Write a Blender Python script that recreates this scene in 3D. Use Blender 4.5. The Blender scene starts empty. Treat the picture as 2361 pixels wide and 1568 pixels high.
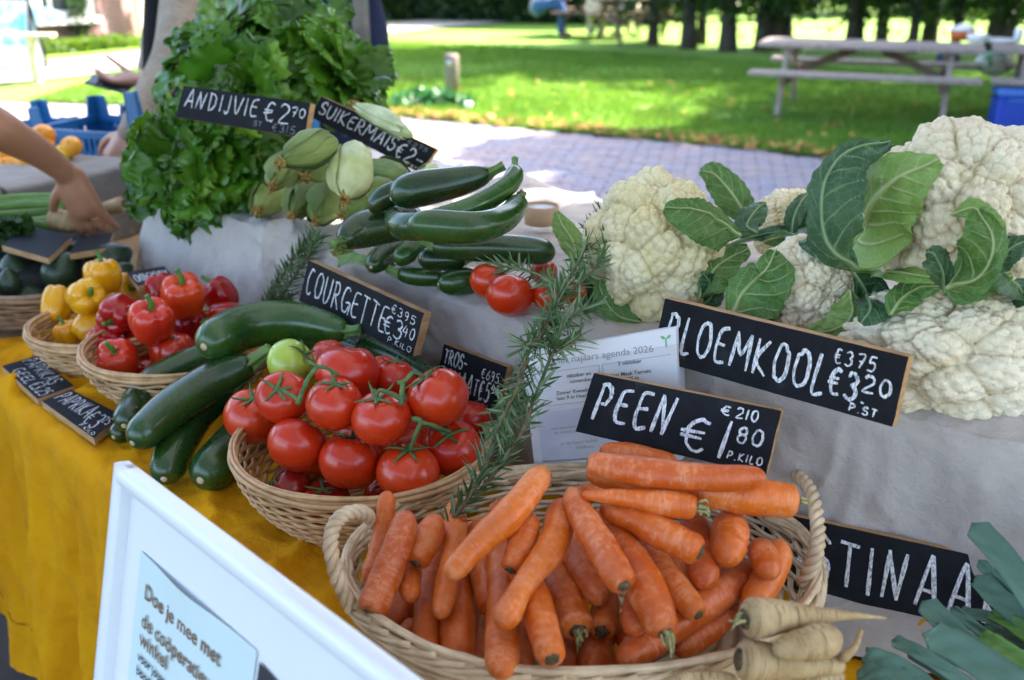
import bpy, math, random
import numpy as np
from mathutils import Vector, noise as mnoise, kdtree
random.seed(7); rng = np.random.default_rng(7)
S = bpy.context.scene; COL = S.collection
R = math.radians
# ------------------------------------------------------------ camera, light, exposure
PITCH, CAMH, F = R(21.5), 1.5, 2295.0
cd = bpy.data.cameras.new('camera'); cam = bpy.data.objects.new('camera', cd); COL.objects.link(cam)
cam.location = (0, 0, CAMH); cam.rotation_euler = (math.pi/2-PITCH, 0, 0)
cd.sensor_width = 36; cd.lens = 35.0; cd.clip_start = 0.05; cd.clip_end = 400
cd.dof.use_dof = True; cd.dof.focus_distance = 1.27; cd.dof.aperture_fstop = 4.0
S.camera = cam
SUN_AZ, SUN_EL = math.atan2(0.88, 0.47), R(44)
w = bpy.data.worlds.new('World'); S.world = w; w.use_nodes = True
nt = w.node_tree; bg = nt.nodes['Background']
sky = nt.nodes.new('ShaderNodeTexSky'); sky.sky_type = 'NISHITA'; sky.sun_disc = False
sky.sun_elevation = SUN_EL; sky.sun_rotation = SUN_AZ; sky.air_density = 1.0; sky.dust_density = 3.0; sky.ozone_density = 1.0
nt.links.new(sky.outputs[0], bg.inputs[0]); bg.inputs[1].default_value = 0.15
sl = bpy.data.lights.new('sun', 'SUN'); sl.energy = 5.0; sl.angle = R(0.6); sl.color = (1, .93, .82)
so = bpy.data.objects.new('sun', sl); COL.objects.link(so)
sd = Vector((math.sin(SUN_AZ)*math.cos(SUN_EL), math.cos(SUN_AZ)*math.cos(SUN_EL), math.sin(SUN_EL)))
so.rotation_euler = sd.to_track_quat('Z', 'Y').to_euler(); so.location = (5, 5, 12)
S.view_settings.view_transform = 'Standard'; S.view_settings.look = 'None'
S.view_settings.gamma = 1; S.view_settings.use_curve_mapping = False
S.view_settings.exposure = 2.66
S.render.engine = 'CYCLES'; S.cycles.max_bounces = 7; S.cycles.transparent_max_bounces = 12
S.cycles.use_denoising = True; S.cycles.caustics_reflective = False; S.cycles.caustics_refractive = False
S.cycles.sample_clamp_indirect = 8
# ------------------------------------------------------------ where things stand
CO, SI = math.cos(PITCH), math.sin(PITCH)
def ray(u, v):
    x = (u-1180.5)/F; y = (784-v)/F
    return np.array([x, CO+SI*y, -SI+CO*y])
def P(u, v, d): return np.array([0, 0, CAMH])+ray(u, v)*d
def PZ(u, v, z=0.0): r = ray(u, v); return np.array([0, 0, CAMH])+r*((z-CAMH)/r[2])
def DZ(u, v, z): return (z-CAMH)/ray(u, v)[2]
def proj(p):
    q = np.asarray(p, float)-np.array([0, 0, CAMH]); d = q[1]*CO-q[2]*SI; up = q[1]*SI+q[2]*CO
    return 1180.5+F*q[0]/d, 784-F*up/d, d
def nrm(v): v = np.asarray(v, float); return v/(np.linalg.norm(v)+1e-12)
# ------------------------------------------------------------ objects
def tagit(o, label=None, cat=None, group=None, kind=None):
    if label: o['label'] = label
    if cat: o['category'] = cat
    if group: o['group'] = group
    if kind: o['kind'] = kind
    return o
def empty(name, loc, label, cat, group=None, rz=0):
    o = bpy.data.objects.new(name, None); o.empty_display_size = .05; COL.objects.link(o)
    o.location = [float(c) for c in loc]; o.rotation_euler[2] = rz
    bpy.context.view_layer.update() if False else None
    return tagit(o, label, cat, group)
def mk(name, V, Fc, mat=None, parent=None, smooth=True, uv=None, attr=None, local=False):
    """V Nx3 world coordinates (made relative to the parent unless local)"""
    V = np.asarray(V, float)
    if parent is not None and not local:
        V = V-np.array(parent.location)
    org = None
    if parent is None and not local:
        org = np.array([V[:, 0].mean(), V[:, 1].mean(), V[:, 2].min()]); V = V-org
    m = bpy.data.meshes.new(name)
    m.from_pydata(V.tolist(), [], Fc if isinstance(Fc, list) else np.asarray(Fc).tolist())
    if smooth: m.polygons.foreach_set('use_smooth', np.ones(len(m.polygons), dtype=bool))
    mats = mat if isinstance(mat, (list, tuple)) else ([mat] if mat else [])
    for x in mats: m.materials.append(x)
    if uv is not None:
        ul = m.uv_layers.new(name='UVMap'); li = np.empty(len(m.loops), dtype=np.int32); m.loops.foreach_get('vertex_index', li)
        ul.data.foreach_set('uv', np.asarray(uv, np.float32)[li].ravel())
    if attr is not None:
        for k, a in attr.items():
            at = m.attributes.new(k, 'FLOAT', 'POINT'); at.data.foreach_set('value', np.asarray(a, np.float32))
    o = bpy.data.objects.new(name, m); COL.objects.link(o)
    if parent is not None: o.parent = parent
    if org is not None: o.location = org.tolist()
    return o
def inst(name, mesh, parent=None, loc=(0, 0, 0), rot=(0, 0, 0), sc=(1, 1, 1)):
    o = bpy.data.objects.new(name, mesh); COL.objects.link(o)
    o.location = loc; o.rotation_euler = rot; o.scale = sc
    if parent is not None: o.parent = parent
    return o
class MB:
    def __init__(s): s.V = []; s.F = []; s.n = 0; s.U = []; s.M = []
    def add(s, V, Fc, uv=None, mi=0):
        V = np.asarray(V, float); s.V.append(V); s.F += [[i+s.n for i in f] for f in (Fc if isinstance(Fc, list) else Fc.tolist())]
        s.U.append(np.zeros((len(V), 2)) if uv is None else np.asarray(uv)); s.n += len(V); s.M += [mi]*len(Fc)
    def box(s, c, sz, ax=None, mi=0, bev=0.0):
        c = np.asarray(c, float); a = np.eye(3) if ax is None else np.array([nrm(q) for q in ax]); h = np.asarray(sz, float)/2
        if bev <= 0:
            V = [c+a.T@(h*np.array(k)) for k in [(-1,-1,-1),(1,-1,-1),(1,1,-1),(-1,1,-1),(-1,-1,1),(1,-1,1),(1,1,1),(-1,1,1)]]
            s.add(V, [[0,3,2,1],[4,5,6,7],[0,1,5,4],[1,2,6,5],[2,3,7,6],[3,0,4,7]], mi=mi); return
        b = min(bev, h.min()*.9); V = []; idx = {}
        for sx in (-1, 1):
            for sy in (-1, 1):
                for sz_ in (-1, 1):
                    for k in range(3):
                        q = h-b; q = q.copy(); q[k] = h[k]; idx[(sx, sy, sz_, k)] = len(V); V.append(c+a.T@(q*np.array([sx, sy, sz_])))
        Fc = []
        for k in range(3):
            i, j = [(1, 2), (2, 0), (0, 1)][k]
            for sg in (-1, 1):
                f = []
                for (p, q) in [(-1,-1),(1,-1),(1,1),(-1,1)]:
                    t = [0, 0, 0]; t[k] = sg; t[i] = p; t[j] = q; f.append(idx[(t[0], t[1], t[2], k)])
                Fc.append(f if sg > 0 else f[::-1])
        for k in range(3):
            i, j = [(1, 2), (2, 0), (0, 1)][k]
            for p in (-1, 1):
                for q in (-1, 1):
                    t1 = [0, 0, 0]; t1[i] = p; t1[j] = q; t1[k] = -1; t2 = list(t1); t2[k] = 1
                    Fc.append([idx[(*t1, i)], idx[(*t2, i)], idx[(*t2, j)], idx[(*t1, j)]])
        for sx in (-1, 1):
            for sy in (-1, 1):
                for sz_ in (-1, 1): Fc.append([idx[(sx, sy, sz_, 0)], idx[(sx, sy, sz_, 1)], idx[(sx, sy, sz_, 2)]])
        s.add(V, Fc, mi=mi)
    def build(s, name, mat, parent=None, smooth=False, local=False):
        o = mk(name, np.concatenate(s.V), s.F, mat, parent, smooth, uv=np.concatenate(s.U), local=local)
        if any(s.M): o.data.polygons.foreach_set('material_index', np.array(s.M, dtype=np.int32))
        return o
def crom(pts, n):
    """smooth curve through the points"""
    p = np.asarray(pts, float)
    if len(p) == 2: t = np.linspace(0, 1, n)[:, None]; return p[0]*(1-t)+p[1]*t
    q = np.vstack([2*p[0]-p[1], p, 2*p[-1]-p[-2]]); k = len(p)-1; out = []
    for t in np.linspace(0, k-1e-6, n):
        i = int(t); f = t-i; a, b, c, d = q[i], q[i+1], q[i+2], q[i+3]
        out.append(.5*((2*b)+(-a+c)*f+(2*a-5*b+4*c-d)*f*f+(-a+3*b-3*c+d)*f**3))
    return np.array(out)
def loft(path, rad, seg=12, sect=None, ref=None, caps=True, squash=1.0):
    """tube along path; sect(theta, s) scales the radius"""
    path = np.asarray(path, float); n = len(path); rad = np.broadcast_to(np.asarray(rad, float), (n,))
    T = np.gradient(path, axis=0); T /= np.linalg.norm(T, axis=1)[:, None]+1e-12
    a = np.array(ref if ref is not None else (0, 0, 1.0), float)
    if abs(np.dot(a, T[0])) > .95: a = np.array([1.0, 0, 0])
    N = np.zeros((n, 3)); x = nrm(a-T[0]*np.dot(a, T[0])); N[0] = x
    for i in range(1, n): x = nrm(x-T[i]*np.dot(x, T[i])); N[i] = x
    B = np.cross(T, N); th = np.linspace(0, 2*math.pi, seg, endpoint=False); s = np.linspace(0, 1, n)
    k = np.ones((n, seg)) if sect is None else sect(th[None, :], s[:, None])*np.ones((n, seg))
    V = path[:, None, :]+(rad[:, None]*k)[..., None]*(np.cos(th)[None, :, None]*N[:, None, :]*squash+np.sin(th)[None, :, None]*B[:, None, :])
    V = V.reshape(-1, 3); i = np.arange(n-1)[:, None]; j = np.arange(seg)[None, :]; j2 = (j+1) % seg
    Fc = np.stack([i*seg+j, i*seg+j2, (i+1)*seg+j2, (i+1)*seg+j], -1).reshape(-1, 4).tolist()
    uv = np.stack(np.broadcast_arrays((th/(2*math.pi))[None, :], s[:, None]), -1).reshape(-1, 2)
    if caps:
        V = np.vstack([V, path[0], path[-1]]); c0, c1 = n*seg, n*seg+1
        Fc += [[c0, (q+1) % seg, q] for q in range(seg)]+[[c1, (n-1)*seg+q, (n-1)*seg+(q+1) % seg] for q in range(seg)]
        uv = np.vstack([uv, [.5, 0], [.5, 1]])
    return V, Fc, uv
def sphere(seg=24, rings=16):
    th = np.linspace(0, math.pi, rings+1)[1:-1]; ph = np.linspace(0, 2*math.pi, seg, endpoint=False)
    V = np.stack(np.broadcast_arrays(np.sin(th)[:, None]*np.cos(ph), np.sin(th)[:, None]*np.sin(ph), np.cos(th)[:, None]), -1).reshape(-1, 3)
    n = rings-1; i = np.arange(n-1)[:, None]; j = np.arange(seg)[None, :]; j2 = (j+1) % seg
    Fc = np.stack([i*seg+j, (i+1)*seg+j, (i+1)*seg+j2, i*seg+j2], -1).reshape(-1, 4).tolist()
    V = np.vstack([V, [0, 0, 1], [0, 0, -1]]); a, b = n*seg, n*seg+1
    Fc += [[a, q, (q+1) % seg] for q in range(seg)]+[[b, (n-1)*seg+(q+1) % seg, (n-1)*seg+q] for q in range(seg)]
    return V, Fc
def grid(nu, nv, fn):
    """fn(U,V arrays)->Nx3"""
    U, W = np.meshgrid(np.linspace(0, 1, nu), np.linspace(0, 1, nv), indexing='ij'); U = U.ravel(); W = W.ravel()
    i = np.arange(nu-1)[:, None]; j = np.arange(nv-1)[None, :]
    Fc = np.stack([i*nv+j, (i+1)*nv+j, (i+1)*nv+j+1, i*nv+j+1], -1).reshape(-1, 4)
    return fn(U, W), Fc, np.stack([U, W], -1)
def vnoise(p, scale=1.0, seed=0.0, octv=3):
    """cheap smooth noise from sines, about -1..1"""
    p = np.asarray(p, float)*scale; out = 0; amp = 1; tot = 0
    rs = np.random.RandomState(int(seed*13)+5)
    for o in range(octv):
        a = 0
        for k in range(4):
            d = rs.normal(size=p.shape[1]); d *= 1.7*2**o/(np.linalg.norm(d)+1e-9)*rs.uniform(.7, 1.3); a = a+np.sin(p@d+rs.uniform(0, 6.28)+1.3*np.sin(p@d[::-1]*.7+k))
        out = out+amp*a/2.4; tot += amp; amp *= .5
    return out/tot
# ------------------------------------------------------------ materials
class NT:
    def __init__(s, name):
        s.m = bpy.data.materials.new(name); s.m.use_nodes = True; s.t = s.m.node_tree; s.b = s.t.nodes['Principled BSDF']; s.out = s.t.nodes['Material Output']
    def n(s, typ, **k):
        x = s.t.nodes.new('ShaderNode'+typ)
        for a, b in k.items():
            if a.startswith('i_'): x.inputs[a[2:].replace('_', ' ')].default_value = b
            else: setattr(x, a, b)
        return x
    def l(s, a, b): s.t.links.new(a, b)
    def coord(s, kind='Object', scale=(1, 1, 1), rnd=True):
        tc = s.n('TexCoord'); mp = s.n('Mapping'); mp.inputs['Scale'].default_value = scale; s.l(tc.outputs[kind], mp.inputs[0])
        if rnd:
            oi = s.n('ObjectInfo'); mm = s.n('Math', operation='MULTIPLY'); mm.inputs[1].default_value = 37.0; s.l(oi.outputs['Random'], mm.inputs[0])
            cx = s.n('CombineXYZ'); [s.l(mm.outputs[0], cx.inputs[i]) for i in range(3)]; s.l(cx.outputs[0], mp.inputs['Location'])
        return mp.outputs[0]
    def noise(s, vec, scale, detail=4, rough=.55, dist=0):
        x = s.n('TexNoise'); x.inputs['Scale'].default_value = scale; x.inputs['Detail'].default_value = detail; x.inputs['Roughness'].default_value = rough
        x.inputs['Distortion'].default_value = dist
        if vec is not None: s.l(vec, x.inputs['Vector'])
        return x.outputs['Fac']
    def ramp(s, fac, stops):
        x = s.n('ValToRGB'); e = x.color_ramp.elements
        while len(e) < len(stops): e.new(.5)
        for q, (p, c) in zip(e, stops): q.position = p; q.color = (*c, 1) if len(c) == 3 else c
        s.l(fac, x.inputs[0]); return x.outputs[0]
    def mix(s, fac, a, b, blend='MIX'):
        x = s.n('Mix', data_type='RGBA', blend_type=blend)
        for v, i in ((fac, 0), (a, 6), (b, 7)):
            if isinstance(v, (int, float)): x.inputs[i].default_value = v
            elif isinstance(v, tuple): x.inputs[i].default_value = (*v, 1)
            else: s.l(v, x.inputs[i])
        return x.outputs[2]
    def math(s, op, a, b=None, c=None):
        x = s.n('Math', operation=op)
        for i, v in enumerate((a, b, c)):
            if v is None: continue
            if isinstance(v, (int, float)): x.inputs[i].default_value = v
            else: s.l(v, x.inputs[i])
        return x.outputs[0]
    def bump(s, h, strength=.3, dist=.002):
        x = s.n('Bump'); x.inputs['Strength'].default_value = strength; x.inputs['Distance'].default_value = dist
        s.l(h, x.inputs['Height']); s.l(x.outputs[0], s.b.inputs['Normal']); return x
    def done(s, base=None, rough=None, **k):
        if base is not None:
            if isinstance(base, tuple): s.b.inputs['Base Color'].default_value = (*base, 1)
            else: s.l(base, s.b.inputs['Base Color'])
        if rough is not None:
            if isinstance(rough, (int, float)): s.b.inputs['Roughness'].default_value = rough
            else: s.l(rough, s.b.inputs['Roughness'])
        for a, b in k.items(): s.b.inputs[a.replace('_', ' ')].default_value = b
        return s.m
def simple(name, c1, c2=None, scale=8, rough=.6, bump=0, bscale=60, detail=4, lo=.35, hi=.65, coord='Object', cs=(1, 1, 1), bd=.002, rnd=True, **k):
    s = NT(name); v = s.coord(coord, cs, rnd)
    base = c1
    if c2 is not None: base = s.ramp(s.noise(v, scale, detail), [(lo, c1), (hi, c2)])
    if bump: s.bump(s.noise(v, bscale, 5), bump, bd)
    return s.done(base, rough, **k)
def leafmat(name, c1, c2, scale=20, rough=.45, trans=.35, tcol=None, bump=.3, bscale=60, spec=.4):
    """thin leaf: principled mixed with translucency"""
    s = NT(name); v = s.coord('Object'); col = s.ramp(s.noise(v, scale, 4), [(.3, c1), (.7, c2)])
    oi = s.n('ObjectInfo'); hs = s.n('HueSaturation'); s.l(col, hs.inputs['Color']); s.l(s.math('MULTIPLY_ADD', oi.outputs['Random'], .7, .65), hs.inputs['Value'])
    col = hs.outputs[0]
    s.done(col, rough); s.b.inputs['Specular IOR Level'].default_value = spec
    if bump: s.bump(s.noise(v, bscale, 3), bump, .003)
    tr = s.n('BsdfTranslucent'); s.l(s.mix(1.0, col, tcol or (1.0, 1.0, .6), 'MULTIPLY'), tr.inputs[0])
    if tcol is None: pass
    mx = s.n('MixShader'); mx.inputs[0].default_value = trans; s.l(s.b.outputs[0], mx.inputs[1]); s.l(tr.outputs[0], mx.inputs[2]); s.l(mx.outputs[0], s.out.inputs[0])
    return s.m
# ============================================================ SETTING
g_grass = NT('lawn_soil'); vv = g_grass.coord('Object', rnd=False)
c = g_grass.ramp(g_grass.noise(vv, 1.6, 6), [(.3, (.11, .25, .022)), (.55, (.17, .32, .032)), (.75, (.25, .36, .05))])
c = g_grass.mix(g_grass.ramp(g_grass.noise(vv, 22, 5), [(.4, (0, 0, 0)), (.8, (.5, .5, .5))]), c, (.22, .34, .045))
g_grass.bump(g_grass.noise(vv, 60, 6), .4, .02); M_LAWN = g_grass.done(c, .9)
def poly_sheet(name, pts, z, mat, kind='structure'):
    """triangulated-fan ground polygon, given clockwise or anticlockwise, convex or nearly"""
    V = np.array([[p[0], p[1], z] for p in pts]); return tagit(mk(name, V, [list(range(len(pts)))], mat, smooth=False), kind=kind)
# one ground sheet to the horizon
V, Fc, uv = grid(60, 60, lambda U, W: np.stack([(U-.5)*260, (W-.25)*260, -0.012+0*U], -1))
M_EARTH = simple('rough_ground', (.022, .045, .014), (.045, .060, .028), .8, .95, .4, 20)  # dark base colour stands in for shade behind the camera, cutting bounce light
tagit(mk('ground', V, Fc, M_EARTH, smooth=True), kind='structure')
# the lawn (a slightly uneven sheet) ------------------------------------------------
edge_px = [(-900, 232), (0, 236), (500, 248), (905, 268), (1217, 298), (1614, 334), (1900, 364), (2361, 420), (3400, 560)]
edge = np.array([PZ(u, v, 0)[:2] for u, v in edge_px])
def edge_y(x):
    o = np.argsort(edge[:, 0]); return np.interp(x, edge[o, 0], edge[o, 1])
def lawn_fn(U, W):
    X = -16+U*34; Y0 = edge_y(X); Y = Y0+(W**1.6)*(40-Y0); Z = .02+.018*vnoise(np.stack([X, Y], -1), .9, 3)*np.clip(W*12, 0, 1)
    return np.stack([X, Y, Z], -1)
V, Fc, uv = grid(150, 120, lawn_fn); tagit(mk('lawn', V, Fc, M_LAWN), kind='structure')
# grass blades on the part of the lawn nearest the stall: nobody could count them
M_BLADE = leafmat('grass_blade', (.095, .20, .022), (.18, .31, .045), 3, .5, .4, (1, 1, .5), 0)
def blades(n, x0, x1, d0, d1, hh=.05):
    X = rng.uniform(x0, x1, n); Y = edge_y(X)+d0+(d1-d0)*rng.uniform(0, 1, n)**1.3
    keep = vnoise(np.stack([X, Y], -1), 3.0, 5) > -.75; X, Y = X[keep], Y[keep]; n = len(X)
    a = rng.uniform(0, 6.28, n); h = hh*rng.uniform(.5, 1.5, n); w_ = rng.uniform(.003, .006, n)*1.6; l = rng.uniform(.1, .8, n)*h; b = rng.uniform(0, 6.28, n)
    base = np.stack([X, Y, np.full(n, .015)], -1); dx = np.stack([np.cos(a)*w_, np.sin(a)*w_, 0*a], -1); top = base+np.stack([np.cos(b)*l, np.sin(b)*l, h], -1)
    V = np.stack([base-dx, base+dx, top], 1).reshape(-1, 3); return V, np.arange(len(V)).reshape(-1, 3)
V1, F1 = blades(190000, -5, 8, -.06, 7.5)
tagit(mk('grass', V1, F1, M_BLADE, smooth=False), 'short green lawn grass growing beyond the brick pavement', 'grass', kind='stuff')
# fallen leaves along the lawn's edge
M_FALL = NT('fallen_leaf'); oi = M_FALL.coord('Object', rnd=False)
M_FALL = M_FALL.done(M_FALL.ramp(M_FALL.noise(oi, 3.0, 2), [(.35, (.30, .10, .02)), (.5, (.45, .20, .04)), (.62, (.50, .30, .07)), (.75, (.22, .09, .04))]), .7)
def scatter_leaves(n, x0, x1, fn, sz=.035):
    X = rng.uniform(x0, x1, n); Y = fn(X, n); c0 = np.stack([X, Y, rng.uniform(.03, .06, n)], -1); a = rng.uniform(0, 6.28, n); s_ = sz*rng.uniform(.5, 1.3, n)
    q = []
    for k, (lx, ly) in enumerate([(-1, 0), (-.2, .6), (1, 0), (-.2, -.6)]):
        q.append(c0+np.stack([s_*(lx*np.cos(a)-ly*np.sin(a)), s_*(lx*np.sin(a)+ly*np.cos(a)), s_*rng.uniform(-.3, .4, n)], -1))
    V = np.stack(q, 1).reshape(-1, 3); return V, np.arange(len(V)).reshape(-1, 4)
Va, Fa = scatter_leaves(2600, -3, 8, lambda X, n: edge_y(X)+rng.normal(.10, .13, n))
Vb, Fb = scatter_leaves(500, -3, 8, lambda X, n: edge_y(X)+rng.uniform(0, 4, n)**1.0)
tagit(mk('fallen_leaves', np.vstack([Va, Vb]), np.vstack([Fa, Fb+len(Va)]), M_FALL, smooth=False), 'dry orange and brown leaves lying along the edge of the lawn', 'leaves', kind='stuff')
# the brick pavement behind the stall ------------------------------------------------
s = NT('pavement_sand'); vv = s.coord('Object', rnd=False); M_SAND = s.done(s.ramp(s.noise(vv, 9, 5), [(.3, (.060, .052, .048)), (.7, (.10, .088, .08))]), .95)  # joint sand, darkened in place of shade where it lies bare behind the camera
xs = np.linspace(-16, 9.5, 60); ring = [(x, edge_y(x)+.03) for x in xs]
Vp = np.array([[x, y, -.004] for x, y in ring]+[[x, -4, -.004] for x in xs]); n_ = len(xs)
pav = tagit(mk('pavement', Vp, [[i, i+1, n_+i+1, n_+i] for i in range(n_-1)], M_SAND, smooth=False), kind='structure')
def brickmat(name, a, b):
    s = NT(name); v = s.coord('Object', rnd=True); col = s.ramp(s.noise(v, 14, 5), [(.3, a), (.7, b)]); s.bump(s.noise(v, 90, 5), .5, .003); return s.done(col, .85)
BM = [brickmat('paver_mauve', (.26, .215, .235), (.34, .29, .315)), brickmat('paver_pink', (.31, .235, .23), (.40, .32, .31)), brickmat('paver_grey', (.235, .215, .25), (.35, .325, .36))]
def brick_mesh(mat, sd_):
    mb = MB(); mb.box((0, 0, 0), (.196, .094, .05), bev=.006); V = np.concatenate(mb.V); r = np.random.RandomState(sd_); V = V+r.normal(0, .0012, V.shape)
    m = bpy.data.meshes.new('brick'); m.from_pydata(V.tolist(), [], mb.F); m.materials.append(mat); return m
bms = [brick_mesh(BM[i % 3], i) for i in range(6)]
cand = []
ang = R(-11.5); ca, sa = math.cos(ang), math.sin(ang)
for i in range(-46, 46):
    for j in range(-20, 90):
        lx = (i+(.5 if j % 2 else 0))*.205; ly = j*.103; x = ca*lx-sa*ly+.5; y = sa*lx+ca*ly+5
        if y > edge_y(x)-.06 or y < 2.4 or abs(x) > .62*y+.8: continue
        cand.append((math.hypot(x-1.2, (y-5.4)*1.3), x, y))
cand.sort()
for k, (d, x, y) in enumerate(cand[:300]):
    o = inst('brick', bms[rng.integers(6)], pav, (x-pav.location[0], y-pav.location[1], -.004-pav.location[2]-.012+rng.normal(0, .0015)), (rng.normal(0, .008), rng.normal(0, .008), ang+rng.normal(0, .01)))
mb = MB(); mbs = [MB(), MB(), MB()]
for d, x, y in cand[300:]:
    z = -.016+rng.normal(0, .0015); h = .0245; a2 = ang+rng.normal(0, .01); c_, s_ = math.cos(a2), math.sin(a2); m_ = mbs[rng.integers(3)]
    q = [(-.097, -.046), (.097, -.046), (.097, .046), (-.097, .046)]
    V = [[x+c_*a-s_*b, y+s_*a+c_*b, z+zz] for zz in (h, -.01) for a, b in q]
    m_.add(V, [[0, 1, 2, 3], [4, 5, 1, 0], [5, 6, 2, 1], [6, 7, 3, 2], [7, 4, 0, 3]])
V = np.concatenate(sum([m.V for m in mbs], [])); FF = []; off = 0; mi = []
for k, m in enumerate(mbs): FF += [[i+off for i in f] for f in m.F]; mi += [k]*len(m.F); off += m.n
o = mk('brick_field', V, FF, BM, pav, smooth=False); o.data.polygons.foreach_set('material_index', np.array(mi, dtype=np.int32)); o['kind'] = 'stuff'
# pale path across the far lawn
pc = np.array([PZ(u, v, 0)[:2] for u, v in [(-700, 235), (-300, 205), (0, 182), (330, 143), (600, 106), (900, 69), (1110, 52)]]); pc = crom(pc, 60)
M_PATH = simple('path_gravel', (.36, .33, .28), (.46, .42, .36), 6, .95, .4, 80)
T = np.gradient(pc, axis=0); T /= np.linalg.norm(T, axis=1)[:, None]; N2 = np.stack([-T[:, 1], T[:, 0]], -1); wd = .85
V = np.vstack([np.c_[pc+N2*wd, np.full(60, .052)], np.c_[pc-N2*wd, np.full(60, .052)]])
tagit(mk('path', V, [[i, i+1, 60+i+1, 60+i] for i in range(59)], M_PATH, smooth=False), kind='structure')
# ------------------------------------------------------------ trees, hedge
M_BARK = simple('bark', (.035, .028, .022), (.075, .06, .045), 14, .9, .8, 30, cs=(1, 1, .25), bd=.01)
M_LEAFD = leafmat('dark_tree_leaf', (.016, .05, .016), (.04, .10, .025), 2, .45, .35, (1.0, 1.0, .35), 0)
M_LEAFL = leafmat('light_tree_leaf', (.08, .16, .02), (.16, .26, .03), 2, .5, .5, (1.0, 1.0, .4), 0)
def leaf_cloud(n, fn, sz):
    c0 = fn(n); a = rng.normal(size=(n, 3)); a /= np.linalg.norm(a, axis=1)[:, None]; b = np.cross(a, rng.normal(size=(n, 3))); b /= np.linalg.norm(b, axis=1)[:, None]
    s_ = (sz*rng.uniform(.6, 1.4, n))[:, None]
    V = np.stack([c0-a*s_, c0+b*s_*.5, c0+a*s_, c0-b*s_*.5], 1).reshape(-1, 3); return V, np.arange(4*n).reshape(-1, 4)
def crown_fn(rx, ry, z0, z1, nc):
    cc = np.stack([rng.uniform(-1, 1, nc), rng.uniform(-1, 1, nc), rng.uniform(0, 1, nc)], -1)
    k = np.sqrt(np.clip(1-(cc[:, 2]*1.15-.35)**2, .1, 1)); cc[:, 0] *= rx*k; cc[:, 1] *= ry*k; cc[:, 2] = z0+(z1-z0)*cc[:, 2]
    rr = rng.uniform(.35, .75, nc)
    def f(n):
        i = rng.integers(nc, size=n); d = rng.normal(size=(n, 3)); d /= np.linalg.norm(d, axis=1)[:, None]
        return cc[i]+d*(rr[i]*rng.uniform(.5, 1, n)**.5)[:, None]*np.array([1, 1, .8])
    return f
def trunk_mesh(h, r, seed, fork=True):
    rs = np.random.RandomState(seed); mb = MB(); k = rs.uniform(-.12, .12, (5, 2)); z = np.linspace(-.1, h, 5)
    pth = crom(np.c_[k*np.linspace(0, 1.5, 5)[:, None], z], 14); V, Fc, uv = loft(pth, np.linspace(r, r*.45, 14)*(1+.5*np.exp(-np.linspace(0, 8, 14))), 9); mb.add(V, Fc)
    for q in range(4 if fork else 0):
        i = rs.randint(4, 12); a = rs.uniform(0, 6.28); l = rs.uniform(.8, 1.9); p0 = pth[i]
        p = crom([p0, p0+[math.cos(a)*l*.3, math.sin(a)*l*.3, l*.45], p0+[math.cos(a)*l*.6, math.sin(a)*l*.6, l]], 8); V, Fc, uv = loft(p, np.linspace(r*.45, r*.12, 8), 6); mb.add(V, Fc)
    m = mk('trunk', np.concatenate(mb.V), mb.F, M_BARK, local=True); d = m.data; bpy.data.objects.remove(m); return d
trunk_d = [trunk_mesh(4.6, rr_, i) for i, rr_ in enumerate([.07, .10, .06, .11, .085])]
crown_d = []
for i in range(4):
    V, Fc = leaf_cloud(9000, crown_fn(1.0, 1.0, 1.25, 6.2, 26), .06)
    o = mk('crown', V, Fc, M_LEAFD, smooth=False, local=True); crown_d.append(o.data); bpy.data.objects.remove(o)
lowc_d = []
for i in range(2):
    V, Fc = leaf_cloud(1300, crown_fn(.7, .5, .66, 1.7, 12), .05)
    o = mk('low_branches', V, Fc, M_LEAFD, smooth=False, local=True); lowc_d.append(o.data); bpy.data.objects.remove(o)
def tree(x, y, k, label, sc=1.0, group='trees of the row behind the lawn'):
    t = empty('hedgerow_tree', (x, y, 0.02), label, 'tree', group)
    rz = rng.uniform(0, 6.28)
    inst('trunk', trunk_d[k % 5], t, rot=(0, 0, rz), sc=(sc, sc, sc)); inst('crown', crown_d[k % 4], t, rot=(0, 0, rng.uniform(0, 6.28)), sc=(sc, sc, sc*rng.uniform(.9, 1.1)))
    lb_ = inst('low_branches', lowc_d[k % 2], t, rot=(0, 0, rng.uniform(0, 6.28)), sc=(sc, sc, sc*rng.uniform(.8, 1.1))); lb_['kind'] = 'stuff'
    return t
tx = [(1506, 104), (1585, 112), (1626, 112), (1672, 116), (1752, 120), (1790, 122), (1830, 118), (1925, 112), (1985, 120), (2035, 112), (2095, 122), (2150, 118), (2205, 124), (2262, 118), (2320, 124), (2368, 122)]
ord_ = ['thin dark trunk standing alone at the far left end of the tree row', 'dark trunk left of the first bright gap in the tree row', 'dark trunk just right of the first slim gap in the tree row', 'dark trunk between two bright gaps above the open lawn', 'thick leaning trunk left of the big picnic table',
 'slim dark trunk close behind the left end of the picnic table top', 'dark trunk rising behind the left corner of the picnic table', 'slender trunk rising behind the left half of the picnic table', 'dark trunk rising behind the middle of the picnic table', 'slim trunk just right of the middle of the picnic table',
 'leaning dark trunk above the right half of the picnic table', 'dark trunk left of the cup on the picnic table', 'dark trunk straight above the orange tub on the picnic table', 'forked dark trunk right of the orange tub', 'branching trunk above the blue cool box', 'trunk at the right end of the visible tree row']
for i, ((u, v), lb) in enumerate(zip(tx, ord_)):
    p = PZ(u, v, 0); tree(p[0]+rng.normal(0, .05), p[1]+rng.normal(0, .3), i, lb, .92+.25*rng.random())
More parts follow.
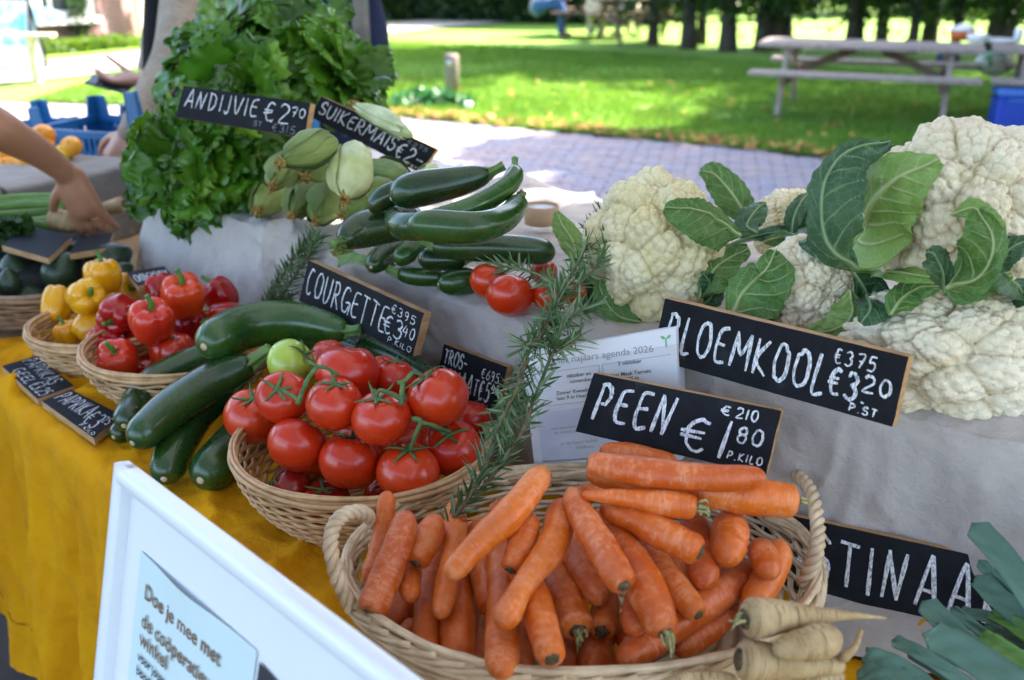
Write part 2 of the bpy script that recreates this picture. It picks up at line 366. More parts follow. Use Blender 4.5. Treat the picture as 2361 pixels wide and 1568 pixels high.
for i in range(9):  # the row goes on past the picture's right edge and turns towards the pavement
    tree(9.3+i*.55, 14.2-i*1.35, i+2, 'bushy tree of the row that turns towards the pavement beyond the cool box', 1.25, 'trees at the end of the row')
# sunlit bushes behind the row
for i in range(16):
    V, Fc = leaf_cloud(2600, crown_fn(1.5, .8, .1, 2.6+1.2*rng.random(), 9), .11) if i < 4 else (None, None)
    if i < 4: bush_d = (bush_d+[0]) if i else [0]; o = mk('foliage', V, Fc, M_LEAFL, smooth=False, local=True); bush_d[i] = o.data; bpy.data.objects.remove(o)
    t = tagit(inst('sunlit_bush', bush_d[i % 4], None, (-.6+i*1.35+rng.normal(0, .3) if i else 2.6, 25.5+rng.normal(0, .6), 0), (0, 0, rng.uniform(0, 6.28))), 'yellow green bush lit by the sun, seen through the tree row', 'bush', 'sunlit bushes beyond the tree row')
# dark clipped hedge closing the lawn
def hedge_pts(n):
    a, b = PZ(820, 50, 0), PZ(1560, 62, 0); t = rng.uniform(-.25, 1.0, n)[:, None]; f = rng.uniform(0, 1, n); top = rng.uniform(0, 1, n) < .25
    z = np.where(top, 2.7+rng.uniform(-.1, .12, n), rng.uniform(.05, 2.7, n)); dep = np.where(top, rng.uniform(0, 1.2, n), rng.normal(0, .09, n))
    p = a*(1-t)+b*t; p[:, 1] += dep; p[:, 2] = z; p += .12*vnoise(p, 2.2, 8)[:, None]*np.array([0, 1, .5]); return p
V, Fc = leaf_cloud(26000, hedge_pts, .075)
hd = tagit(mk('foliage', V, Fc, M_LEAFD, smooth=False), 'tall dark green clipped hedge closing the far end of the lawn', 'hedge'); hd.name = 'clipped_hedge'
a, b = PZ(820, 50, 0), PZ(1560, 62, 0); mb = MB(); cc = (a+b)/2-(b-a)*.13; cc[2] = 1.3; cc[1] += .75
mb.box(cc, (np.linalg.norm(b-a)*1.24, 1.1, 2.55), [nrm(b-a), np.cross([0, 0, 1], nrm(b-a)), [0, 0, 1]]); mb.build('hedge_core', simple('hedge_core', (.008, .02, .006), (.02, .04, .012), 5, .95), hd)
# a light green weeping shrub seen between the shoppers
V, Fc = leaf_cloud(5000, crown_fn(1.1, .8, .2, 4.4, 14), .10)
p = PZ(640, 70, 0); o = mk('weeping_shrub', V+np.array([p[0]+.1, p[1]-1.5, 0]), Fc, M_LEAFL, smooth=False); tagit(o, 'light green loose shrub behind the shopper in dark clothes', 'shrub')
# ------------------------------------------------------------ far brick house
s = NT('house_brick'); v = s.coord('Object', rnd=False); br = s.n('TexBrick'); br.inputs['Scale'].default_value = 4.3; br.inputs['Mortar Size'].default_value = .018
br.inputs['Color1'].default_value = (.28, .11, .08, 1); br.inputs['Color2'].default_value = (.20, .10, .10, 1); br.inputs['Mortar'].default_value = (.30, .25, .24, 1)
mp = s.n('Mapping'); mp.inputs['Rotation'].default_value = (R(90), 0, 0); s.l(v, mp.inputs[0]); s.l(mp.outputs[0], br.inputs[0])
M_HB = s.done(s.mix(s.ramp(s.noise(v, 1.2, 4), [(.4, (0, 0, 0)), (.7, (.7, .7, .7))]), br.outputs[0], (.22, .16, .17)), .9)
M_WHITE = simple('white_paint', (.78, .78, .76), (.72, .72, .70), 4, .5)
M_GLASSD = simple('window_glass', (.05, .06, .07), None, rough=.08)
M_PLAST = simple('pale_render', (.62, .52, .42), (.70, .60, .50), 3, .9)
p0, p1 = PZ(-260, 150, 0), PZ(238, 108, 0); p2 = p1+np.array([2.1, 5.2, 0]); p2 = PZ(318, 84, 0)
house = empty('brick_house', (p0+p1)/2, 'old brick house with white sash windows beside the path', 'house')
def wall_quad(mb, a, b, z0, z1, th=.3):
    d = nrm(b-a); n = np.array([d[1], -d[0], 0]); c0 = (a+b)/2-n*th/2; c0 = np.array([c0[0], c0[1], (z0+z1)/2]); mb.box(c0, (np.linalg.norm(b-a), th, z1-z0), [d, -n, [0, 0, 1]])
mb = MB(); wall_quad(mb, p0, p1, 0, 5.2); mb.build('wall', M_HB, house)
mb = MB(); wall_quad(mb, p1+np.array([0, .02, 0]), p2, 0, 5.199); mb.build('wall', M_HB, house)
d = nrm(p1-p0); n = np.array([d[1], -d[0], 0])
for k, (u, nn) in enumerate([(160, 0), (-60, 1)]):
    q = PZ(u, 116, 0); t = np.dot(q-p0, d)
    c0 = p0+d*t; zb = .5
    fr = MB()
    for sx in (-.5, .5): fr.box(c0+d*sx+n*.02+[0, 0, zb+.85], (.09, .1, 1.7), [d, n, [0, 0, 1]])
    for zz in (zb+.045, zb+.85, zb+1.66): fr.box(c0+n*.022+[0, 0, zz], (.92, .1, .09), [d, n, [0, 0, 1]])
    fr.box(c0+n*.08+[0, 0, zb-.06], (1.2, .22, .08), [d, n, [0, 0, 1]])
    for sx in (-.17, .17): fr.box(c0+d*sx+n*.03+[0, 0, zb+.85], (.04, .05, 1.56), [d, n, [0, 0, 1]])
    wf = fr.build('window', M_WHITE, house)
    gm = MB(); gm.box(c0+n*.0+[0, 0, zb+.85], (.92, .03, 1.6), [d, n, [0, 0, 1]]); g = gm.build('pane', M_GLASSD); g.parent = wf; g.location = (0, 0, 0)
    for v_ in g.data.vertices: pass
    Vg = np.concatenate(gm.V)-np.array(house.location); g.data.vertices.foreach_set('co', Vg.ravel().astype(np.float32))
mb = MB(); rf0 = p0+[0, 0, 5.2]; c0 = (p0+p1)/2-n*2; mb.box(c0+[0, 0, 5.4], (np.linalg.norm(p1-p0)+.6, 5, .35), [d, -n, [0, 0, 1]]); mb.build('roof', simple('roof_tile', (.09, .05, .04), (.14, .08, .06), 3, .85), house)
wb = empty('cottage', PZ(370, 92, 0), 'pale cottage in full sun behind the brick house', 'house')
mb = MB(); a_, b_ = PZ(300, 88, 0)+[0, .6, 0], PZ(520, 66, 0); wall_quad(mb, a_, b_, 0, 4.6); mb.build('wall', M_PLAST, wb)
dd = nrm(b_-a_); mb = MB(); mb.box((a_+b_)/2+[0, 1.8, 4.75], (np.linalg.norm(b_-a_)+.5, 4.2, .3), [dd, [-dd[1], dd[0], 0], [0, 0, 1]]); mb.build('roof', simple('roof_tile_red', (.2, .08, .05), (.26, .12, .08), 3, .85), wb)
for k_, uu in enumerate((360, 450)):
    q = a_+(b_-a_)*(.25+.45*k_); nn = np.array([dd[1], -dd[0], 0]); mb = MB(); mb.box(q+nn*.03+[0, 0, 1.7], (.9, .06, 1.3), [dd, nn, [0, 0, 1]]); mb.build('window', M_WHITE, wb)
    mb = MB(); mb.box(q+nn*.07+[0, 0, 1.7], (.74, .03, 1.14), [dd, nn, [0, 0, 1]]); mb.build('pane', M_GLASSD, wb)
# ivy patch and weeds at the foot of the house
def foot(n):
    t = rng.uniform(.35, 1.05, n)[:, None]; p = p0*(1-t)+p1*t; p = p+np.array([n_v[0], n_v[1], 0])*rng.uniform(.1, .8, n)[:, None]; p[:, 2] = rng.uniform(0, .2, n); return p
n_v = np.array([d[1], -d[0], 0])
V, Fc = leaf_cloud(2200, foot, .05); tagit(mk('weeds', V, Fc, M_LEAFL, smooth=False), 'sunlit weeds growing along the foot of the brick house', 'weeds', kind='stuff')
def ivyf(n):
    q = p0+(p1-p0)*.86; p = q+np.array([n_v[0], n_v[1], 0])*rng.uniform(.05, .3, n)[:, None]+(p1-p0)/np.linalg.norm(p1-p0)*rng.normal(0, .09, n)[:, None]; p[:, 2] = rng.uniform(0, 1.0, n); return p
V, Fc = leaf_cloud(350, ivyf, .05); tagit(mk('climbing_ivy', V, Fc, M_LEAFD, smooth=False), 'dark ivy climbing the brick house below its window', 'ivy')
# more big trees just outside the right of the picture: they shade the pavement and the lawn
big = [(5.9, 8.2), (5.2, 5.6), (6.9, 7.6), (7.6, 9.4), (9.3, 11.0), (8.2, 6.2), (10.0, 7.6), (9.8, 4.6), (7.4, 4.6)]
big_names = ['standing nearest the picnic table', 'standing nearest the market canopy', 'nearest the pavement bend', 'behind the pavement bend', 'midway along the lawn edge', 'beside the cool box lawn', 'deeper in the lawn', 'behind the first spreading tree', 'at the back of the group', 'over the pavement', 'closest to the stall']
dense_d = []
for i in range(3):
    V, Fc = leaf_cloud(15000, crown_fn(1.9, 1.9, 2.6, 7.6, 30), .13)
    V = V*np.array([1, 1, 1]); o = mk('crown', V, Fc, M_LEAFD, smooth=False, local=True); dense_d.append(o.data); bpy.data.objects.remove(o)
for i, (x, y) in enumerate(big):
    t = empty('shade_tree', (x, y, 0.02), 'large spreading shade tree, the one '+big_names[i], 'tree', 'large trees shading the pavement')
    inst('trunk', trunk_d[i % 5], t, rot=(0, 0, i*1.3), sc=(1.7, 1.7, 1.2)); inst('crown', dense_d[i % 3], t, rot=(0, 0, i*2.1), sc=(1.25, 1.25, 1.0))
# ============================================================ STALL
Q2 = math.sqrt(.5); E1 = np.array([Q2, -Q2, 0]); E2 = np.array([Q2, Q2, 0])   # along the front edge, and away from it
FRONT = .71*Q2
M_CANV = NT('canopy_fabric'); tr = M_CANV.n('BsdfTranslucent'); tr.inputs[0].default_value = (.16, .17, .19, 1); mx = M_CANV.n('MixShader'); mx.inputs[0].default_value = .5
M_CANV.done((.30, .31, .33), .8); M_CANV.l(M_CANV.b.outputs[0], mx.inputs[1]); M_CANV.l(tr.outputs[0], mx.inputs[2]); M_CANV.l(mx.outputs[0], M_CANV.out.inputs[0]); M_CANV = M_CANV.m
M_ALU = simple('aluminium_pole', (.16, .155, .15), (.24, .235, .225), 20, .45, Metallic=.6)
pb = P(834, 90, 3.0); pole = np.array([pb[0], pb[1], 0])
can = empty('market_canopy', pole, 'grey fabric market canopy on dark grey poles over the stall', 'canopy')
c_e2 = np.dot(pole, E2); c_e1 = np.dot(pole, E1); W1, D1 = 4.6, 2.9
def cpt(a, b, z): return E1*(c_e1+a)+E2*(c_e2+b)+np.array([0, 0, z])
def pole_at(a, b, h=2.3):
    mb = MB(); c0 = cpt(a, b, h/2)
    mb.box(c0, (.042, .042, h), [nrm([1, .1, 0]), nrm([-.1, 1, 0]), [0, 0, 1]], bev=.006)
    for sx in (-1, 1): mb.box(c0+np.array([sx*.0225, -.004, 0]), (.006, .02, h-.02), None)
    mb.box(cpt(a, b, .01), (.14, .14, .02), None); return mb.build('pole', M_ALU, can)
for a, b in ((0, 0), (W1, 0), (0, -D1), (W1, -D1)): pole_at(a, b)
def roof_fn(U, W):
    a = -.2+U*(W1+.4); b = .2-W*(D1+.4); z = 2.28+.75*(1-np.abs(2*W-1))*1.0
    return E1[None]*(c_e1+a)[:, None]+E2[None]*(c_e2+b)[:, None]+np.stack([0*a, 0*a, z], -1)
V, Fc, uv = grid(24, 24, roof_fn); mk('roof_fabric', V, Fc, M_CANV, can, uv=uv)
mb = MB()
for b in (.2, -D1-.2): mb.box((cpt(-.2, b, 2.16)+cpt(W1+.2, b, 2.16))/2, (W1+.4, .004, .24), [E1, E2, [0, 0, 1]])
mb.build('valance', M_CANV, can)
mb = MB()
for b in (0, -D1): mb.box((cpt(0, b, 2.29)+cpt(W1, b, 2.29))/2, (W1, .03, .03), [E1, E2, [0, 0, 1]])
for a in (0, W1): mb.box((cpt(a, 0, 2.30)+cpt(a, -D1, 2.30))/2, (.03, D1, .03), [E1, E2, [0, 0, 1]])
mb.build('roof_frame', M_ALU, can)
# ------------------------------------------------------------ cloth materials
def cloth(name, a, b, wv=700, wr=.25, stain=None):
    s = NT(name); v = s.coord('Object', rnd=False); col = s.ramp(s.noise(v, 5, 5, .6), [(.35, a), (.65, b)])
    if stain: col = s.mix(s.ramp(s.noise(v, 2.3, 6, .65), [(.58, (0, 0, 0)), (.74, (.8, .8, .8))]), col, stain)
    col = s.mix(s.ramp(s.noise(v, 260, 2), [(.66, (0, 0, 0)), (.74, (.35, .35, .35))]), col, tuple(x*.55 for x in a))
    wx = s.n('TexWave', wave_type='BANDS', bands_direction='X'); wx.inputs['Scale'].default_value = wv/6.28; s.l(v, wx.inputs[0])
    wy = s.n('TexWave', wave_type='BANDS', bands_direction='Z'); wy.inputs['Scale'].default_value = wv/6.28; s.l(v, wy.inputs[0])
    h = s.math('ADD', s.math('MULTIPLY', s.noise(v, 26, 6, .6), 3.2), s.math('MULTIPLY', s.math('ADD', wx.outputs[1], wy.outputs[1]), .03)); s.bump(h, .55, .004)
    m = s.done(col, .95); s.b.inputs['Specular IOR Level'].default_value = .15; return m
M_YEL = cloth('mustard_cotton', (.56, .235, .002), (.66, .31, .004), stain=(.42, .16, .003))
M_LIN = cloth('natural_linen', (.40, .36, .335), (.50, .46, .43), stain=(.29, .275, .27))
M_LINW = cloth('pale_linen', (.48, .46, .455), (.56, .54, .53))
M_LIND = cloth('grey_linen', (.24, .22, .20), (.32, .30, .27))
M_WOOD = simple('raw_wood', (.42, .25, .12), (.55, .36, .19), 12, .75, .3, 60, cs=(1, 6, 1))
def wr(X, Y, amp=1.0):
    p = np.stack([X, Y], -1); a = vnoise(p, 7, 1, 3); b = vnoise(p, 15, 2, 2)
    c = vnoise(p, 20, 14, 2); d = vnoise(p*[1, .5], 30, 16, 2); m_ = np.clip(vnoise(p, 3, 21, 2)+.5, 0, 1)
    return m_*(.005*(1-np.abs(c))**4+.0035*(1-np.abs(d))**4)+amp*(.0025*(1-np.abs(a))**5*2+.0012*b+.002*(1-np.abs(vnoise(p, 5, 9, 2)))**8*2)
# table and its mustard cloth --------------------------------------------------------
tb = empty('trestle_table', E1*-.8+E2*(FRONT+.6), 'long trestle table under the mustard cloth', 'table')
mb = MB(); mb.box(E1*-.75+E2*(FRONT+.62)+[0, 0, .72], (3.1, 1.2, .03), [E1, E2, [0, 0, 1]]); mb.build('table_top', M_WOOD, tb)
for a in (-2.0, .5):
    for b in (.16, 1.05):
        mb = MB(); mb.box(E1*a+E2*(FRONT+b)+[0, 0, .353], (.05, .05, .705), [E1, E2, [0, 0, 1]]); mb.build('leg', M_WOOD, tb)
def yel_fn(U, W):
    # W 0..1: hem -> front edge -> back; U along
    L = .66; T_ = 1.25; s_ = W*(L+T_)-L
    a0 = -2.0-np.clip(s_, 0, 9)*.35+np.clip(-s_, 0, 9)*-.10; a = a0+U*(.95-a0)
    top = s_ >= 0; e2 = np.where(top, FRONT+s_, FRONT); z = np.where(top, .755, .755+s_)
    p = np.stack([a, s_], -1)
    fold = vnoise(np.stack([a*1.0, 0*a], -1), 16, 4, 3)+.35*vnoise(np.stack([a, s_*.25], -1), 38, 6, 2)
    drop = np.clip(-s_/.25, 0, 1)
    e2 = e2-np.where(top, 0, .008+.034*drop*fold+.03*np.clip(-s_, 0, 1)+.004*vnoise(p, 24, 8))
    z = z+np.where(top, wr(a, s_, 3.2)+.007*np.clip(1-s_/.22, 0, 1)*np.abs(fold)*1.4, 0)
    rnd_ = np.exp(-(s_/.016)**2); z = z-.006*rnd_; e2 = e2+.005*rnd_
    z = z+np.where(s_ < -L*.8, .02*vnoise(np.stack([a, 0*a], -1), 4, 3), 0)
    z = z+np.where(~top, np.clip((-1.93-a)/.1, 0, 1)*.16*(-s_/L), 0)
    return E1[None]*a[:, None]+E2[None]*e2[:, None]+np.stack([0*z, 0*z, z], -1)
V, Fc, uv = grid(420, 260, yel_fn)
tagit(mk('yellow_tablecloth', V, Fc, M_YEL), 'creased mustard yellow cloth over the front table, hanging down its front', 'tablecloth')
# dark odds and ends under the table
mb = MB(); c0 = E1*-1.85+E2*(FRONT+.55)+[0, 0, .17]
for k, (dx, dy, dz) in enumerate([(0, 0, 0)]):
    mb.box(c0+[0, 0, -.155], (.5, .34, .02), [E1, E2, [0, 0, 1]])
    for sg in (-1, 1):
        mb.box(c0+E1*sg*.245, (.014, .34, .3), [E1, E2, [0, 0, 1]]); mb.box(c0+E2*sg*.165, (.478, .014, .3), [E1, E2, [0, 0, 1]])
cr_ = mb.build('storage_crate', simple('dark_plastic', (.012, .02, .018), (.02, .03, .025), 4, .5)); tagit(cr_, 'dark crate pushed under the table behind the hanging cloth', 'crate')
# risers ------------------------------------------------------------------------------
def crest_cloth(name, px, mat, label, z=1.0, depth=.66, foot=0.0, foot_z=.757, n=300, seed=1, amp=1.0, lean=.02, side0=False):
    pts = crom([PZ(u, v, z) for u, v in px], n)
    T = np.gradient(pts, axis=0); T /= np.linalg.norm(T, axis=1)[:, None]; B = np.stack([-T[:, 1], T[:, 0], 0*T[:, 0]], -1)
    B = B*np.sign(B[:, 1])[:, None]; H = z-foot_z; tot = depth+H+foot; m = 150
    s_ = np.linspace(-depth, H+foot, m); arc = np.r_[0, np.cumsum(np.linalg.norm(np.diff(pts, axis=0), axis=1))]
    A_, S_ = np.meshgrid(arc, s_, indexing='ij'); I = np.arange(n)[:, None]*np.ones((1, m), int)
    q = np.stack([A_.ravel(), S_.ravel()], -1)
    fold = (vnoise(np.stack([A_.ravel(), 0*A_.ravel()], -1), 17, seed, 3)+.4*vnoise(q*[1, .3], 45, seed+1, 2)).reshape(n, m)
    fine = vnoise(q, 22, seed+2, 3).reshape(n, m); cre = ((1-np.abs(vnoise(q, 8, seed+3, 2)))**6).reshape(n, m)
    off = np.zeros((n, m)); zz = np.full((n, m), z)
    top = S_ < 0; face = (S_ >= 0) & (S_ < H); ft = S_ >= H
    zz = np.where(face, z-S_, zz); zz = np.where(ft, foot_z+.0, zz)
    off = np.where(top, -S_, 0)-np.where(face, lean*(S_/H)+.020*amp*(S_/H)**.8*fold+.005*fine+.009*cre, 0)
    off = off-np.where(ft, (S_-H)+lean+.016*amp*fold, 0)
    zz = zz+np.where(top, .006*fine+.010*cre*amp+.005*fold*np.exp(S_/.08), 0)+np.where(ft, .002*fine+.004*cre, 0)
    r = np.exp(-(S_/.02)**2); zz = zz-.007*r; off = off+.005*r
    r = np.exp(-((S_-H)/.02)**2); zz = zz+.006*r*(foot > 0)
    V = pts[:, None, :]+B[:, None, :]*off[..., None]; V[..., 2] = zz
    Fi = np.arange(n-1)[:, None]*m+np.arange(m-1)[None, :]; Fc = np.stack([Fi, Fi+m, Fi+m+1, Fi+1], -1).reshape(-1, 4)
    o = mk(name, V.reshape(-1, 3), Fc, mat); tagit(o, label, 'tablecloth'); return pts, B, o
cr1, B1, _ = crest_cloth('linen_cloth', [(612, 523), (690, 552), (780, 592), (1000, 668), (1230, 748), (1500, 815), (1800, 885), (2200, 982), (2700, 1100)], M_LIN, 'natural linen cloth over the long raised shelf of the stall', seed=3, foot=.0)
cr0, B0, _ = crest_cloth('white_linen_cloth', [(335, 440), (430, 466), (520, 494), (612, 521)], M_LINW, 'off white linen cloth hanging from the box under the endive', seed=11, n=160, amp=.7, lean=.04)
# left side drape of that box (falls outward)
def side_fn(U, W):
    a = cr0[0]; bk = a+B0[0]*.6
    p = a[None]*(1-U[:, None])+bk[None]*U[:, None]; h = W*.25; p = p.copy(); p[:, 2] = 1.0-h; out = -E1*.13
    p = p+out[None]*(W**1.3*(1-.3*U)+0*W)[:, None]*1.1; f = .012*np.sin(U*26)*W; p = p-E1[None]*f[:, None]; return p
V, Fc, uv = grid(40, 30, side_fn); mk('side_drape', V, Fc, M_LINW, _)
# grey-white linen on the table under the parsnips and leeks
fp = [(1845, 1388), (1980, 1372), (2130, 1400), (2361, 1448), (2700, 1530)]
bk_ = crom([PZ(u, v, .757) for u, v in fp], 80)
def foot_fn(U, W):
    i = U*79; a = np.stack([np.interp(i, np.arange(80), bk_[:, k]) for k in range(3)], -1)
    d = np.array([-.42, -.90, 0]); s_ = W*.30; p = a+d[None]*s_[:, None]+np.array([.45, .9, 0])[None]*.15
    q = np.stack([p[:, 0], p[:, 1]], -1); p[:, 2] = .7695+.003*vnoise(q, 14, 3)+.006*(1-np.abs(vnoise(q, 7, 5, 2)))**5; return p
V, Fc, uv = grid(90, 60, foot_fn)
tagit(mk('linen_runner', V, Fc, M_LIN), 'pale linen cloth lying on the table under the parsnips and leeks', 'tablecloth')
# ------------------------------------------------------------ wicker
def wick(name, a, b):
    s = NT(name); v = s.coord('Object', rnd=True); col = s.ramp(s.noise(v, 40, 4), [(.3, a), (.6, b), (.85, tuple(x*1.15 for x in b))])
    col = s.mix(s.ramp(s.noise(v, 13, 5), [(.62, (0, 0, 0)), (.72, (.7, .7, .7))]), col, tuple(x*.45 for x in a)); s.bump(s.noise(v, 160, 3), .3, .001)
    return s.done(col, .55)
M_WK1 = wick('wicker_honey', (.42, .235, .10), (.60, .38, .19)); M_WK2 = wick('wicker_pale', (.46, .33, .19), (.66, .52, .34)); M_WK3 = wick('wicker_brown', (.16, .085, .04), (.27, .16, .085))
def rope(mb, path, r_st, n_st=3, turns=6, r_off=None, seg=6):
    path = crom(path, max(60, int(turns*14))) if len(path) < 60 else path; n = len(path); r_off = r_off or r_st*1.05
    T = np.gradient(path, axis=0); T /= np.linalg.norm(T, axis=1)[:, None]; N = np.zeros((n, 3)); x = nrm(np.cross(T[0], [.3, .2, 1]))
    for i in range(n): x = nrm(x-T[i]*np.dot(x, T[i])); N[i] = x
    B = np.cross(T, N); arc = np.linspace(0, turns*2*math.pi, n)
    for k in range(n_st):
        a = arc+k*2*math.pi/n_st; V, Fc, uv = loft(path+r_off*(np.cos(a)[:, None]*N+np.sin(a)[:, None]*B), r_st, seg); mb.add(V, Fc, uv)
def basket(name, label, c, a, b, ang, h, z0, mat, foot=.66, rows=12, stakes=30, r_w=.0032, rim='wrap', group=None, flare=.9, closed=False):
    t = empty(name, (c[0], c[1], z0), label, 'basket', group); ca, sa = math.cos(ang), math.sin(ang)
    def pt(th, s, k=0.0):  # s 0 foot .. 1 rim
        f = foot+(1-foot)*np.sin(s*math.pi/2)**flare; x = (a*f+k)*np.cos(th); y = (b*f+k)*np.sin(th)
        return np.stack([c[0]+ca*x-sa*y, c[1]+sa*x+ca*y, z0+.006+s*h+0*x], -1)
    mb = MB(); n = stakes*6; th = np.linspace(0, 2*math.pi, n+1)
    for i in range(rows):
        s_ = (i+.5)/rows; ph = math.pi*(i % 2)
        p = pt(th, s_+.006*np.sin(th*3+i), r_w*.95*np.sin(th*stakes/2+ph)); V, Fc, uv = loft(p, r_w*(.8+.35*rng.random()), 5, caps=False, squash=1.0); mb.add(V, Fc)
    w = mb.build('weave', mat, t, smooth=True); w['kind'] = 'stuff'
    mb = MB()
    for k in range(stakes):
        t0 = 2*math.pi*k/stakes; ss = np.linspace(-.02, 1, 9); V, Fc, uv = loft(pt(np.full(9, t0), ss), r_w*.85, 5); mb.add(V, Fc)
    st = mb.build('stakes', mat, t, smooth=True); st['kind'] = 'stuff'
    mb = MB()                                           # floor of the basket
    for k in range(10):
        f = (k+.5)/10; p = pt(th, 0*th, 0); cc = np.array([c[0], c[1], z0+.006]); p = cc+(p-cc)*f; V, Fc, uv = loft(p, a*foot/20*1.02, 4, caps=False, squash=.4); mb.add(V, Fc)
    mb.build('base', mat, t, smooth=True)
    mb = MB()
    if rim == 'wrap':
        for k, (dr, dz, rr) in enumerate([(0, .004, r_w*1.3), (r_w*1.5, 0, r_w*1.3), (-r_w*1.3, .001, r_w*1.2), (r_w*.9, .0085, r_w*1.0), (-r_w*.8, .008, r_w*.9)]):
            p = pt(th, 1+0*th, dr); p[:, 2] += dz+.0012*np.sin(th*5+k); V, Fc, uv = loft(p, rr, 7, caps=False); mb.add(V, Fc)
    else:                                               # loose plaited border: long strands climbing outwards over the edge
        for k in range(38):
            t0 = 2*math.pi*k/38+rng.normal(0, .02); L = rng.uniform(1.0, 1.5); q = np.linspace(0, 1, 26); tt = t0+q*L
            kk = .007*np.sin(q*math.pi)*rng.uniform(.8, 1.2)-.004+.002*np.sin(q*9+k); p = pt(tt, 1-.13+.13*np.sin(q*math.pi)+0*q, kk+rng.uniform(-.002, .002)); V, Fc, uv = loft(p, r_w*rng.uniform(.75, 1.1), 6); mb.add(V, Fc)
        for k in range(3):
            p = pt(th, .90+0*th, .005+.002*k); p[:, 2] -= .005*k; V, Fc, uv = loft(p, r_w*1.2, 6, caps=False); mb.add(V, Fc)
        for k in range(50):
            t0 = 2*math.pi*k/50; q = np.linspace(0, 1, 12); p = pt(t0+q*.42, .70+.25*q, .006+.004*np.sin(q*3)); V, Fc, uv = loft(p, r_w*1.1, 5); mb.add(V, Fc)
    rm = mb.build('rim', mat, t, smooth=True); return t, pt
BK = {}
BK['tomato'] = basket('wicker_basket', 'round honey coloured wicker basket holding the ripe vine tomatoes', (-.207, 1.238), .176, .172, 0, .098, .757, M_WK1, foot=.68, rows=15, stakes=44, r_w=.0028)
BK['carrot'] = basket('wicker_basket', 'large oval pale wicker basket with twisted handles, full of carrots', (.080, .967), .264, .201, R(3), .098, .757, M_WK2, foot=.78, rows=14, stakes=40, r_w=.0034, rim='loose')
BK['red'] = basket('wicker_basket', 'round brown wicker basket holding the red peppers', (-.583, 1.622), .160, .160, 0, .09, .757, M_WK1, foot=.62, rows=12, stakes=36, r_w=.003)
BK['yellow'] = basket('wicker_basket', 'small wicker basket holding the yellow peppers', (-.775, 1.775), .135, .135, 0, .07, .757, M_WK1, foot=.66, rows=10, stakes=30, r_w=.003)
BK['avocado'] = basket('wicker_basket', 'dark brown wicker basket holding the avocados', (-1.02, 2.04), .20, .17, R(-30), .085, .757, M_WK3, foot=.62, rows=10, stakes=26, r_w=.0042)
for pts_ in ([(812, 1405, .850), (778, 1330, .885), (762, 1250, .915), (782, 1196, .93), (830, 1180, .928), (862, 1210, .90), (866, 1262, .865)],
             [(1798, 1105, .862), (1830, 1094, .885), (1866, 1128, .905), (1884, 1200, .908), (1882, 1272, .89), (1850, 1350, .850)]):
    mb = MB(); rope(mb, crom([P(u, v, DZ(u, v, z)) for u, v, z in pts_], 130), .0043, 3, 6.5); mb.build('handle', M_WK2, BK['carrot'][0], smooth=True)
# ============================================================ PRODUCE: materials
def prod_carrot():
    s = NT('carrot_skin'); v = s.coord('UV', (1, 1, 1), False); oi = s.n('ObjectInfo'); mp = s.n('Mapping'); mp.inputs['Scale'].default_value = (2.2, 60, 1); s.l(v, mp.inputs[0])
    off = s.n('CombineXYZ'); s.l(s.math('MULTIPLY', oi.outputs['Random'], 50), off.inputs[2]); s.l(off.outputs[0], mp.inputs['Location'])
    o = s.coord('Object'); big = s.noise(o, 28, 5, .6); med = s.noise(o, 120, 5, .7); ln = s.noise(mp.outputs[0], 1.0, 4, .7)
    c = s.ramp(big, [(.3, (.54, .085, .008)), (.55, (.65, .120, .011)), (.75, (.72, .165, .016))])
    hs = s.n('HueSaturation'); s.l(c, hs.inputs['Color']); s.l(s.math('MULTIPLY_ADD', oi.outputs['Random'], .010, .499), hs.inputs['Hue']); s.l(s.math('MULTIPLY_ADD', oi.outputs['Random'], .3, .85), hs.inputs['Value']); c = hs.outputs[0]
    pm = s.math('MULTIPLY', s.ramp(s.math('ADD', s.math('MULTIPLY', med, .55), s.math('MULTIPLY', big, .45)), [(.49, (0, 0, 0)), (.56, (1, 1, 1))]), s.ramp(ln, [(.40, (.1, .1, .1)), (.56, (1, 1, 1))]))
    c = s.mix(s.math('MULTIPLY', pm, .50), c, (.78, .34, .19))
    dl = s.ramp(ln, [(.62, (0, 0, 0)), (.68, (1, 1, 1))]); c = s.mix(s.math('MULTIPLY', s.math('MULTIPLY', dl, s.ramp(med, [(.5, (0, 0, 0)), (.6, (1, 1, 1))])), .6), c, (.14, .035, .01))
    sp = s.ramp(s.noise(o, 420, 2), [(.70, (0, 0, 0)), (.76, (1, 1, 1))]); c = s.mix(s.math('MULTIPLY', sp, .5), c, (.12, .05, .02))
    s.bump(s.math('ADD', s.math('MULTIPLY', ln, 1.0), s.math('MULTIPLY', med, .4)), .8, .0022)
    return s.done(c, s.math('MULTIPLY_ADD', pm, .2, .33), Subsurface_Weight=.12, Subsurface_Scale=.004)
M_CAR = prod_carrot()
M_CROWN = simple('carrot_crown', (.035, .025, .015), (.16, .11, .05), 260, .9, .9, 500)
M_STUB = simple('leaf_stub', (.22, .20, .07), (.40, .40, .18), 200, .8, .5, 300)
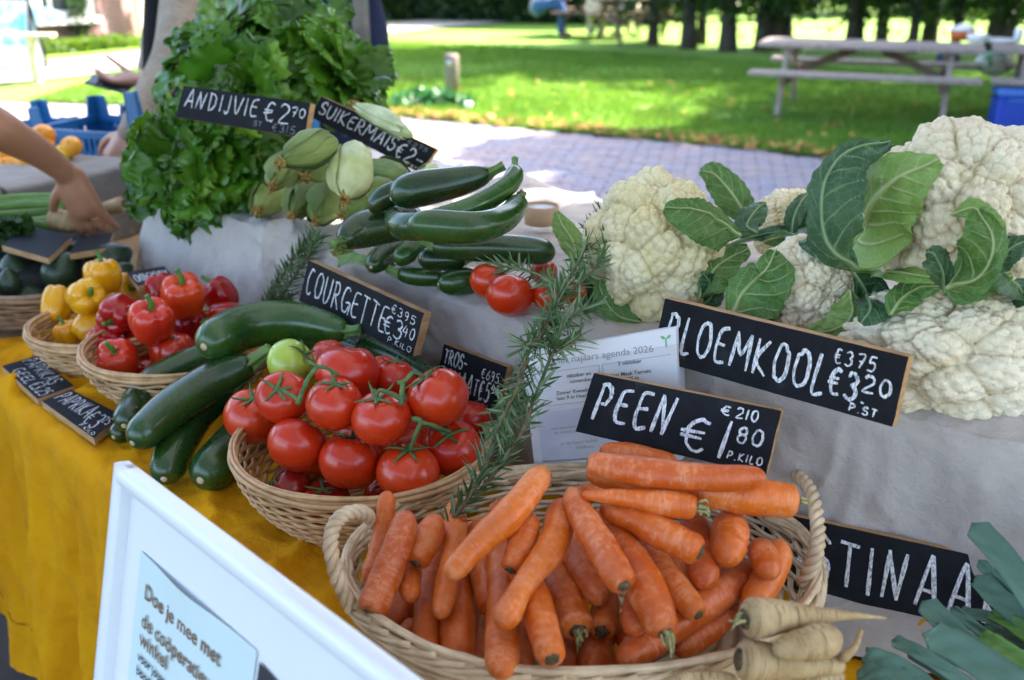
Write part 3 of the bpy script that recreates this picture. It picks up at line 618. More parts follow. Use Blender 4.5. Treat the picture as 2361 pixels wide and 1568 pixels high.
def prod_smooth(name, stops, scale=9, rough=.2, coat=.4, sss=.06, spots=None, hue=.02, val=.2, bump=.04):
    s = NT(name); oi = s.n('ObjectInfo'); o = s.coord('Object'); c = s.ramp(s.noise(o, scale, 3), stops)
    hs = s.n('HueSaturation'); s.l(c, hs.inputs['Color']); s.l(s.math('MULTIPLY_ADD', oi.outputs['Random'], hue*.4, .502-hue*.2), hs.inputs['Hue']); s.l(s.math('MULTIPLY_ADD', oi.outputs['Random'], val, 1-val/2), hs.inputs['Value']); c = hs.outputs[0]
    if spots: c = s.mix(s.math('MULTIPLY', s.ramp(s.noise(o, spots[0], 2), [(spots[1], (0, 0, 0)), (spots[1]+.05, (1, 1, 1))]), spots[3]), c, spots[2])
    s.bump(s.noise(o, 60, 4), bump, .002)
    return s.done(c, s.math('MULTIPLY_ADD', s.noise(o, 30, 4), .16, rough-.06), Coat_Weight=coat, Coat_Roughness=.06, Subsurface_Weight=sss, Subsurface_Scale=.01)
M_TOM = prod_smooth('tomato_skin', [(.3, (.50, .018, .003)), (.7, (.62, .038, .005))], 12, .26, .22, .05, (500, .74, (.75, .3, .12), .3))
M_TOMG = prod_smooth('green_tomato_skin', [(.3, (.30, .42, .04)), (.7, (.40, .50, .07))], 12, .22, .35, .05)
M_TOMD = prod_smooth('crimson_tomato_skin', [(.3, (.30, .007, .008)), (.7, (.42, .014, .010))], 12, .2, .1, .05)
M_CAL = simple('calyx_green', (.045, .10, .025), (.10, .18, .05), 60, .65, .4, 300)
M_PEPR = prod_smooth('red_pepper_skin', [(.3, (.34, .004, .005)), (.6, (.48, .008, .006)), (.8, (.56, .020, .006))], 9, .17, .15, .04)
M_PEPO = prod_smooth('scarlet_pepper_skin', [(.3, (.58, .02, .008)), (.62, (.66, .05, .008)), (.8, (.66, .09, .008))], 9, .17, .15, .04)
M_PEPY = prod_smooth('yellow_pepper_skin', [(.3, (.72, .29, .003)), (.6, (.80, .40, .006)), (.8, (.80, .22, .004))], 8, .2, .1, .06, None, .012)
M_STEM = simple('pepper_stem', (.045, .16, .02), (.09, .25, .04), 30, .45, .2, 120)
def prod_zuc(name, a, b, fl, amt):
    s = NT(name); v = s.coord('UV', (34, 26, 1), False); o = s.coord('Object'); oi = s.n('ObjectInfo'); c = s.ramp(s.noise(o, 12, 3), [(.3, a), (.7, b)])
    hs = s.n('HueSaturation'); s.l(c, hs.inputs['Color']); s.l(s.math('MULTIPLY_ADD', oi.outputs['Random'], .7, .65), hs.inputs['Value']); c = hs.outputs[0]
    f = s.ramp(s.noise(o, 420, 3, .6), [(.60, (0, 0, 0)), (.72, (1, 1, 1))]); st = s.ramp(s.noise(s.coord('UV', (9, .8, 1), False), 2.2, 2), [(.45, (.25, .25, .25)), (.62, (1, 1, 1))])
    c = s.mix(s.math('MULTIPLY', s.math('MULTIPLY', f, st), amt), c, fl); s.bump(s.noise(o, 140, 5), .12, .001)
    return s.done(c, s.math('MULTIPLY_ADD', s.noise(o, 60, 5), .3, .14), Coat_Weight=.35, Coat_Roughness=.15)
M_ZUC = prod_zuc('courgette_skin', (.006, .026, .005), (.014, .052, .008), (.08, .17, .04), .6)
M_ZUC2 = prod_zuc('courgette_skin_light', (.012, .045, .006), (.024, .082, .010), (.11, .21, .05), .7)
M_ZST = simple('courgette_stem', (.07, .15, .03), (.14, .24, .06), 40, .6, .5, 120)
M_SCAR = simple('cut_scar', (.42, .30, .19), (.58, .46, .32), 150, .85, .4, 300)
M_CORN = NT('corn_husk'); v = M_CORN.coord('UV', (26, 1.2, 1), False); o = M_CORN.coord('Object')
c = M_CORN.mix(M_CORN.ramp(M_CORN.noise(o, 14, 3), [(.35, (0, 0, 0)), (.7, (1, 1, 1))]), (.17, .26, .045), (.42, .48, .16))
c = M_CORN.mix(M_CORN.math('MULTIPLY', M_CORN.noise(v, 2.5, 3), .8), c, (.13, .22, .04)); M_CORN.bump(M_CORN.noise(v, 3, 4), .9, .004); M_CORN = M_CORN.done(c, .55, Subsurface_Weight=.05, Subsurface_Scale=.01)
M_CORNP = simple('corn_husk_pale', (.38, .44, .16), (.58, .62, .32), 20, .5, .4, 60, cs=(1, 1, 1))
M_SILK = simple('corn_silk', (.18, .09, .02), (.42, .30, .08), 120, .9, .9, 300)
M_PARS = NT('parsnip_skin'); v = M_PARS.coord('UV', (1.5, 46, 1), False); o = M_PARS.coord('Object'); c = M_PARS.ramp(M_PARS.noise(o, 40, 5), [(.3, (.36, .23, .09)), (.7, (.58, .44, .24))])
c = M_PARS.mix(M_PARS.math('MULTIPLY', M_PARS.ramp(M_PARS.noise(v, 1.3, 5, .7), [(.52, (0, 0, 0)), (.62, (1, 1, 1))]), .85), c, (.17, .085, .03)); M_PARS.bump(M_PARS.noise(v, 1.3, 5, .7), .9, .003); M_PARS = M_PARS.done(c, .7, Subsurface_Weight=.05, Subsurface_Scale=.004)
M_AVO = prod_smooth('avocado_skin', [(.3, (.010, .030, .014)), (.7, (.028, .060, .026))], 40, .38, .1, 0, (260, .62, (.07, .11, .04), .5), .02, .3, .5)
M_ORG = prod_smooth('orange_peel', [(.3, (.78, .26, .01)), (.7, (.85, .36, .015))], 20, .4, .2, .05, None, .02, .1, .5)
M_LEM = prod_smooth('lemon_peel', [(.3, (.78, .42, .02)), (.7, (.85, .56, .03))], 20, .4, .2, .05, None, .02, .1, .5)
# ------------------------------------------------------------ piling things up
PILE = []          # spheres (x, y, z, r) of everything already lying in a pile
def settle(ctrl, z0, z1, lift0=0.0, tol=.86, maxlift=.25, n=14, group=None, step=.004):
    """ctrl: [(u, v, width_px)...] in order; heights go from z0 to z1; lifted until it rests on, not in, what lies below it"""
    c = np.array(ctrl, float); q = crom(c, n) if len(c) > 1 else c; t = np.linspace(0, 1, len(q)); zb = z0*(1-t)+z1*t
    lift = lift0; near = np.array(PILE) if PILE else np.zeros((0, 4)); eye = np.array([0, 0, CAMH])
    while lift < maxlift:
        pts = np.array([P(u, v, DZ(u, v, z+lift)) for (u, v, w_), z in zip(q, zb)]); d = np.array([DZ(u, v, z+lift) for (u, v, w_), z in zip(q, zb)]); r = q[:, 2]/2/F*d*1.09
        if len(near) == 0: break
        df = near[None, :, :3]-pts[:, None]; dist = np.linalg.norm(df, axis=2); pen = (r[:, None]+near[None, :, 3])*tol-dist
        rd = (pts-eye)/np.linalg.norm(pts-eye, axis=1)[:, None]; along = (df*rd[:, None]).sum(2); perp = np.sqrt(np.clip(dist**2-along**2, 0, None))
        behind = (along < -.0) & (perp < (r[:, None]+near[None, :, 3])*.7) & (dist < .35)
        if not (pen > 0).any() and not behind.any(): break
        lift += step
    for p, rr in zip(pts, r): PILE.append((*p, rr))
    return pts, r
def pile_reset(): PILE.clear()
# ------------------------------------------------------------ shapes
def carrot(ctrl, z0, z1, label, crown=1, stub=None, bend=None, tip=.35, mat=None, name='carrot', cat='carrot', group='carrots heaped in the big basket', **kw):
    """ctrl from one end to the other; crown = 1 the stalk end is last, 0 first, None hidden"""
    pts, r = settle(ctrl, z0, z1, **kw); n = 46; t = np.linspace(0, 1, len(pts)); tt = np.linspace(0, 1, n); pth = crom(pts, n); rr = np.interp(tt, t, r)
    L = np.r_[0, np.cumsum(np.linalg.norm(np.diff(pth, axis=0), axis=1))]; tot = L[-1]
    def cap(x, rad, blunt, fl=0.0): x = np.clip(x/(rad*blunt), 0, 1); return fl+(1-fl)*np.sqrt(np.clip(1-(1-x)**2, 0.0, 1))
    c0, c1 = rr[0], rr[-1]; k = cap(L, c0, 1.5 if crown != 0 else .7)*cap(tot-L, c1, 1.5 if crown != 1 else .7)
    # re-space so the rounded ends have enough rings
    e = tot*(.5-.5*np.cos(np.linspace(0, math.pi, n))); pth2 = np.stack([np.interp(e, L, pth[:, i]) for i in range(3)], -1); r2 = np.interp(e, L, rr)
    k = cap(e, c0, 1.5 if crown != 0 else .55, .0 if crown != 0 else .42)*cap(tot-e, c1, 1.5 if crown != 1 else .55, .0 if crown != 1 else .42)
    ph = rng.uniform(0, 6, 6); f = lambda th, s_: 1+.018*np.sin(2*th+ph[0]+3*s_)+.020*np.sin(s_*19+ph[1])+.014*np.sin(s_*43+ph[2]+th)-.03*np.clip(np.sin(s_*61+ph[4]+.8*np.sin(th+ph[5]))-.8, 0, 1)*3+.01*np.sin(3*th+ph[3]-s_*9)
    V, Fc, uv = loft(pth2, np.maximum(r2*k, 1e-4), 22, f); uv = uv*np.array([1, tot/.2])
    t_ = empty(name, pts[len(pts)//2]-[0, 0, r[len(pts)//2]], label, cat, group); mk('root', V, Fc, mat or M_CAR, t_, uv=uv)
    if crown is not None:
        e_ = -1 if crown == 1 else 0; o_ = pth[-1] if crown == 1 else pth[0]; dr = nrm(pth[-1]-pth[-4]) if crown == 1 else nrm(pth[0]-pth[3]); R_ = (c1 if crown == 1 else c0)
        V, Fc = sphere(14, 8); x = nrm(np.cross(dr, [.2, .3, 1])); y = np.cross(dr, x); w_ = R_*.50
        Vn = V*(1+.25*rng.normal(0, .35, (len(V), 1))); mk('crown_scar', o_+(Vn[:, :1]*x+Vn[:, 1:2]*y)*w_+Vn[:, 2:]*dr*w_*.35-dr*R_*.02, Fc, M_CROWN, t_)
        if stub:
            mb = MB()
            for q in range(stub):
                a = rng.uniform(0, 6.28); l = rng.uniform(.006, .016); b = o_+(math.cos(a)*x+math.sin(a)*y)*w_*rng.uniform(.1, .7)
                V, Fc, uv = loft(crom([b, b+dr*l*.6+rng.normal(0, .0015, 3), b+dr*l+rng.normal(0, .003, 3)+np.array([0, 0, -.003])], 5), np.linspace(.0022, .0009, 5), 5); mb.add(V, Fc)
            mb.build('leaf_stubs', M_STUB, t_, smooth=True)
    return t_
def courgette(ctrl, z0, z1, label, stem=1, mat=None, scar=True, group=None, wk=1.08, flat=False, **kw):
    pts, r = settle([(a, b, c*wk) for a, b, c in ctrl], z0, z1, **kw); n = 54; pth = crom(pts, n); rr = np.interp(np.linspace(0, 1, n), np.linspace(0, 1, len(r)), r)
    L = np.r_[0, np.cumsum(np.linalg.norm(np.diff(pth, axis=0), axis=1))]; tot = L[-1]; e = tot*(.5-.5*np.cos(np.linspace(0, math.pi, n)))
    p2 = np.stack([np.interp(e, L, pth[:, i]) for i in range(3)], -1); r2 = np.interp(e, L, rr)
    def cap(x, rad, b, fl): x = np.clip(x/(rad*b), 0, 1); return fl+(1-fl)*np.sqrt(np.clip(1-(1-x)**2, 0, 1))
    bl = .16
    k = cap(e, rr[0], 1.15 if stem == 1 else 1.6, bl if stem == 1 else .55)*cap(tot-e, rr[-1], 1.15 if stem != 1 else 1.6, bl if stem != 1 else .55)
    ph = rng.uniform(0, 6.28); f = lambda th, s_: 1+.022*np.cos(5*th+ph)+.010*np.cos(10*th+ph*2)+.008*np.sin(s_*9+ph)
    V, Fc, uv = loft(p2, r2*k, 30, f); t_ = empty('courgette', pts[len(pts)//2]-[0, 0, r[len(pts)//2]], label, 'courgette', group); mk('skin', V, Fc, mat or M_ZUC, t_, uv=uv)
    for which in (0, 1):
        o_, dr, R_ = (p2[0], nrm(pth[0]-pth[3]), rr[0]) if which == 0 else (p2[-1], nrm(pth[-1]-pth[-4]), rr[-1])
        if which == stem:
            ln = R_*1.5; f2 = lambda th, s_: 1+.24*np.cos(5*th)*(1-.3*s_); q = crom([o_-dr*R_*.12, o_+dr*ln*.45+np.array([0, 0, .2*R_]), o_+dr*ln+np.array([0, 0, .45*R_])], 8)
            V, Fc, uv = loft(q, np.array([.62, .5, .43, .40, .39, .40, .43, .45])*R_, 25, f2); mk('stem', V, Fc, M_ZST, t_, uv=uv)
        elif scar:
            V, Fc = sphere(12, 6); x = nrm(np.cross(dr, [.2, .3, 1])); y = np.cross(dr, x); w_ = max(R_*.2, .003); mk('blossom_scar', o_+(V[:, :1]*x+V[:, 1:2]*y)*w_+V[:, 2:]*dr*w_*.4, Fc, M_SCAR, t_)
    return t_
def calyx(parent, top, up, R_, n=5, stem=None, curl=1.0):
    mb = MB(); x = nrm(np.cross(up, [.3, .8, .1])); y = np.cross(up, x); a0 = rng.uniform(0, 6)
    for k in range(n):
        a = a0+k*2*math.pi/n+rng.normal(0, .15); d = math.cos(a)*x+math.sin(a)*y; l = R_*rng.uniform(.55, .85); c_ = rng.uniform(-.1, .75)*curl
        p = crom([top+up*.001, top+d*l*.4+up*l*.10, top+d*l*.8+up*l*(.05+.4*c_), top+d*l*(1.0-.15*c_)+up*l*(-.05+.9*c_)], 9)
        w_ = np.array([.8, 1, 1, .9, .75, .6, .45, .28, .08])*R_*.075; V, Fc, uv = loft(p, w_, 6, squash=.45, ref=up); mb.add(V, Fc)
    V, Fc, uv = loft([top-up*R_*.03, top+up*R_*.07], [R_*.13, R_*.08], 8); mb.add(V, Fc)
    if stem is not None:
        V, Fc, uv = loft(crom(stem, 10), R_*.06, 7); mb.add(V, Fc)
    return mb.build('calyx', M_CAL, parent, smooth=True)
def tomato(u, v, w_, z, label, up=None, cal=True, mat=None, group='vine tomatoes heaped in the round basket', stem=None, tall=.90, **kw):
    pts, r = settle([(u, v, w_)], z, z, **kw); c0, R_ = pts[0], r[0]; up = nrm(up if up is not None else [0, 0, 1]); V, Fc = sphere(40, 26); th = np.arccos(np.clip(V[:, 2], -1, 1)); ph = np.arctan2(V[:, 1], V[:, 0])
    p1 = rng.uniform(0, 6); k = 1-.20*np.exp(-(th/.42)**2)-.05*np.exp(-((math.pi-th)/.3)**2)+.016*np.cos(5*ph+p1)*np.exp(-((th-.5)/.7)**2)+.014*np.cos(2*ph+p1)+.01*np.sin(3*th+p1)
    Vs = V*k[:, None]*np.array([1, 1, tall])*R_; x = nrm(np.cross(up, [.3, .8, .1])); y = np.cross(up, x); W_ = c0+Vs[:, :1]*x+Vs[:, 1:2]*y+Vs[:, 2:]*up
    t_ = empty('tomato', c0-[0, 0, R_], label, 'tomato', group); mk('flesh', W_, Fc, mat or M_TOM, t_)
    if cal: calyx(t_, c0+up*R_*tall*.80, up, R_, stem=stem)
    return t_, c0, R_, up
def pepper(u, v, w_, z, label, up, mat, group, h=1.1, lobes=4, stem=True, stemcol=None, greenbase=False, **kw):
    pts, r = settle([(u, v, w_)], z, z, **kw); c0, R_ = pts[0], r[0]; up = nrm(up); V, Fc = sphere(56, 34); th = np.arccos(np.clip(V[:, 2], -1, 1)); ph = np.arctan2(V[:, 1], V[:, 0]); p1 = rng.uniform(0, 6)
    k = (np.abs(np.sin(th))**2.4+np.abs(np.cos(th))**2.4+1e-9)**(-1/2.4); lob = np.abs(np.cos(lobes*ph/2+p1)); body = 1+.13*(lob**.7-.7)*np.clip(np.sin(th)*1.6, 0, 1)
    x_ = k*body*(1-.30*np.exp(-(th/.38)**2)-.20*np.exp(-((math.pi-th)/.45)**2)); taper = 1-.16*(1-np.cos(th))/2
    Vs = V*x_[:, None]*R_*.93; Vs[:, :2] *= taper[:, None]; Vs[:, 2] *= h; Vs += .03*R_*vnoise(V, 2.2, int(p1*10))[:, None]
    x = nrm(np.cross(up, [.3, .8, .1])); y = np.cross(up, x); W_ = c0+Vs[:, :1]*x+Vs[:, 1:2]*y+Vs[:, 2:]*up
    t_ = empty('bell_pepper', c0-[0, 0, R_], label, 'pepper', group); mk('flesh', W_, Fc, mat, t_)
    if stem:
        top = c0+up*R_*.93*h*.62; mb = MB(); f = lambda a, s_: 1+.12*np.cos(5*a); V, Fc, uv = loft([top-up*R_*.03, top+up*R_*.07, top+up*R_*.13], [R_*.42, R_*.33, R_*.12], 20, f); mb.add(V, Fc)
        b = top+up*R_*.1; V, Fc, uv = loft(crom([b, b+up*R_*.3, b+up*R_*.58+x*R_*.18], 8), np.linspace(.12, .085, 8)*R_, 10, lambda a, s_: 1+.1*np.cos(5*a)); mb.add(V, Fc); V, Fc, uv = loft([b+up*R_*.57+x*R_*.17, b+up*R_*.64+x*R_*.20], [R_*.105, R_*.10], 10); mb.add(V, Fc)
        mb.build('stem', stemcol or M_STEM, t_, smooth=True)
    return t_
def blob(u, v, w_, z, name, label, cat, mat, group, up=(0, 0, 1), h=1.0, pear=0.0, stalk=True, **kw):
    pts, r = settle([(u, v, w_)], z, z, **kw); c0, R_ = pts[0], r[0]; up = nrm(up); V, Fc = sphere(28, 20); th = np.arccos(np.clip(V[:, 2], -1, 1)); k = 1-pear*.35*np.exp(-(th/.9)**2)
    Vs = V*R_; Vs[:, :2] *= k[:, None]; Vs[:, 2] *= h*(1+pear*.25*np.cos(th/1)); Vs += .02*R_*vnoise(V, 2, int(u))[:, None]; x = nrm(np.cross(up, [.3, .8, .1])); y = np.cross(up, x)
    t_ = empty(name, c0-[0, 0, R_], label, cat, group); mk('peel', c0+Vs[:, :1]*x+Vs[:, 1:2]*y+Vs[:, 2:]*up, Fc, mat, t_)
    top = c0+up*Vs[:, 2].max(); V, Fc = sphere(10, 6); mk('stalk_scar', top+V*np.array([1, 1, .6])*R_*.08-up*R_*.02, Fc, M_SCAR if name != 'orange' else M_STEM, t_); return t_
# ============================================================ PRODUCE: placed
def zc(pts, k, u0, v0): return [(u0+x*k, v0+y*k, w_*k) for x, y, w_ in pts]
# ---- carrots
Z1 = (.5127, 720.5, 979.8)
CR = [
 ([(1560,1010,110),(1400,1040,110)], .785,.785, None,0,'carrot buried lowest at the front right of the basket'),
 ([(1780,860,110),(1640,930,110)], .785,.785, None,0,'carrot buried under the long slanting one at the right'),
 ([(1960,720,110),(1860,820,110)], .785,.785, None,0,'carrot buried at the right below the stout hanging one'),
 ([(1600,560,110),(1640,700,110)], .79,.79, None,0,'carrot buried in the gap right of the heap centre'),
 ([(560,700,110),(600,900,110)], .785,.785, None,0,'carrot buried between the upright ones at the left'),
 ([(440,740,125),(390,840,135),(330,925,100)], .80,.80, None,0,'smooth deep orange carrot with its rounded tip showing low at the left rim'),
 ([(450,880,80),(420,1000,85)], .79,.79, None,0,'dark carrot end buried low at the left front of the basket'),
 ([(750,760,95),(725,1100,95)], .79,.80, None,0,'shaded carrot deep between the two upright carrots at the left front'),
 ([(950,900,95),(948,1140,90)], .79,.80, None,0,'thin shaded carrot just right of the cut off front carrot'),
 ([(1140,900,140),(1138,1140,140)], .80,.80, None,0,'thick carrot standing at the front rim, left one of the pair'),
 ([(1280,880,140),(1272,1140,148)], .80,.80, None,0,'thick carrot standing at the front rim, right one of the pair'),
 ([(1430,840,90),(1408,985,90)], .79,.79, 1,4,'small dark carrot with a black crown low in the middle of the heap'),
 ([(1900,800,100),(1790,915,105),(1630,1020,90)], .80,.80, None,0,'carrot lying deep against the front right rim'),
 ([(1980,640,120),(1800,765,150),(1560,930,150),(1380,1080,105)], .83,.82, None,0,'long carrot lying slantwise along the front right rim'),
 ([(2108,515,100),(2075,640,118),(1960,830,125)], .87,.83, None,0,'carrot propped against the right wall of the basket'),
 ([(1110,560,100),(1190,760,95)], .82,.80, None,0,'shaded carrot in the gap behind the heap centre'),
 ([(1700,400,120),(1740,560,125),(1765,730,128)], .86,.84, None,0,'carrot snapped off flat at its lower end'),
 ([(1330,760,110),(1300,930,118)], .83,.83, 1,0,'short carrot with a small brown crown below the heap centre'),
 ([(1470,740,105),(1440,930,118)], .82,.82, None,0,'short stub of a carrot beside the green topped one'),
 ([(760,420,100),(700,520,100)], .86,.84, None,0,'dull carrot half hidden under the rosemary tip'),
 ([(880,430,60),(812,345,62)], .86,.88, 1,0,'carrot showing only its brown crown behind the rosemary'),
 ([(540,520,95),(525,740,105),(512,1040,128)], .84,.82, 1,0,'long upright carrot at the left front with a dark crown against the rim'),
 ([(655,640,110),(655,860,135),(655,1075,146)], .84,.83, 1,9,'broad carrot at the front left with a ragged green crown'),
 ([(745,440,105),(765,640,112),(805,835,100)], .87,.84, 1,0,'carrot with a black crown between the steep carrots on the left'),
 ([(845,520,105),(855,800,125),(850,1130,148)], .85,.83, None,0,'pale carrot cut off by the front rim'),
 ([(930,600,110),(1000,800,135),(1078,1055,118)], .85,.84, 1,0,'carrot with a neat dark crown leaning to the right at the front'),
 ([(1020,560,110),(1100,720,140),(1195,925,145)], .87,.85, 1,11,'carrot with a shaggy dry crown in the lower middle'),
 ([(1190,440,100),(1215,620,135),(1300,800,105)], .88,.86, None,0,'glossy carrot with a bright orange tip, left of the thick central one'),
 ([(645,350,85),(638,560,98),(600,740,92),(572,870,78)], .89,.86, None,0,'slim crooked carrot with a bright tip under the rosemary sprig'),
 ([(440,600,88),(438,790,88)], .87,.86, None,0,'little carrot hanging tip down beside the left handle end'),
 ([(1420,440,85),(1560,640,112),(1738,855,95)], .89,.86, 1,0,'slender carrot with a small brown crown pointing to the lower right'),
 ([(1275,385,85),(1400,530,118),(1520,780,158),(1585,935,125)], .90,.86, 1,10,'large carrot with a bright green ragged crown'),
 ([(2000,520,110),(2065,690,110)], .89,.88, None,0,'blunt carrot with a split tip near the right handle'),
 ([(1880,390,135),(1875,500,152),(1862,628,120)], .91,.89, None,0,'stout carrot hanging tip down in the right half of the basket'),
 ([(990,400,85),(945,520,110),(892,655,92)], .90,.87, 1,0,'short carrot with a green tinged crown between two long ones'),
 ([(560,410,95),(515,520,112),(465,625,92)], .90,.88, 1,0,'short pale carrot with a round brown crown on the left of the heap'),
 ([(338,295,72),(318,480,82),(255,720,90)], .94,.86, None,0,'slender pinkish carrot standing up by the left handle'),
 ([(430,385,92),(385,540,118),(330,680,125),(262,845,128)], .93,.86, 1,0,'bent carrot leaning on the left rim with a dark crown'),
 ([(1190,290,60),(1340,310,60)], .90,.90, None,0,'carrot tip peeping out behind the pile near the back rim'),
 ([(1230,215,75),(1450,265,100),(1660,300,105),(1790,340,90)], .91,.90, None,0,'long carrot lying second from the top of the back row'),
 ([(1680,290,110),(1950,318,150),(2180,345,135)], .92,.91, 1,8,'thick carrot lying at the back right with a leafy stub'),
 ([(1290,370,75),(1450,425,110),(1600,500,132),(1745,575,118)], .91,.89, 1,0,'pinkish carrot lying slantwise with a dark ragged crown'),
 ([(1130,345,115),(1080,540,128),(950,720,95),(845,910,128)], .92,.88, None,0,'long crooked carrot with a bulbous bright orange end'),
 ([(1160,290,90),(1225,430,110),(1310,570,128),(1402,725,118)], .93,.90, 1,0,'thick scuffed central carrot with a round black crown'),
 ([(1212,312,38),(1420,330,72),(1580,350,100),(1725,370,105)], .94,.93, 1,14,'rough pale carrot lying across the heap with a long dry stalk'),
 ([(1050,195,95),(900,390,128),(760,520,112),(600,690,95)], .97,.90, None,0,'long curved carrot lying on top, pointing up to the price board'),
 ([(1290,115,55),(1420,125,80),(1640,175,70)], .93,.93, None,0,'carrot at the very back under the carrot price board'),
 ([(1242,170,92),(1480,212,118),(1800,238,108),(2038,232,92)], .945,.945, 0,0,'long smooth carrot lying topmost along the back of the heap'),
]
pile_reset()
for c_, z0, z1, cr_e, st, lb in CR: carrot(zc([(a_, b_, w_*1.06) for a_, b_, w_ in c_], *Z1), z0, z1, lb, cr_e, st, tol=.84, step=.003)
# ---- tomatoes
Z3 = (.3676, 461.0, 691.6); pile_reset(); TD = {}
def VW(x, y, z): return np.array([x, y, z])
TO = [ # x, y, w, z, up, calyx, material, label, key
 (1000,900,320,.815,VW(0,0,1),0,None,'tomato deep inside the heap, seen only as a dark red gap filler','a'),
 (1290,900,300,.815,VW(0,0,1),0,None,'shaded tomato behind the lower row on the right','b'),
 (700,960,280,.81,VW(0,0,1),0,None,'shaded tomato behind the lower row on the left','c'),
 (1150,1230,230,.79,VW(0,-.2,1),1,None,'small tomato low at the front rim with green sepals sticking up','d'),
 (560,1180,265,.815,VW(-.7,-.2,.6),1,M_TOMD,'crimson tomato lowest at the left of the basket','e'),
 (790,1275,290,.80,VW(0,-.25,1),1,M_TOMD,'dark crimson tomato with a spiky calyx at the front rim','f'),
 (1150,430,170,.93,VW(0,0,1),0,None,'sliver of a tomato behind the back row','g'),
 (810,360,230,.92,VW(0,0,1),0,None,'tomato at the back beside the green one','h'),
 (1215,490,250,.92,VW(0,.2,1),1,None,'small tomato at the back with its stalk standing up','i'),
 (1700,740,230,.87,VW(.2,.2,1),0,None,'shaded tomato at the far right behind the rosemary','j'),
 (330,725,335,.87,VW(.15,-.25,.9),1,None,'tomato hanging over the left rim of the basket','k'),
 (570,395,285,.94,VW(.7,-.1,.5),1,M_TOMG,'unripe lime green tomato at the back left','l'),
 (925,455,370,.93,VW(.1,.3,1),0,None,'large tomato at the back with no stalk showing','m'),
 (1580,925,345,.88,VW(-.1,-.45,.8),1,None,'tomato at the right with a star shaped calyx facing forward','n'),
 (520,610,315,.93,VW(-.05,-.55,.6),1,None,'tomato with its calyx turned to the front, upper left','o'),
 (845,650,335,.945,VW(.15,-.05,1),1,None,'tomato in the middle of the heap under the vine fork','p'),
 (1490,610,372,.945,VW(-.5,.0,.8),1,None,'biggest tomato, upper right, with a curled sepal','q'),
 (612,908,345,.88,VW(.3,.5,.6),0,None,'round plain tomato, lower left of the heap','r'),
 (1138,740,345,.93,VW(-.15,-.15,1),1,None,'tomato with long pointed sepals near the heap centre','s'),
 (945,1012,362,.87,VW(.1,.35,.9),1,None,'round plain tomato, lower middle of the heap','t'),
 (1306,1075,370,.86,VW(.05,-.05,1),1,None,'tomato with a tall forked stalk, lower right above the rim','u'),
]
for x, y, w_, z, up, ca_, m_, lb, key in TO:
    (u, v, ww), = zc([(x, y, w_)], *Z3); t_, c0, R_, up = tomato(u, v, ww, z, lb, up, bool(ca_), m_, tol=.90, step=.003); TD[key] = (c0, R_, up)
def vine(segs, label, dref):
    mb = MB(); c0 = None
    for pts_, w0, w1 in segs:
        q = []
        for x, y, off in pts_:
            (u, v, _), = zc([(x, y, 1)], *Z3); k = dref(x, y)-off; q.append(P(u, v, k))
        q = crom(q, 18); nz = 1+.08*np.sin(np.linspace(0, 15, 18)); V, Fc, uv = loft(q, np.linspace(w0, w1, 18)*nz, 8); mb.add(V, Fc)
    o = mb.build('tomato_vine', M_CAL, None, smooth=True); tagit(o, label, 'vine', 'vine stalks on the heaped tomatoes')
def dep(key): c0, R_, up = TD[key]; return proj(c0)[2]-R_*.55
vine([([(680,385,0),(735,415,.005),(790,425,.004),(868,470,-.012)],.0027,.0025),([(740,412,.004),(680,490,.006),(655,550,.006),(613,655,.004)],.0028,.0036),([(520,570,-.008),(560,590,.0),(600,615,.004),(618,640,.004)],.0024,.003)],
     'forked green vine stalk joining the green tomato and two red ones', lambda x, y: min(dep('p'), dep('o'))+.004)
vine([([(1108,605,0),(1130,565,.004),(1195,590,.006),(1262,622,.005)],.0024,.003),([(1272,515,.004),(1268,580,.006),(1266,655,.004)],.0032,.0038),([(1240,520,.004),(1290,505,.004),(1340,455,.002),(1405,480,-.012)],.003,.0024)],
     'cut vine stalk with a pale cut face between the two upper right tomatoes', lambda x, y: min(dep('s'), dep('q')))
vine([([(1335,745,.0),(1385,762,.004),(1350,850,.004),(1322,940,-.004)],.0036,.0028),([(1390,768,.004),(1470,790,.004),(1570,830,-.006)],.003,.0024)],
     'arched vine stalk above the two lower right tomatoes', lambda x, y: min(dep('n'), dep('u'))-.004)
vine([([(470,700,-.01),(430,730,.0),(395,770,.0)],.0032,.0038)], 'short cut stalk poking out between the tomatoes on the left', lambda x, y: dep('k'))
# ---- peppers
Z4 = (.3676, 0.0, 518.7); pile_reset()
for x, y, w_, z, up, h, m_, lb, st in [
 (480,600,200,.80,VW(0,-.3,1),1,M_PEPY,'yellow pepper deep in the middle of its basket',0),
 (355,500,190,.83,VW(.1,.7,.9),1.35,M_PEPY,'long smooth yellow pepper leaning on the left rim',0),
 (425,680,175,.81,VW(-.2,-.1,1),.95,M_PEPY,'small yellow pepper with a dark stalk at the front of its basket',1),
 (575,635,220,.82,VW(.6,.5,.6),1.1,M_PEPY,'yellow pepper lying on its side at the front of its basket',0),
 (760,420,245,.85,VW(.75,-.35,.3),1.05,M_PEPY,'orange tinged yellow pepper with its green stalk end to the right',1),
 (645,325,235,.87,VW(0,.05,1),1.0,M_PEPY,'yellow pepper standing at the back with a tall green stalk',1),
 (535,450,240,.87,VW(.55,-.6,.35),1.1,M_PEPY,'yellow pepper with its stalk hollow turned to the front right',1)]:
    (u, v, ww), = zc([(x, y, w_)], *Z4); pepper(u, v, ww, z, lb, up, m_, 'yellow peppers in the small basket', h, 4, bool(st), tol=.82)
pile_reset()
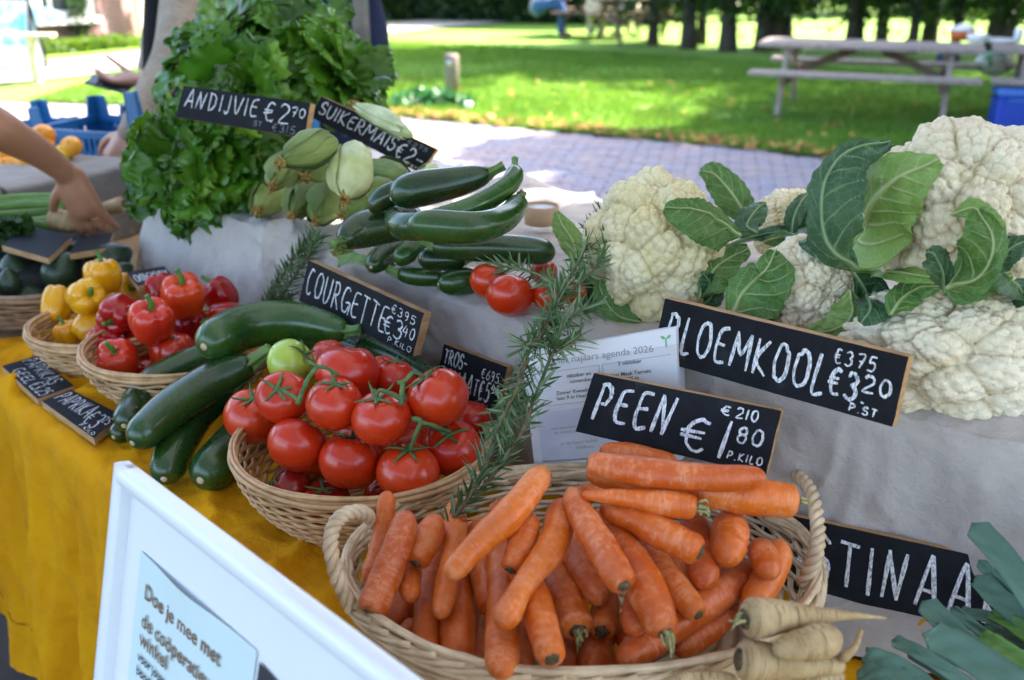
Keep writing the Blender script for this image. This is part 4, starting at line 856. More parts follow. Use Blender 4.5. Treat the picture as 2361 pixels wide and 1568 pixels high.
for x, y, w_, z, up, h, m_, lb, st in [
 (880,760,240,.81,VW(0,0,1),1,M_PEPR,'crimson pepper hidden in the middle of the red ones',0),
 (930,950,220,.79,VW(0,0,1),.9,M_PEPR,'crimson pepper low at the front rim',0),
 (1250,800,170,.81,VW(0,0,1),1,M_PEPR,'red pepper showing a sliver beside the courgettes',0),
 (1180,640,260,.83,VW(0,0,1),1,M_PEPR,'dark crimson pepper in the shade at the heap centre',0),
 (1010,410,210,.88,VW(-.3,.4,.8),1.05,M_PEPR,'crimson pepper at the back left of the red heap',0),
 (1385,440,215,.88,VW(-.6,.1,.8),1.1,M_PEPR,'crimson pepper at the back right of the red heap',1),
 (1440,590,220,.86,VW(-1,-.2,.05),1.25,M_PEPR,'long red pepper lying with its green stalk to the left',1),
 (640,760,235,.83,VW(.3,-.2,.6),1.1,M_PEPR,'crimson pepper leaning on the left rim of its basket',0),
 (745,555,255,.88,VW(-.1,-.75,-.1),1.1,M_PEPR,'red pepper with its stalk turned down to the front',1),
 (745,845,270,.83,VW(.05,-.6,.75),1.0,M_PEPO,'red pepper still green around its stalk at the front left',1),
 (1095,830,285,.83,VW(-.1,-.05,1),1.1,M_PEPR,'big crimson pepper standing upright at the front right',1),
 (1150,450,290,.91,VW(.15,-.35,.9),1.0,M_PEPO,'bright red pepper topmost at the back with a green crown',1),
 (955,610,290,.90,VW(.2,-.35,.85),1.05,M_PEPO,'scarlet pepper in the centre with its stalk pointing up',1)]:
    (u, v, ww), = zc([(x, y, w_)], *Z4); pepper(u, v, ww, z, lb, up, m_, 'red peppers in the round basket', h, 4, bool(st), tol=.80)
# ---- avocados
pile_reset()
for x, y, w_, z, up, lb in [(200,340,170,.82,VW(.2,0,1),'avocado in the middle between two larger ones'),(95,290,200,.83,VW(0,.4,1),'large avocado at the left end of the basket'),(185,440,170,.81,VW(1,0,.3),'bright green avocado lying at the front of the basket'),(60,370,150,.81,VW(0,0,1),'avocado low at the left front rim'),
  (370,300,215,.86,VW(.5,.3,.8),'big dark avocado leaning to the right on top'),(500,180,165,.87,VW(1,.2,.2),'small avocado at the back of the heap'),(600,250,160,.84,VW(.6,.2,.7),'avocado behind the yellow peppers'),(700,210,200,.85,VW(.8,.3,.3),'dark avocado at the right end of the heap'),(760,290,120,.82,VW(.8,.3,.3),'avocado half hidden behind the slate by the yellow peppers')]:
    (u, v, ww), = zc([(x, y, w_)], *Z4); blob(u, v, ww*.92, z, 'avocado', lb, 'avocado', M_AVO, 'avocados in the dark basket', up, 1.12, .8, tol=.85)
# ---- courgettes in front
pile_reset()
for k_ in ('tomato', 'red'):
    c_, rad = {'tomato': ((-.207, 1.238), .165), 'red': ((-.583, 1.622), .15)}[k_]
GF = 'courgettes lying on the mustard cloth'
courgette([(330,960,46),(262,1008,50)], .778,.775,'small courgette end sticking out under the others beside the slate',0,group=GF,wk=1.0)
courgette([(286,982,60),(342,893,70),(440,838,70),(545,805,56)],.795,.84,'long courgette second from the left of the front row',group=GF,wk=1.0,tol=.9)
courgette([(462,1108,92),(520,1050,98),(585,975,88),(650,900,70)],.79,.80,'dark courgette nearest the tomato basket',group=GF,wk=1.0,mat=M_ZUC)
courgette([(378,1105,74),(400,1040,80),(450,960,76),(520,905,62),(545,893,46)],.79,.84,'curved courgette with a pale stem ending by the left tomato',group=GF,wk=1.0,mat=M_ZUC2,tol=.9)
courgette([(305,1022,72),(400,938,84),(500,873,80),(580,838,62)],.80,.86,'thick ridged courgette lying on top of the front row',group=GF,wk=1.0,tol=.88)
courgette([(600,790,40),(690,772,60),(800,800,62),(920,850,56)],.86,.87,'slim courgette behind the green tomato, pale scar at its end',group=GF,wk=1.0,mat=M_ZUC2,tol=.85)
courgette([(830,790,50),(950,850,56),(1010,890,50)],.84,.84,'dark courgette half hidden behind the tomatoes',group=GF,wk=1.0,tol=.85)
cg = courgette([(470,800,90),(560,755,96),(680,742,86),(800,765,52)],.90,.90,'big courgette with yellow green patches lying across the others',group=GF,wk=1.0,tol=.85,mat=M_ZUC2)
# ---- courgettes on the shelf
Z5 = (.3418, 518.7, 288.2); pile_reset(); GB = 'courgettes piled on the linen shelf'
for c_, z0, z1, lb, st, m_ in [
 ([(1180,1005,105),(1330,1025,112),(1500,1030,100)],1.015,1.015,'courgette in the bottom row with its cut stem to the left',0,M_ZUC2),
 ([(1440,1075,120),(1580,1060,160),(1760,1040,140)],1.020,1.020,'short courgette in the bottom row nearest the tomatoes',1,M_ZUC2),
 ([(985,960,100),(1080,880,160),(1300,780,150)],1.030,1.040,'courgette at the left of the bottom row, blossom end to the front',1,M_ZUC),
 ([(1150,935,90),(1230,860,125),(1400,760,120)],1.030,1.060,'smaller bright courgette beside the left bottom one',1,M_ZUC2),
 ([(1300,900,85),(1400,900,140),(1620,900,130)],1.040,1.040,'dark courgette in the middle with a pale scar',1,M_ZUC),
 ([(1400,815,95),(1520,830,135),(1800,835,165),(2080,850,160),(2225,870,120)],1.08,1.06,'grey green shiny courgette lying above the loose tomatoes',0,M_ZUC),
 ([(790,790,120),(900,720,205),(1120,670,210),(1350,640,180)],1.10,1.12,'very dark courgette at the left with a dried flower',0,M_ZUC),
 ([(1130,600,90),(1200,680,160),(1450,680,160)],1.10,1.12,'courgette end with a cream scar under the top one',1,M_ZUC2),
 ([(980,585,90),(1080,490,135),(1300,400,130)],1.14,1.18,'courgette at the back left beside the corn',1,M_ZUC),
 ([(1350,650,110),(1650,560,125),(1850,450,125),(1945,360,112),(1955,290,82)],1.13,1.17,'courgette curving up at the right with a tall cut stem',1,M_ZUC2),
 ([(1235,670,120),(1400,680,185),(1700,690,180),(1900,620,150),(1985,520,120)],1.12,1.12,'bent courgette arching to the right across the pile',1,M_ZUC2),
 ([(1120,500,130),(1260,440,205),(1550,385,180),(1780,330,120)],1.17,1.20,'thick courgette lying topmost with sky glinting on it',1,M_ZUC)]:
    courgette(zc(c_, *Z5), z0, z1, lb, st, m_, group=GB, tol=.84)
for x, y, w_, z, up, cl, lb in [(2150,990,175,1.026,VW(0,0,1),1,'loose tomato at the back of the four on the shelf'),(1785,1055,255,1.032,VW(.3,.3,.8),0,'left of the loose tomatoes on the shelf'),(2190,1145,230,1.032,VW(-.1,.2,.9),1,'loose tomato next to the rosemary on the shelf'),(2340,1120,180,1.026,VW(0,.2,1),0,'loose tomato half hidden by the rosemary'),(1922,1148,302,1.032,VW(.1,.5,.8),0,'largest loose tomato at the edge of the shelf')]:
    (u, v, ww), = zc([(x, y, w_)], *Z5); tomato(u, v, ww, z, lb, up, bool(cl), None, 'loose tomatoes on the linen shelf', tol=.9)
# ---- corn
Z6 = (.3308, 288.2, 0.0); pile_reset()
def corn(ctrl, z0, z1, label, mat=None, **kw):
    pts, r = settle(ctrl, z0, z1, tol=.8, **kw); n = 36; tt = np.linspace(0, 1, n); pth = crom(pts, n); rr = np.interp(tt, np.linspace(0, 1, len(r)), r)
    prof = np.interp(tt, [0, .05, .2, .5, .8, .95, 1], [.30, .50, .86, 1.0, .86, .5, .2]); ph = rng.uniform(0, 6)
    t_ = empty('corn_cob', pts[len(pts)//2]-[0, 0, r[len(pts)//2]], label, 'corn', 'corn cobs in their husks')
    f = lambda th, s_: 1+.035*np.cos(5*th+ph+2.2*s_)+.02*np.cos(11*th+ph)+.012*np.cos(23*th)
    V, Fc, uv = loft(pth, rr*prof, 40, f); mk('husk', V, Fc, mat or M_CORN, t_, uv=uv)
    for k in range(3):                                   # loose outer husk leaves
        a0 = rng.uniform(0, 6.28)
        def fn(U, W, a0=a0):
            T = np.gradient(pth, axis=0); T /= np.linalg.norm(T, axis=1)[:, None]; x = np.cross(T, [.1, .2, 1]); x /= np.linalg.norm(x, axis=1)[:, None]; y = np.cross(T, x)
            i = (1-U)*(n-1)*.9; I = lambda A: np.stack([np.interp(i, np.arange(n), A[:, q]) for q in range(3)], -1); a = a0+(W-.5)*1.6*np.sin(np.clip(U*2.6+.3, 0, math.pi)); q = np.interp(i, np.arange(n), rr*prof)*1.05+.0012+.006*np.abs(W-.5)
            return I(pth)+(np.cos(a)[:, None]*I(x)+np.sin(a)[:, None]*I(y))*q[:, None]
        V, Fc, uv = grid(20, 12, fn); mk('husk_leaf', V, Fc, mat or M_CORN, t_, uv=uv[:, ::-1])
    mb = MB(); dr = nrm(pth[0]-pth[3])
    for q in range(26):
        b = pth[0]+rng.normal(0, .003, 3)+dr*.002; e = b+dr*rng.uniform(.004, .010)+rng.normal(0, .0035, 3); V, Fc, uv = loft(crom([pth[1]+rng.normal(0, .004, 3), b, e], 5), .0024, 4); mb.add(V, Fc)
    mb.build('silk', M_SILK, t_, smooth=True)
for c_, z0, z1, lb, m_ in [
 ([(1700,1180,180),(1950,1230,180)],1.10,1.12,'shaded corn cob under the sweetcorn board',None),
 ([(2050,1230,90),(2160,1180,90)],1.12,1.12,'corn cob end peeping out beyond the sweetcorn board',M_CORNP),
 ([(925,1465,150),(1000,1390,205),(1120,1330,190)],1.030,1.040,'corn cob at the lower left end, silk to the front',None),
 ([(1170,1490,150),(1225,1380,205),(1320,1290,190)],1.05,1.07,'second corn cob of the bottom row',None),
 ([(1335,1530,170),(1400,1410,235),(1520,1310,200)],1.030,1.060,'plump corn cob in the middle of the bottom row',None),
 ([(1520,1490,150),(1660,1370,205),(1880,1290,190)],1.06,1.10,'yellowish corn cob at the right end of the bottom row',None),
 ([(1270,1230,110),(1350,1190,160),(1480,1140,160)],1.12,1.13,'small corn cob tucked in the middle of the pile',None),
 ([(1030,1290,150),(1100,1190,200),(1230,1100,190)],1.12,1.14,'corn cob on the left of the second layer',None),
 ([(1540,1380,130),(1575,1230,285),(1610,1020,240)],1.13,1.18,'pale round ended corn cob standing on top, facing front',M_CORNP),
 ([(1100,1130,120),(1270,1050,215),(1480,985,200)],1.18,1.20,'pale green corn cob lying topmost on the left',None),
 ([(1600,740,60),(1800,830,110),(2000,950,100)],1.22,1.20,'long pale corn cob behind the top edge of the sweetcorn board',M_CORNP)]:
    corn(zc(c_, *Z6), z0, z1, lb, m_)
# ---- parsnips front right
Z7 = (.3409, 1556.2, 1123.9); pile_reset()
for c_, z0, z1, lb in [
 ([(0,1290,80),(200,1285,90),(420,1300,80)],.86,.86,'parsnip at the very front, cut off by the picture edge'),
 ([(700,1330,120),(1000,1290,110),(1150,1280,80)],.86,.86,'parsnip lying lowest under the others'),
 ([(1150,1210,110),(950,1200,150),(640,1180,240),(430,1165,275)],.86,.875,'thickest parsnip with a large brown crown facing front'),
 ([(1260,960,28),(1215,1080,45),(1130,1160,70)],.84,.86,'thin curved parsnip root tip between the roots and the leeks'),
 ([(1120,1010,250),(900,1060,215),(760,1080,160),(665,1110,85)],.89,.89,'parsnip lying with its blunt cut tip to the front'),
 ([(1440,885,10),(1250,870,45),(1000,865,95),(750,870,195),(470,890,262)],.90,.925,'long tapering parsnip on top with a mossy crown')]:
    t_ = carrot(zc(c_, *Z7), z0, z1, lb, 1 if ('crown' in lb) else None, 8 if 'mossy' in lb else 0, mat=M_PARS, name='parsnip', cat='parsnip', group='parsnips beside the carrot basket', tol=.84)
# ============================================================ CAULIFLOWERS
s = NT('cauliflower_curd'); o = s.coord('Object'); at = s.n('Attribute'); at.attribute_name = 'gap'
M_CURD = None
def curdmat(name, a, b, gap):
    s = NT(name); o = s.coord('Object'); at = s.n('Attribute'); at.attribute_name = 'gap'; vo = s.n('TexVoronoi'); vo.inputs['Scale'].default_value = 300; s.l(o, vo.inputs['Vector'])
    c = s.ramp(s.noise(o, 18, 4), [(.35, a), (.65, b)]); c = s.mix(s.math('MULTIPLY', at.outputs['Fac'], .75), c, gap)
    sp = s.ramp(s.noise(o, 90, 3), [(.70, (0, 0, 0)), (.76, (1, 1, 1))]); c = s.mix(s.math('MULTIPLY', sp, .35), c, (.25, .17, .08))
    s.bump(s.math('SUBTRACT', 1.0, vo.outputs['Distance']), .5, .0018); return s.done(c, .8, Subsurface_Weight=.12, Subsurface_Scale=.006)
M_CURDY = curdmat('cauliflower_curd_yellow', (.74, .65, .36), (.80, .74, .52), (.52, .40, .17)); M_CURDW = curdmat('cauliflower_curd_cream', (.74, .66, .47), (.80, .74, .58), (.46, .34, .18))
def fib(n, seed=0):
    i = np.arange(n)+.5; ph = np.arccos(1-2*i/n); th = math.pi*(1+5**.5)*i; r = np.random.RandomState(seed)
    V = np.stack([np.cos(th)*np.sin(ph), np.sin(th)*np.sin(ph), np.cos(ph)], -1)+r.normal(0, .55/math.sqrt(n), (n, 3)); return V/np.linalg.norm(V, axis=1)[:, None]
def f1(V, sites):
    t = kdtree.KDTree(len(sites)); [t.insert(p, i) for i, p in enumerate(sites)]; t.balance()
    d1 = np.empty(len(V)); d2 = np.empty(len(V)); idx = np.empty(len(V), int)
    for i, p in enumerate(V):
        a = t.find_n(p, 2); d1[i] = a[0][2]; d2[i] = a[1][2]; idx[i] = a[0][1]
    return d1, d2, idx
def curd_template(seed, n1, n2, n3, seg=250, rings=170):
    V, Fc = sphere(seg, rings); s1, s2, s3 = fib(n1, seed), fib(n2, seed+1), fib(n3, seed+2); r = np.random.RandomState(seed)
    a1, b1, i1 = f1(V, s1); size1 = r.uniform(.75, 1.3, n1)[i1]; R1 = 1.9/math.sqrt(n1)
    h1 = np.sqrt(np.clip(1-(a1/(R1*1.12))**2, 0, 1))*.155*size1; W = V*(1+h1)[:, None]
    W2 = V+(V-s1[i1])*.25; a2, b2, i2 = f1(W2/np.linalg.norm(W2, axis=1)[:, None], s2); R2 = 1.9/math.sqrt(n2); h2 = np.sqrt(np.clip(1-(a2/(R2*1.15))**2, 0, 1))*.066*r.uniform(.6, 1.3, n2)[i2]
    a3, b3, i3 = f1(V, s3); R3 = 1.9/math.sqrt(n3); h3 = np.sqrt(np.clip(1-(a3/(R3*1.2))**2, 0, 1))*.030
    k = .84+h1+h2+h3; gap = np.clip(1-(b1-a1)/(R1*.20), 0, 1)**1.5*1.0+np.clip(1-(b2-a2)/(R2*.3), 0, 1)*.5
    return V*k[:, None], Fc, np.clip(gap, 0, 1)
CT = [curd_template(3, 46, 420, 2600), curd_template(21, 58, 520, 3000)]
CURDS = []
def cauliflower(u, v, wpx, z, label, ti, mat, rot, squash=(1, 1, 1), gp='cauliflowers on the linen shelf'):
    d = DZ(u, v, z); c0 = P(u, v, d); R_ = wpx*1.06/2/F*d; V, Fc, gap = CT[ti]; a, b, c_ = rot
    Rx = np.array([[1, 0, 0], [0, math.cos(a), -math.sin(a)], [0, math.sin(a), math.cos(a)]]); Rz = np.array([[math.cos(b), -math.sin(b), 0], [math.sin(b), math.cos(b), 0], [0, 0, 1]])
    W = (V*(1+.05*vnoise(V, 1.6, ti+int(u)))[:, None])@Rz.T@Rx.T*np.array(squash)*R_
    W = c0+W; t_ = empty('cauliflower', c0-[0, 0, R_*squash[2]*.9], label, 'cauliflower', gp); mk('curd', W, Fc, mat, t_, attr={'gap': gap})
    CURDS.append((c0, R_*np.array(squash), t_)); return t_
def hit(u, v, pad=1.04):
    """distance along the view direction to the curds, or None"""
    best = None; r = ray(u, v); e = np.array([0, 0, CAMH])
    for c0, R_, t_ in CURDS:
        q = (e-c0)/(R_*pad); k = r/(R_*pad); A = k@k; B = q@k; C = q@q-1; D = B*B-A*C
        if D > 0:
            t = (-B-math.sqrt(D))/A
            if best is None or t < best: best = t
    return best
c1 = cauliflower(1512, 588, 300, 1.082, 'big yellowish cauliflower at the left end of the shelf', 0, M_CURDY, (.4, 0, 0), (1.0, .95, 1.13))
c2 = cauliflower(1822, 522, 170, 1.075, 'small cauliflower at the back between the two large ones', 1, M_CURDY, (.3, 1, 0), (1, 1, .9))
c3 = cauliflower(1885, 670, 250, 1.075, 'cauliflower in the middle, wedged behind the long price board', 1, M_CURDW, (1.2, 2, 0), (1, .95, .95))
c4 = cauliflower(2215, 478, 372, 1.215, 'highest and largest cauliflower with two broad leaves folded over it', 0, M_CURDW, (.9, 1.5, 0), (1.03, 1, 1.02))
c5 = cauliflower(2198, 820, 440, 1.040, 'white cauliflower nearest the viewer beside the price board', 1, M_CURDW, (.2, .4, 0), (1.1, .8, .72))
# ---- leaves
def leafveins(name, a, b, vein, trans=.25):
    s = NT(name); o = s.coord('Object'); at = s.n('Attribute'); at.attribute_name = 'vein'; c = s.ramp(s.noise(o, 16, 4), [(.35, a), (.65, b)])
    vo = s.n('TexVoronoi', feature='DISTANCE_TO_EDGE'); vo.inputs['Scale'].default_value = 95; s.l(o, vo.inputs['Vector'])
    net = s.ramp(vo.outputs['Distance'], [(0, (1, 1, 1)), (.07, (0, 0, 0))]); c = s.mix(s.math('MULTIPLY', net, .22), c, vein); c = s.mix(at.outputs['Fac'], c, vein)
    s.bump(s.math('ADD', s.math('MULTIPLY', s.noise(o, 45, 4), .5), s.math('MULTIPLY', at.outputs['Fac'], .9)), .6, .0025); s.done(c, .48); s.b.inputs['Specular IOR Level'].default_value = .4
    tr = s.n('BsdfTranslucent'); s.l(c, tr.inputs[0]); mx = s.n('MixShader'); mx.inputs[0].default_value = trans; s.l(s.b.outputs[0], mx.inputs[1]); s.l(tr.outputs[0], mx.inputs[2]); s.l(mx.outputs[0], s.out.inputs[0]); return s.m
M_CLA = leafveins('cabbage_leaf', (.075, .19, .035), (.13, .28, .065), (.46, .58, .28)); M_CLD = leafveins('cabbage_leaf_dark', (.032, .095, .045), (.060, .15, .065), (.26, .42, .20)); M_CLL = leafveins('cabbage_leaf_light', (.18, .34, .06), (.28, .44, .12), (.52, .62, .30))
def bigleaf(parent, path, wd, mat, off=.012, mid=0.0, curl=.18, ruff=.05, seed=1, nu=90, nv=60, name='leaf', deps=None, tipw=.25, vein_sp=.16, back=.35):
    """path: pixels from stalk end to tip; follows the curd below it"""
    pp = crom([(u, v) for u, v in path], 24); dd = []
    for i, (u, v) in enumerate(pp):
        h = hit(u, v); dd.append(h)
    val = [i for i, h in enumerate(dd) if h is not None]
    if not val and deps is None: q_ = proj(parent.location)[2]; deps = [q_, q_]
    dd = np.interp(np.arange(24), val, [dd[i] for i in val]) if (val and deps is None) else np.interp(np.linspace(0, 1, 24), np.linspace(0, 1, len(deps)), deps)
    k = np.ones(5)/5; dd = np.convolve(np.pad(dd, 2, 'edge'), k, 'valid')-off
    C3 = np.array([P(u, v, d) for (u, v), d in zip(pp, dd)]); C3 = crom(C3, nu); T = np.gradient(C3, axis=0); L = np.linalg.norm(T, axis=1).sum(); T /= np.linalg.norm(T, axis=1)[:, None]
    Rv = C3-np.array([0, 0, CAMH]); Rv /= np.linalg.norm(Rv, axis=1)[:, None]; Nn = -Rv*.8+np.array([0, 0, .35]); Sd = np.cross(T, Nn); Sd /= np.linalg.norm(Sd, axis=1)[:, None]; Nn = np.cross(Sd, T)
    s_ = np.linspace(0, 1, nu); w = np.sin(np.clip(s_, 0, 1)**.72*math.pi*.97+.02)**.62; w = w*(.35+.65*np.clip(s_*4, 0, 1)); W = wd/2/F*dd.mean()*w
    t = np.linspace(-1, 1, nv); rs = np.random.RandomState(seed); ph = rs.uniform(0, 6, 8)
    tt = (t[None, :]+mid*np.sin(s_*math.pi)[:, None]*(1-t[None, :]**2)); edge = np.abs(t)[None, :]
    ser = 1+.035*np.sin(s_*70+ph[0])[:, None]*edge**6+.05*np.sin(s_*17+ph[1])[:, None]*edge**3
    lat = t[None, :]*W[:, None]*ser
    hgt = -curl*W[:, None]*np.abs(t[None, :])**1.8*np.where(t < 0, 1.0, back)[None, :]+ruff*wd/F*dd.mean()*edge**2*np.sin(s_[:, None]*13+ph[2]+t[None, :]*1.5)+.02*wd/F*dd.mean()*np.sin(s_[:, None]*24+ph[3])*np.sin(t[None, :]*7+ph[4])
    mw = (.055*(1-s_)**.8+.012)[:, None]*wd/F*dd.mean(); dm = np.abs(tt*W[:, None]); vein = np.clip(1.25-dm/mw, 0, 1)
    q = s_[:, None]*L-dm*(.75+.5*edge)*1.1; sp = vein_sp*L; fr = np.abs(((q/sp+np.where(tt > 0, .0, .43)+.12*np.sin(ph[5]+q*30)) % 1)-.5)*sp; vw = (.0018*(1-edge*.75)+.0003)*wd/180
    v2 = np.clip(1.3-fr/vw, 0, 1)*(edge < .93); vein = np.maximum(vein, v2*.85)
    hgt = hgt+vein*.0010+np.clip(1-dm/mw, 0, 1)*.003
    V = C3[:, None]+Sd[:, None]*lat[..., None]+Nn[:, None]*hgt[..., None]
    i = np.arange(nu-1)[:, None]; j = np.arange(nv-1)[None, :]; Fc = np.stack([i*nv+j, (i+1)*nv+j, (i+1)*nv+j+1, i*nv+j+1], -1).reshape(-1, 4)
    o = mk(name, V.reshape(-1, 3), Fc, mat, parent, attr={'vein': vein.ravel()}); m = o.modifiers.new('thickness', 'SOLIDIFY'); m.thickness = .0009; m.offset = 0; return o
def zl(pts): return [(1268+x*.4778, 215+y*.4778) for x, y in pts]
k = .4778
bigleaf(c1, zl([(965,640),(900,520),(800,400),(722,375)]), 165*k, M_CLA, off=-.02, seed=2, curl=.3)
bigleaf(c1, zl([(920,690),(800,640),(680,590),(552,550)]), 225*k, M_CLA, off=.022, mid=-.45, seed=3, curl=.25)
bigleaf(c1, zl([(455,1115),(330,1060),(255,950),(240,900)]), 120*k, M_CLA, off=.01, seed=4, mid=.3, curl=-.2)
bigleaf(c1, zl([(200,1080),(175,980),(160,900),(180,830)]), 110*k, M_CLD, deps=[1.46, 1.46, 1.46], seed=5)
bigleaf(c1, zl([(140,840),(110,720),(60,640),(30,570)]), 120*k, M_CLL, deps=[1.58, 1.6, 1.62], seed=6)
bigleaf(c2, zl([(1000,680),(950,640),(1000,560),(1040,535)]), 130*k, M_CLD, deps=[1.42, 1.46, 1.5], seed=7)
bigleaf(c2, zl([(1165,690),(1175,600),(1215,520),(1260,480)]), 90*k, M_CLD, off=.02, seed=8)
bigleaf(c3, zl([(720,990),(760,900),(830,820),(960,750)]), 200*k, M_CLA, off=.012, seed=9, ruff=.12)
bigleaf(c3, zl([(745,1020),(780,980),(770,920),(740,870)]), 120*k, M_CLD, off=.02, seed=19, ruff=.15)
bigleaf(c3, zl([(845,740),(1000,690),(1150,680),(1300,760),(1450,850)]), 85*k, M_CLD, off=.012, seed=10, ruff=.1)
bigleaf(c3, zl([(860,1090),(960,1000),(1060,890),(1090,760)]), 290*k, M_CLA, off=.028, mid=.42, seed=11, curl=.22, vein_sp=.2)
bigleaf(c3, zl([(1450,950),(1440,1060),(1360,1130),(1215,1170)]), 165*k, M_CLL, off=.03, seed=12, mid=.3)
bigleaf(c3, zl([(1470,870),(1540,960),(1560,1040),(1500,1110)]), 190*k, M_CLD, off=.03, seed=13, mid=-.2)
bigleaf(c4, zl([(1480,850),(1390,740),(1375,560),(1400,400),(1480,290),(1640,235)]), 270*k, M_CLD, deps=[1.13,1.10,1.085,1.085,1.10,1.13], mid=.62, seed=14, curl=.30, ruff=.05, vein_sp=.13)
bigleaf(c4, zl([(1465,835),(1520,690),(1590,540),(1700,420),(1880,320)]), 400*k, M_CLL, off=.045, mid=.18, seed=15, curl=.28, vein_sp=.12)
bigleaf(c4, zl([(1450,850),(1600,860),(1760,880),(1900,905)]), 95*k, M_CLL, off=.03, seed=16)
bigleaf(c4, zl([(1930,590),(2050,560),(2150,640),(2170,720)]), 110*k, M_CLL, off=.02, seed=26, curl=.1)
bigleaf(c4, zl([(1920,940),(2040,850),(2090,700),(2060,560)]), 240*k, M_CLA, off=.055, mid=-.55, seed=17, ruff=.1, vein_sp=.2)
bigleaf(c4, zl([(1900,950),(1890,860),(1850,780),(1815,770)]), 130*k, M_CLD, off=.05, seed=27, ruff=.14)
bigleaf(c4, zl([(2110,860),(2160,800),(2240,740),(2340,700)]), 150*k, M_CLD, off=.02, seed=18)
bigleaf(c5, zl([(1640,1075),(1700,990),(1790,940),(1885,935)]), 150*k, M_CLA, off=.022, seed=20, ruff=.09)
bigleaf(c5, zl([(2330,1010),(2240,930),(2180,860),(2130,830)]), 200*k, M_CLD, off=.02, seed=21)
bigleaf(c1, zl([(470,1120),(560,1130),(640,1100),(700,1040)]), 90*k, M_CLA, off=.012, seed=31, curl=-.1)
bigleaf(c3, zl([(1100,1140),(1040,1120),(900,1110),(840,1060)]), 110*k, M_CLD, off=.02, seed=32)
bigleaf(c4, zl([(1900,930),(1980,960),(2100,930),(2230,880)]), 130*k, M_CLA, off=.02, seed=33)
bigleaf(c4, zl([(1290,800),(1260,700),(1245,600),(1262,520)]), 110*k, M_CLD, off=.012, seed=34)
bigleaf(c2, zl([(1030,720),(1100,700),(1180,690),(1250,650)]), 90*k, M_CLA, off=.02, seed=35)
# ============================================================ ENDIVE
M_END = []
for i_, (a, b) in enumerate([((.032, .12, .007), (.065, .19, .014)), ((.060, .18, .011), (.11, .27, .022)), ((.12, .28, .025), (.20, .38, .05))]): M_END.append(leafmat('endive_leaf_%s' % ('dark', 'mid', 'light')[i_], a, b, 18, .28, .30, (1.0, 1.0, .55), .4, 50, .5))
def endive_leaf(seed, mat):
    rs = np.random.RandomState(seed); L = rs.uniform(.13, .18); W = rs.uniform(.075, .11); nu, nv = 26, 15; ph = rs.uniform(0, 6, 8)
    s_ = np.linspace(0, 1, nu)[:, None]; t = np.linspace(-1, 1, nv)[None, :]; bend = rs.uniform(.7, 1.5)
    w = W/2*(.22+.78*np.clip((s_-.18)/.45, 0, 1)**.8)*np.sqrt(np.clip(1-np.clip((s_-.72)/.30, 0, 1)**2, 0, 1)); e = np.abs(t)
    lob = 1+.16*np.sin(s_*26+ph[0]+t*.8)*e**3+.08*np.sin(s_*55+ph[1])*e**5
    x = t*w*lob; a = s_*bend; y0 = np.sin(a)/bend*L; z0 = (1-np.cos(a))/bend*L
    h = .012*e**2*np.sin(s_*19+ph[2]+t*1.3)+.007*e**3*np.sin(s_*37+ph[3])+.004*np.sin(s_*14+ph[4])*np.sin(t*5+ph[5])+.012*e**2*(1-s_)+.003*(1-np.abs(t*4).clip(0, 1))
    tip = .010*np.sin(t*9+ph[6])*np.clip((s_-.75)/.25, 0, 1)
    X = x+0*s_; Y = y0-np.sin(a)*h+0*t; Z = -z0*rs.uniform(.3, .6)+np.cos(a)*h+tip
    V = np.stack(np.broadcast_arrays(X, Y, Z), -1).reshape(-1, 3); i = np.arange(nu-1)[:, None]; j = np.arange(nv-1)[None, :]; Fc = np.stack([i*nv+j, (i+1)*nv+j, (i+1)*nv+j+1, i*nv+j+1], -1).reshape(-1, 4)
    o = mk('leaf', V, Fc, mat, local=True); d = o.data; bpy.data.objects.remove(o); return d
EL = [endive_leaf(i, M_END[[0, 1, 1, 2][i % 4]]) for i in range(16)]
def endive(u, v, z, label, axis, n=46, sc=1.0):
    c0 = P(u, v, z); t_ = empty('endive_head', c0, label, 'endive', 'endive heads piled on the white box'); ax = Vector(axis).normalized(); q = ax.to_track_quat('Z', 'Y')
    for k in range(n):
        f = (k+.5)/n; tilt = R(12+95*f**.8); az = k*2.39996+rng.normal(0, .2); from_ = Vector((math.sin(tilt)*math.cos(az), math.sin(tilt)*math.sin(az), math.cos(tilt)))
        d = q@from_; up = q@Vector((-math.cos(tilt)*math.cos(az), -math.cos(tilt)*math.sin(az), math.sin(tilt)))
        X = d.cross(up).normalized(); M3 = __import__('mathutils').Matrix((X, d, up)).transposed(); e = M3.to_euler(); e.rotate_axis('Y', rng.normal(0, .35)); s_ = sc*rng.uniform(.95, 1.55)
        md = EL[rng.integers(16)] if rng.random() > f*.3 else EL[(rng.integers(4))*4]
        inst('leaf', md, t_, (d*.02*sc), e, (s_, s_, s_))
for u, v, z, ax, lb, n_, sc_ in [
 (445,400,2.07,(-.4,-.9,.35),'endive head at the lower left corner of the pile, leaves spilling over the cloth',60,.66),
 (540,395,2.07,(.1,-.95,.3),'endive head in the front row beside the corn',60,.62),
 (500,350,2.06,(-.1,-.8,.6),'endive head right behind the endive price board',60,.62),
 (425,335,2.12,(-.8,-.5,.4),'endive head at the far left edge of the pile',50,.56),
 (530,140,2.25,(-.45,-.35,.9),'endive head highest on the left with upright leaf tips',60,.74),
 (665,125,2.25,(.2,-.4,.95),'endive head topmost in the middle of the pile',60,.72),
 (590,215,2.15,(0,-.9,.4),'endive head facing the viewer just above the price boards',60,.70),
 (770,195,2.20,(.7,-.4,.6),'endive head drooping to the right behind the sweetcorn board',60,.66)]:
    endive(u, v, z, lb, ax, n_, sc_)
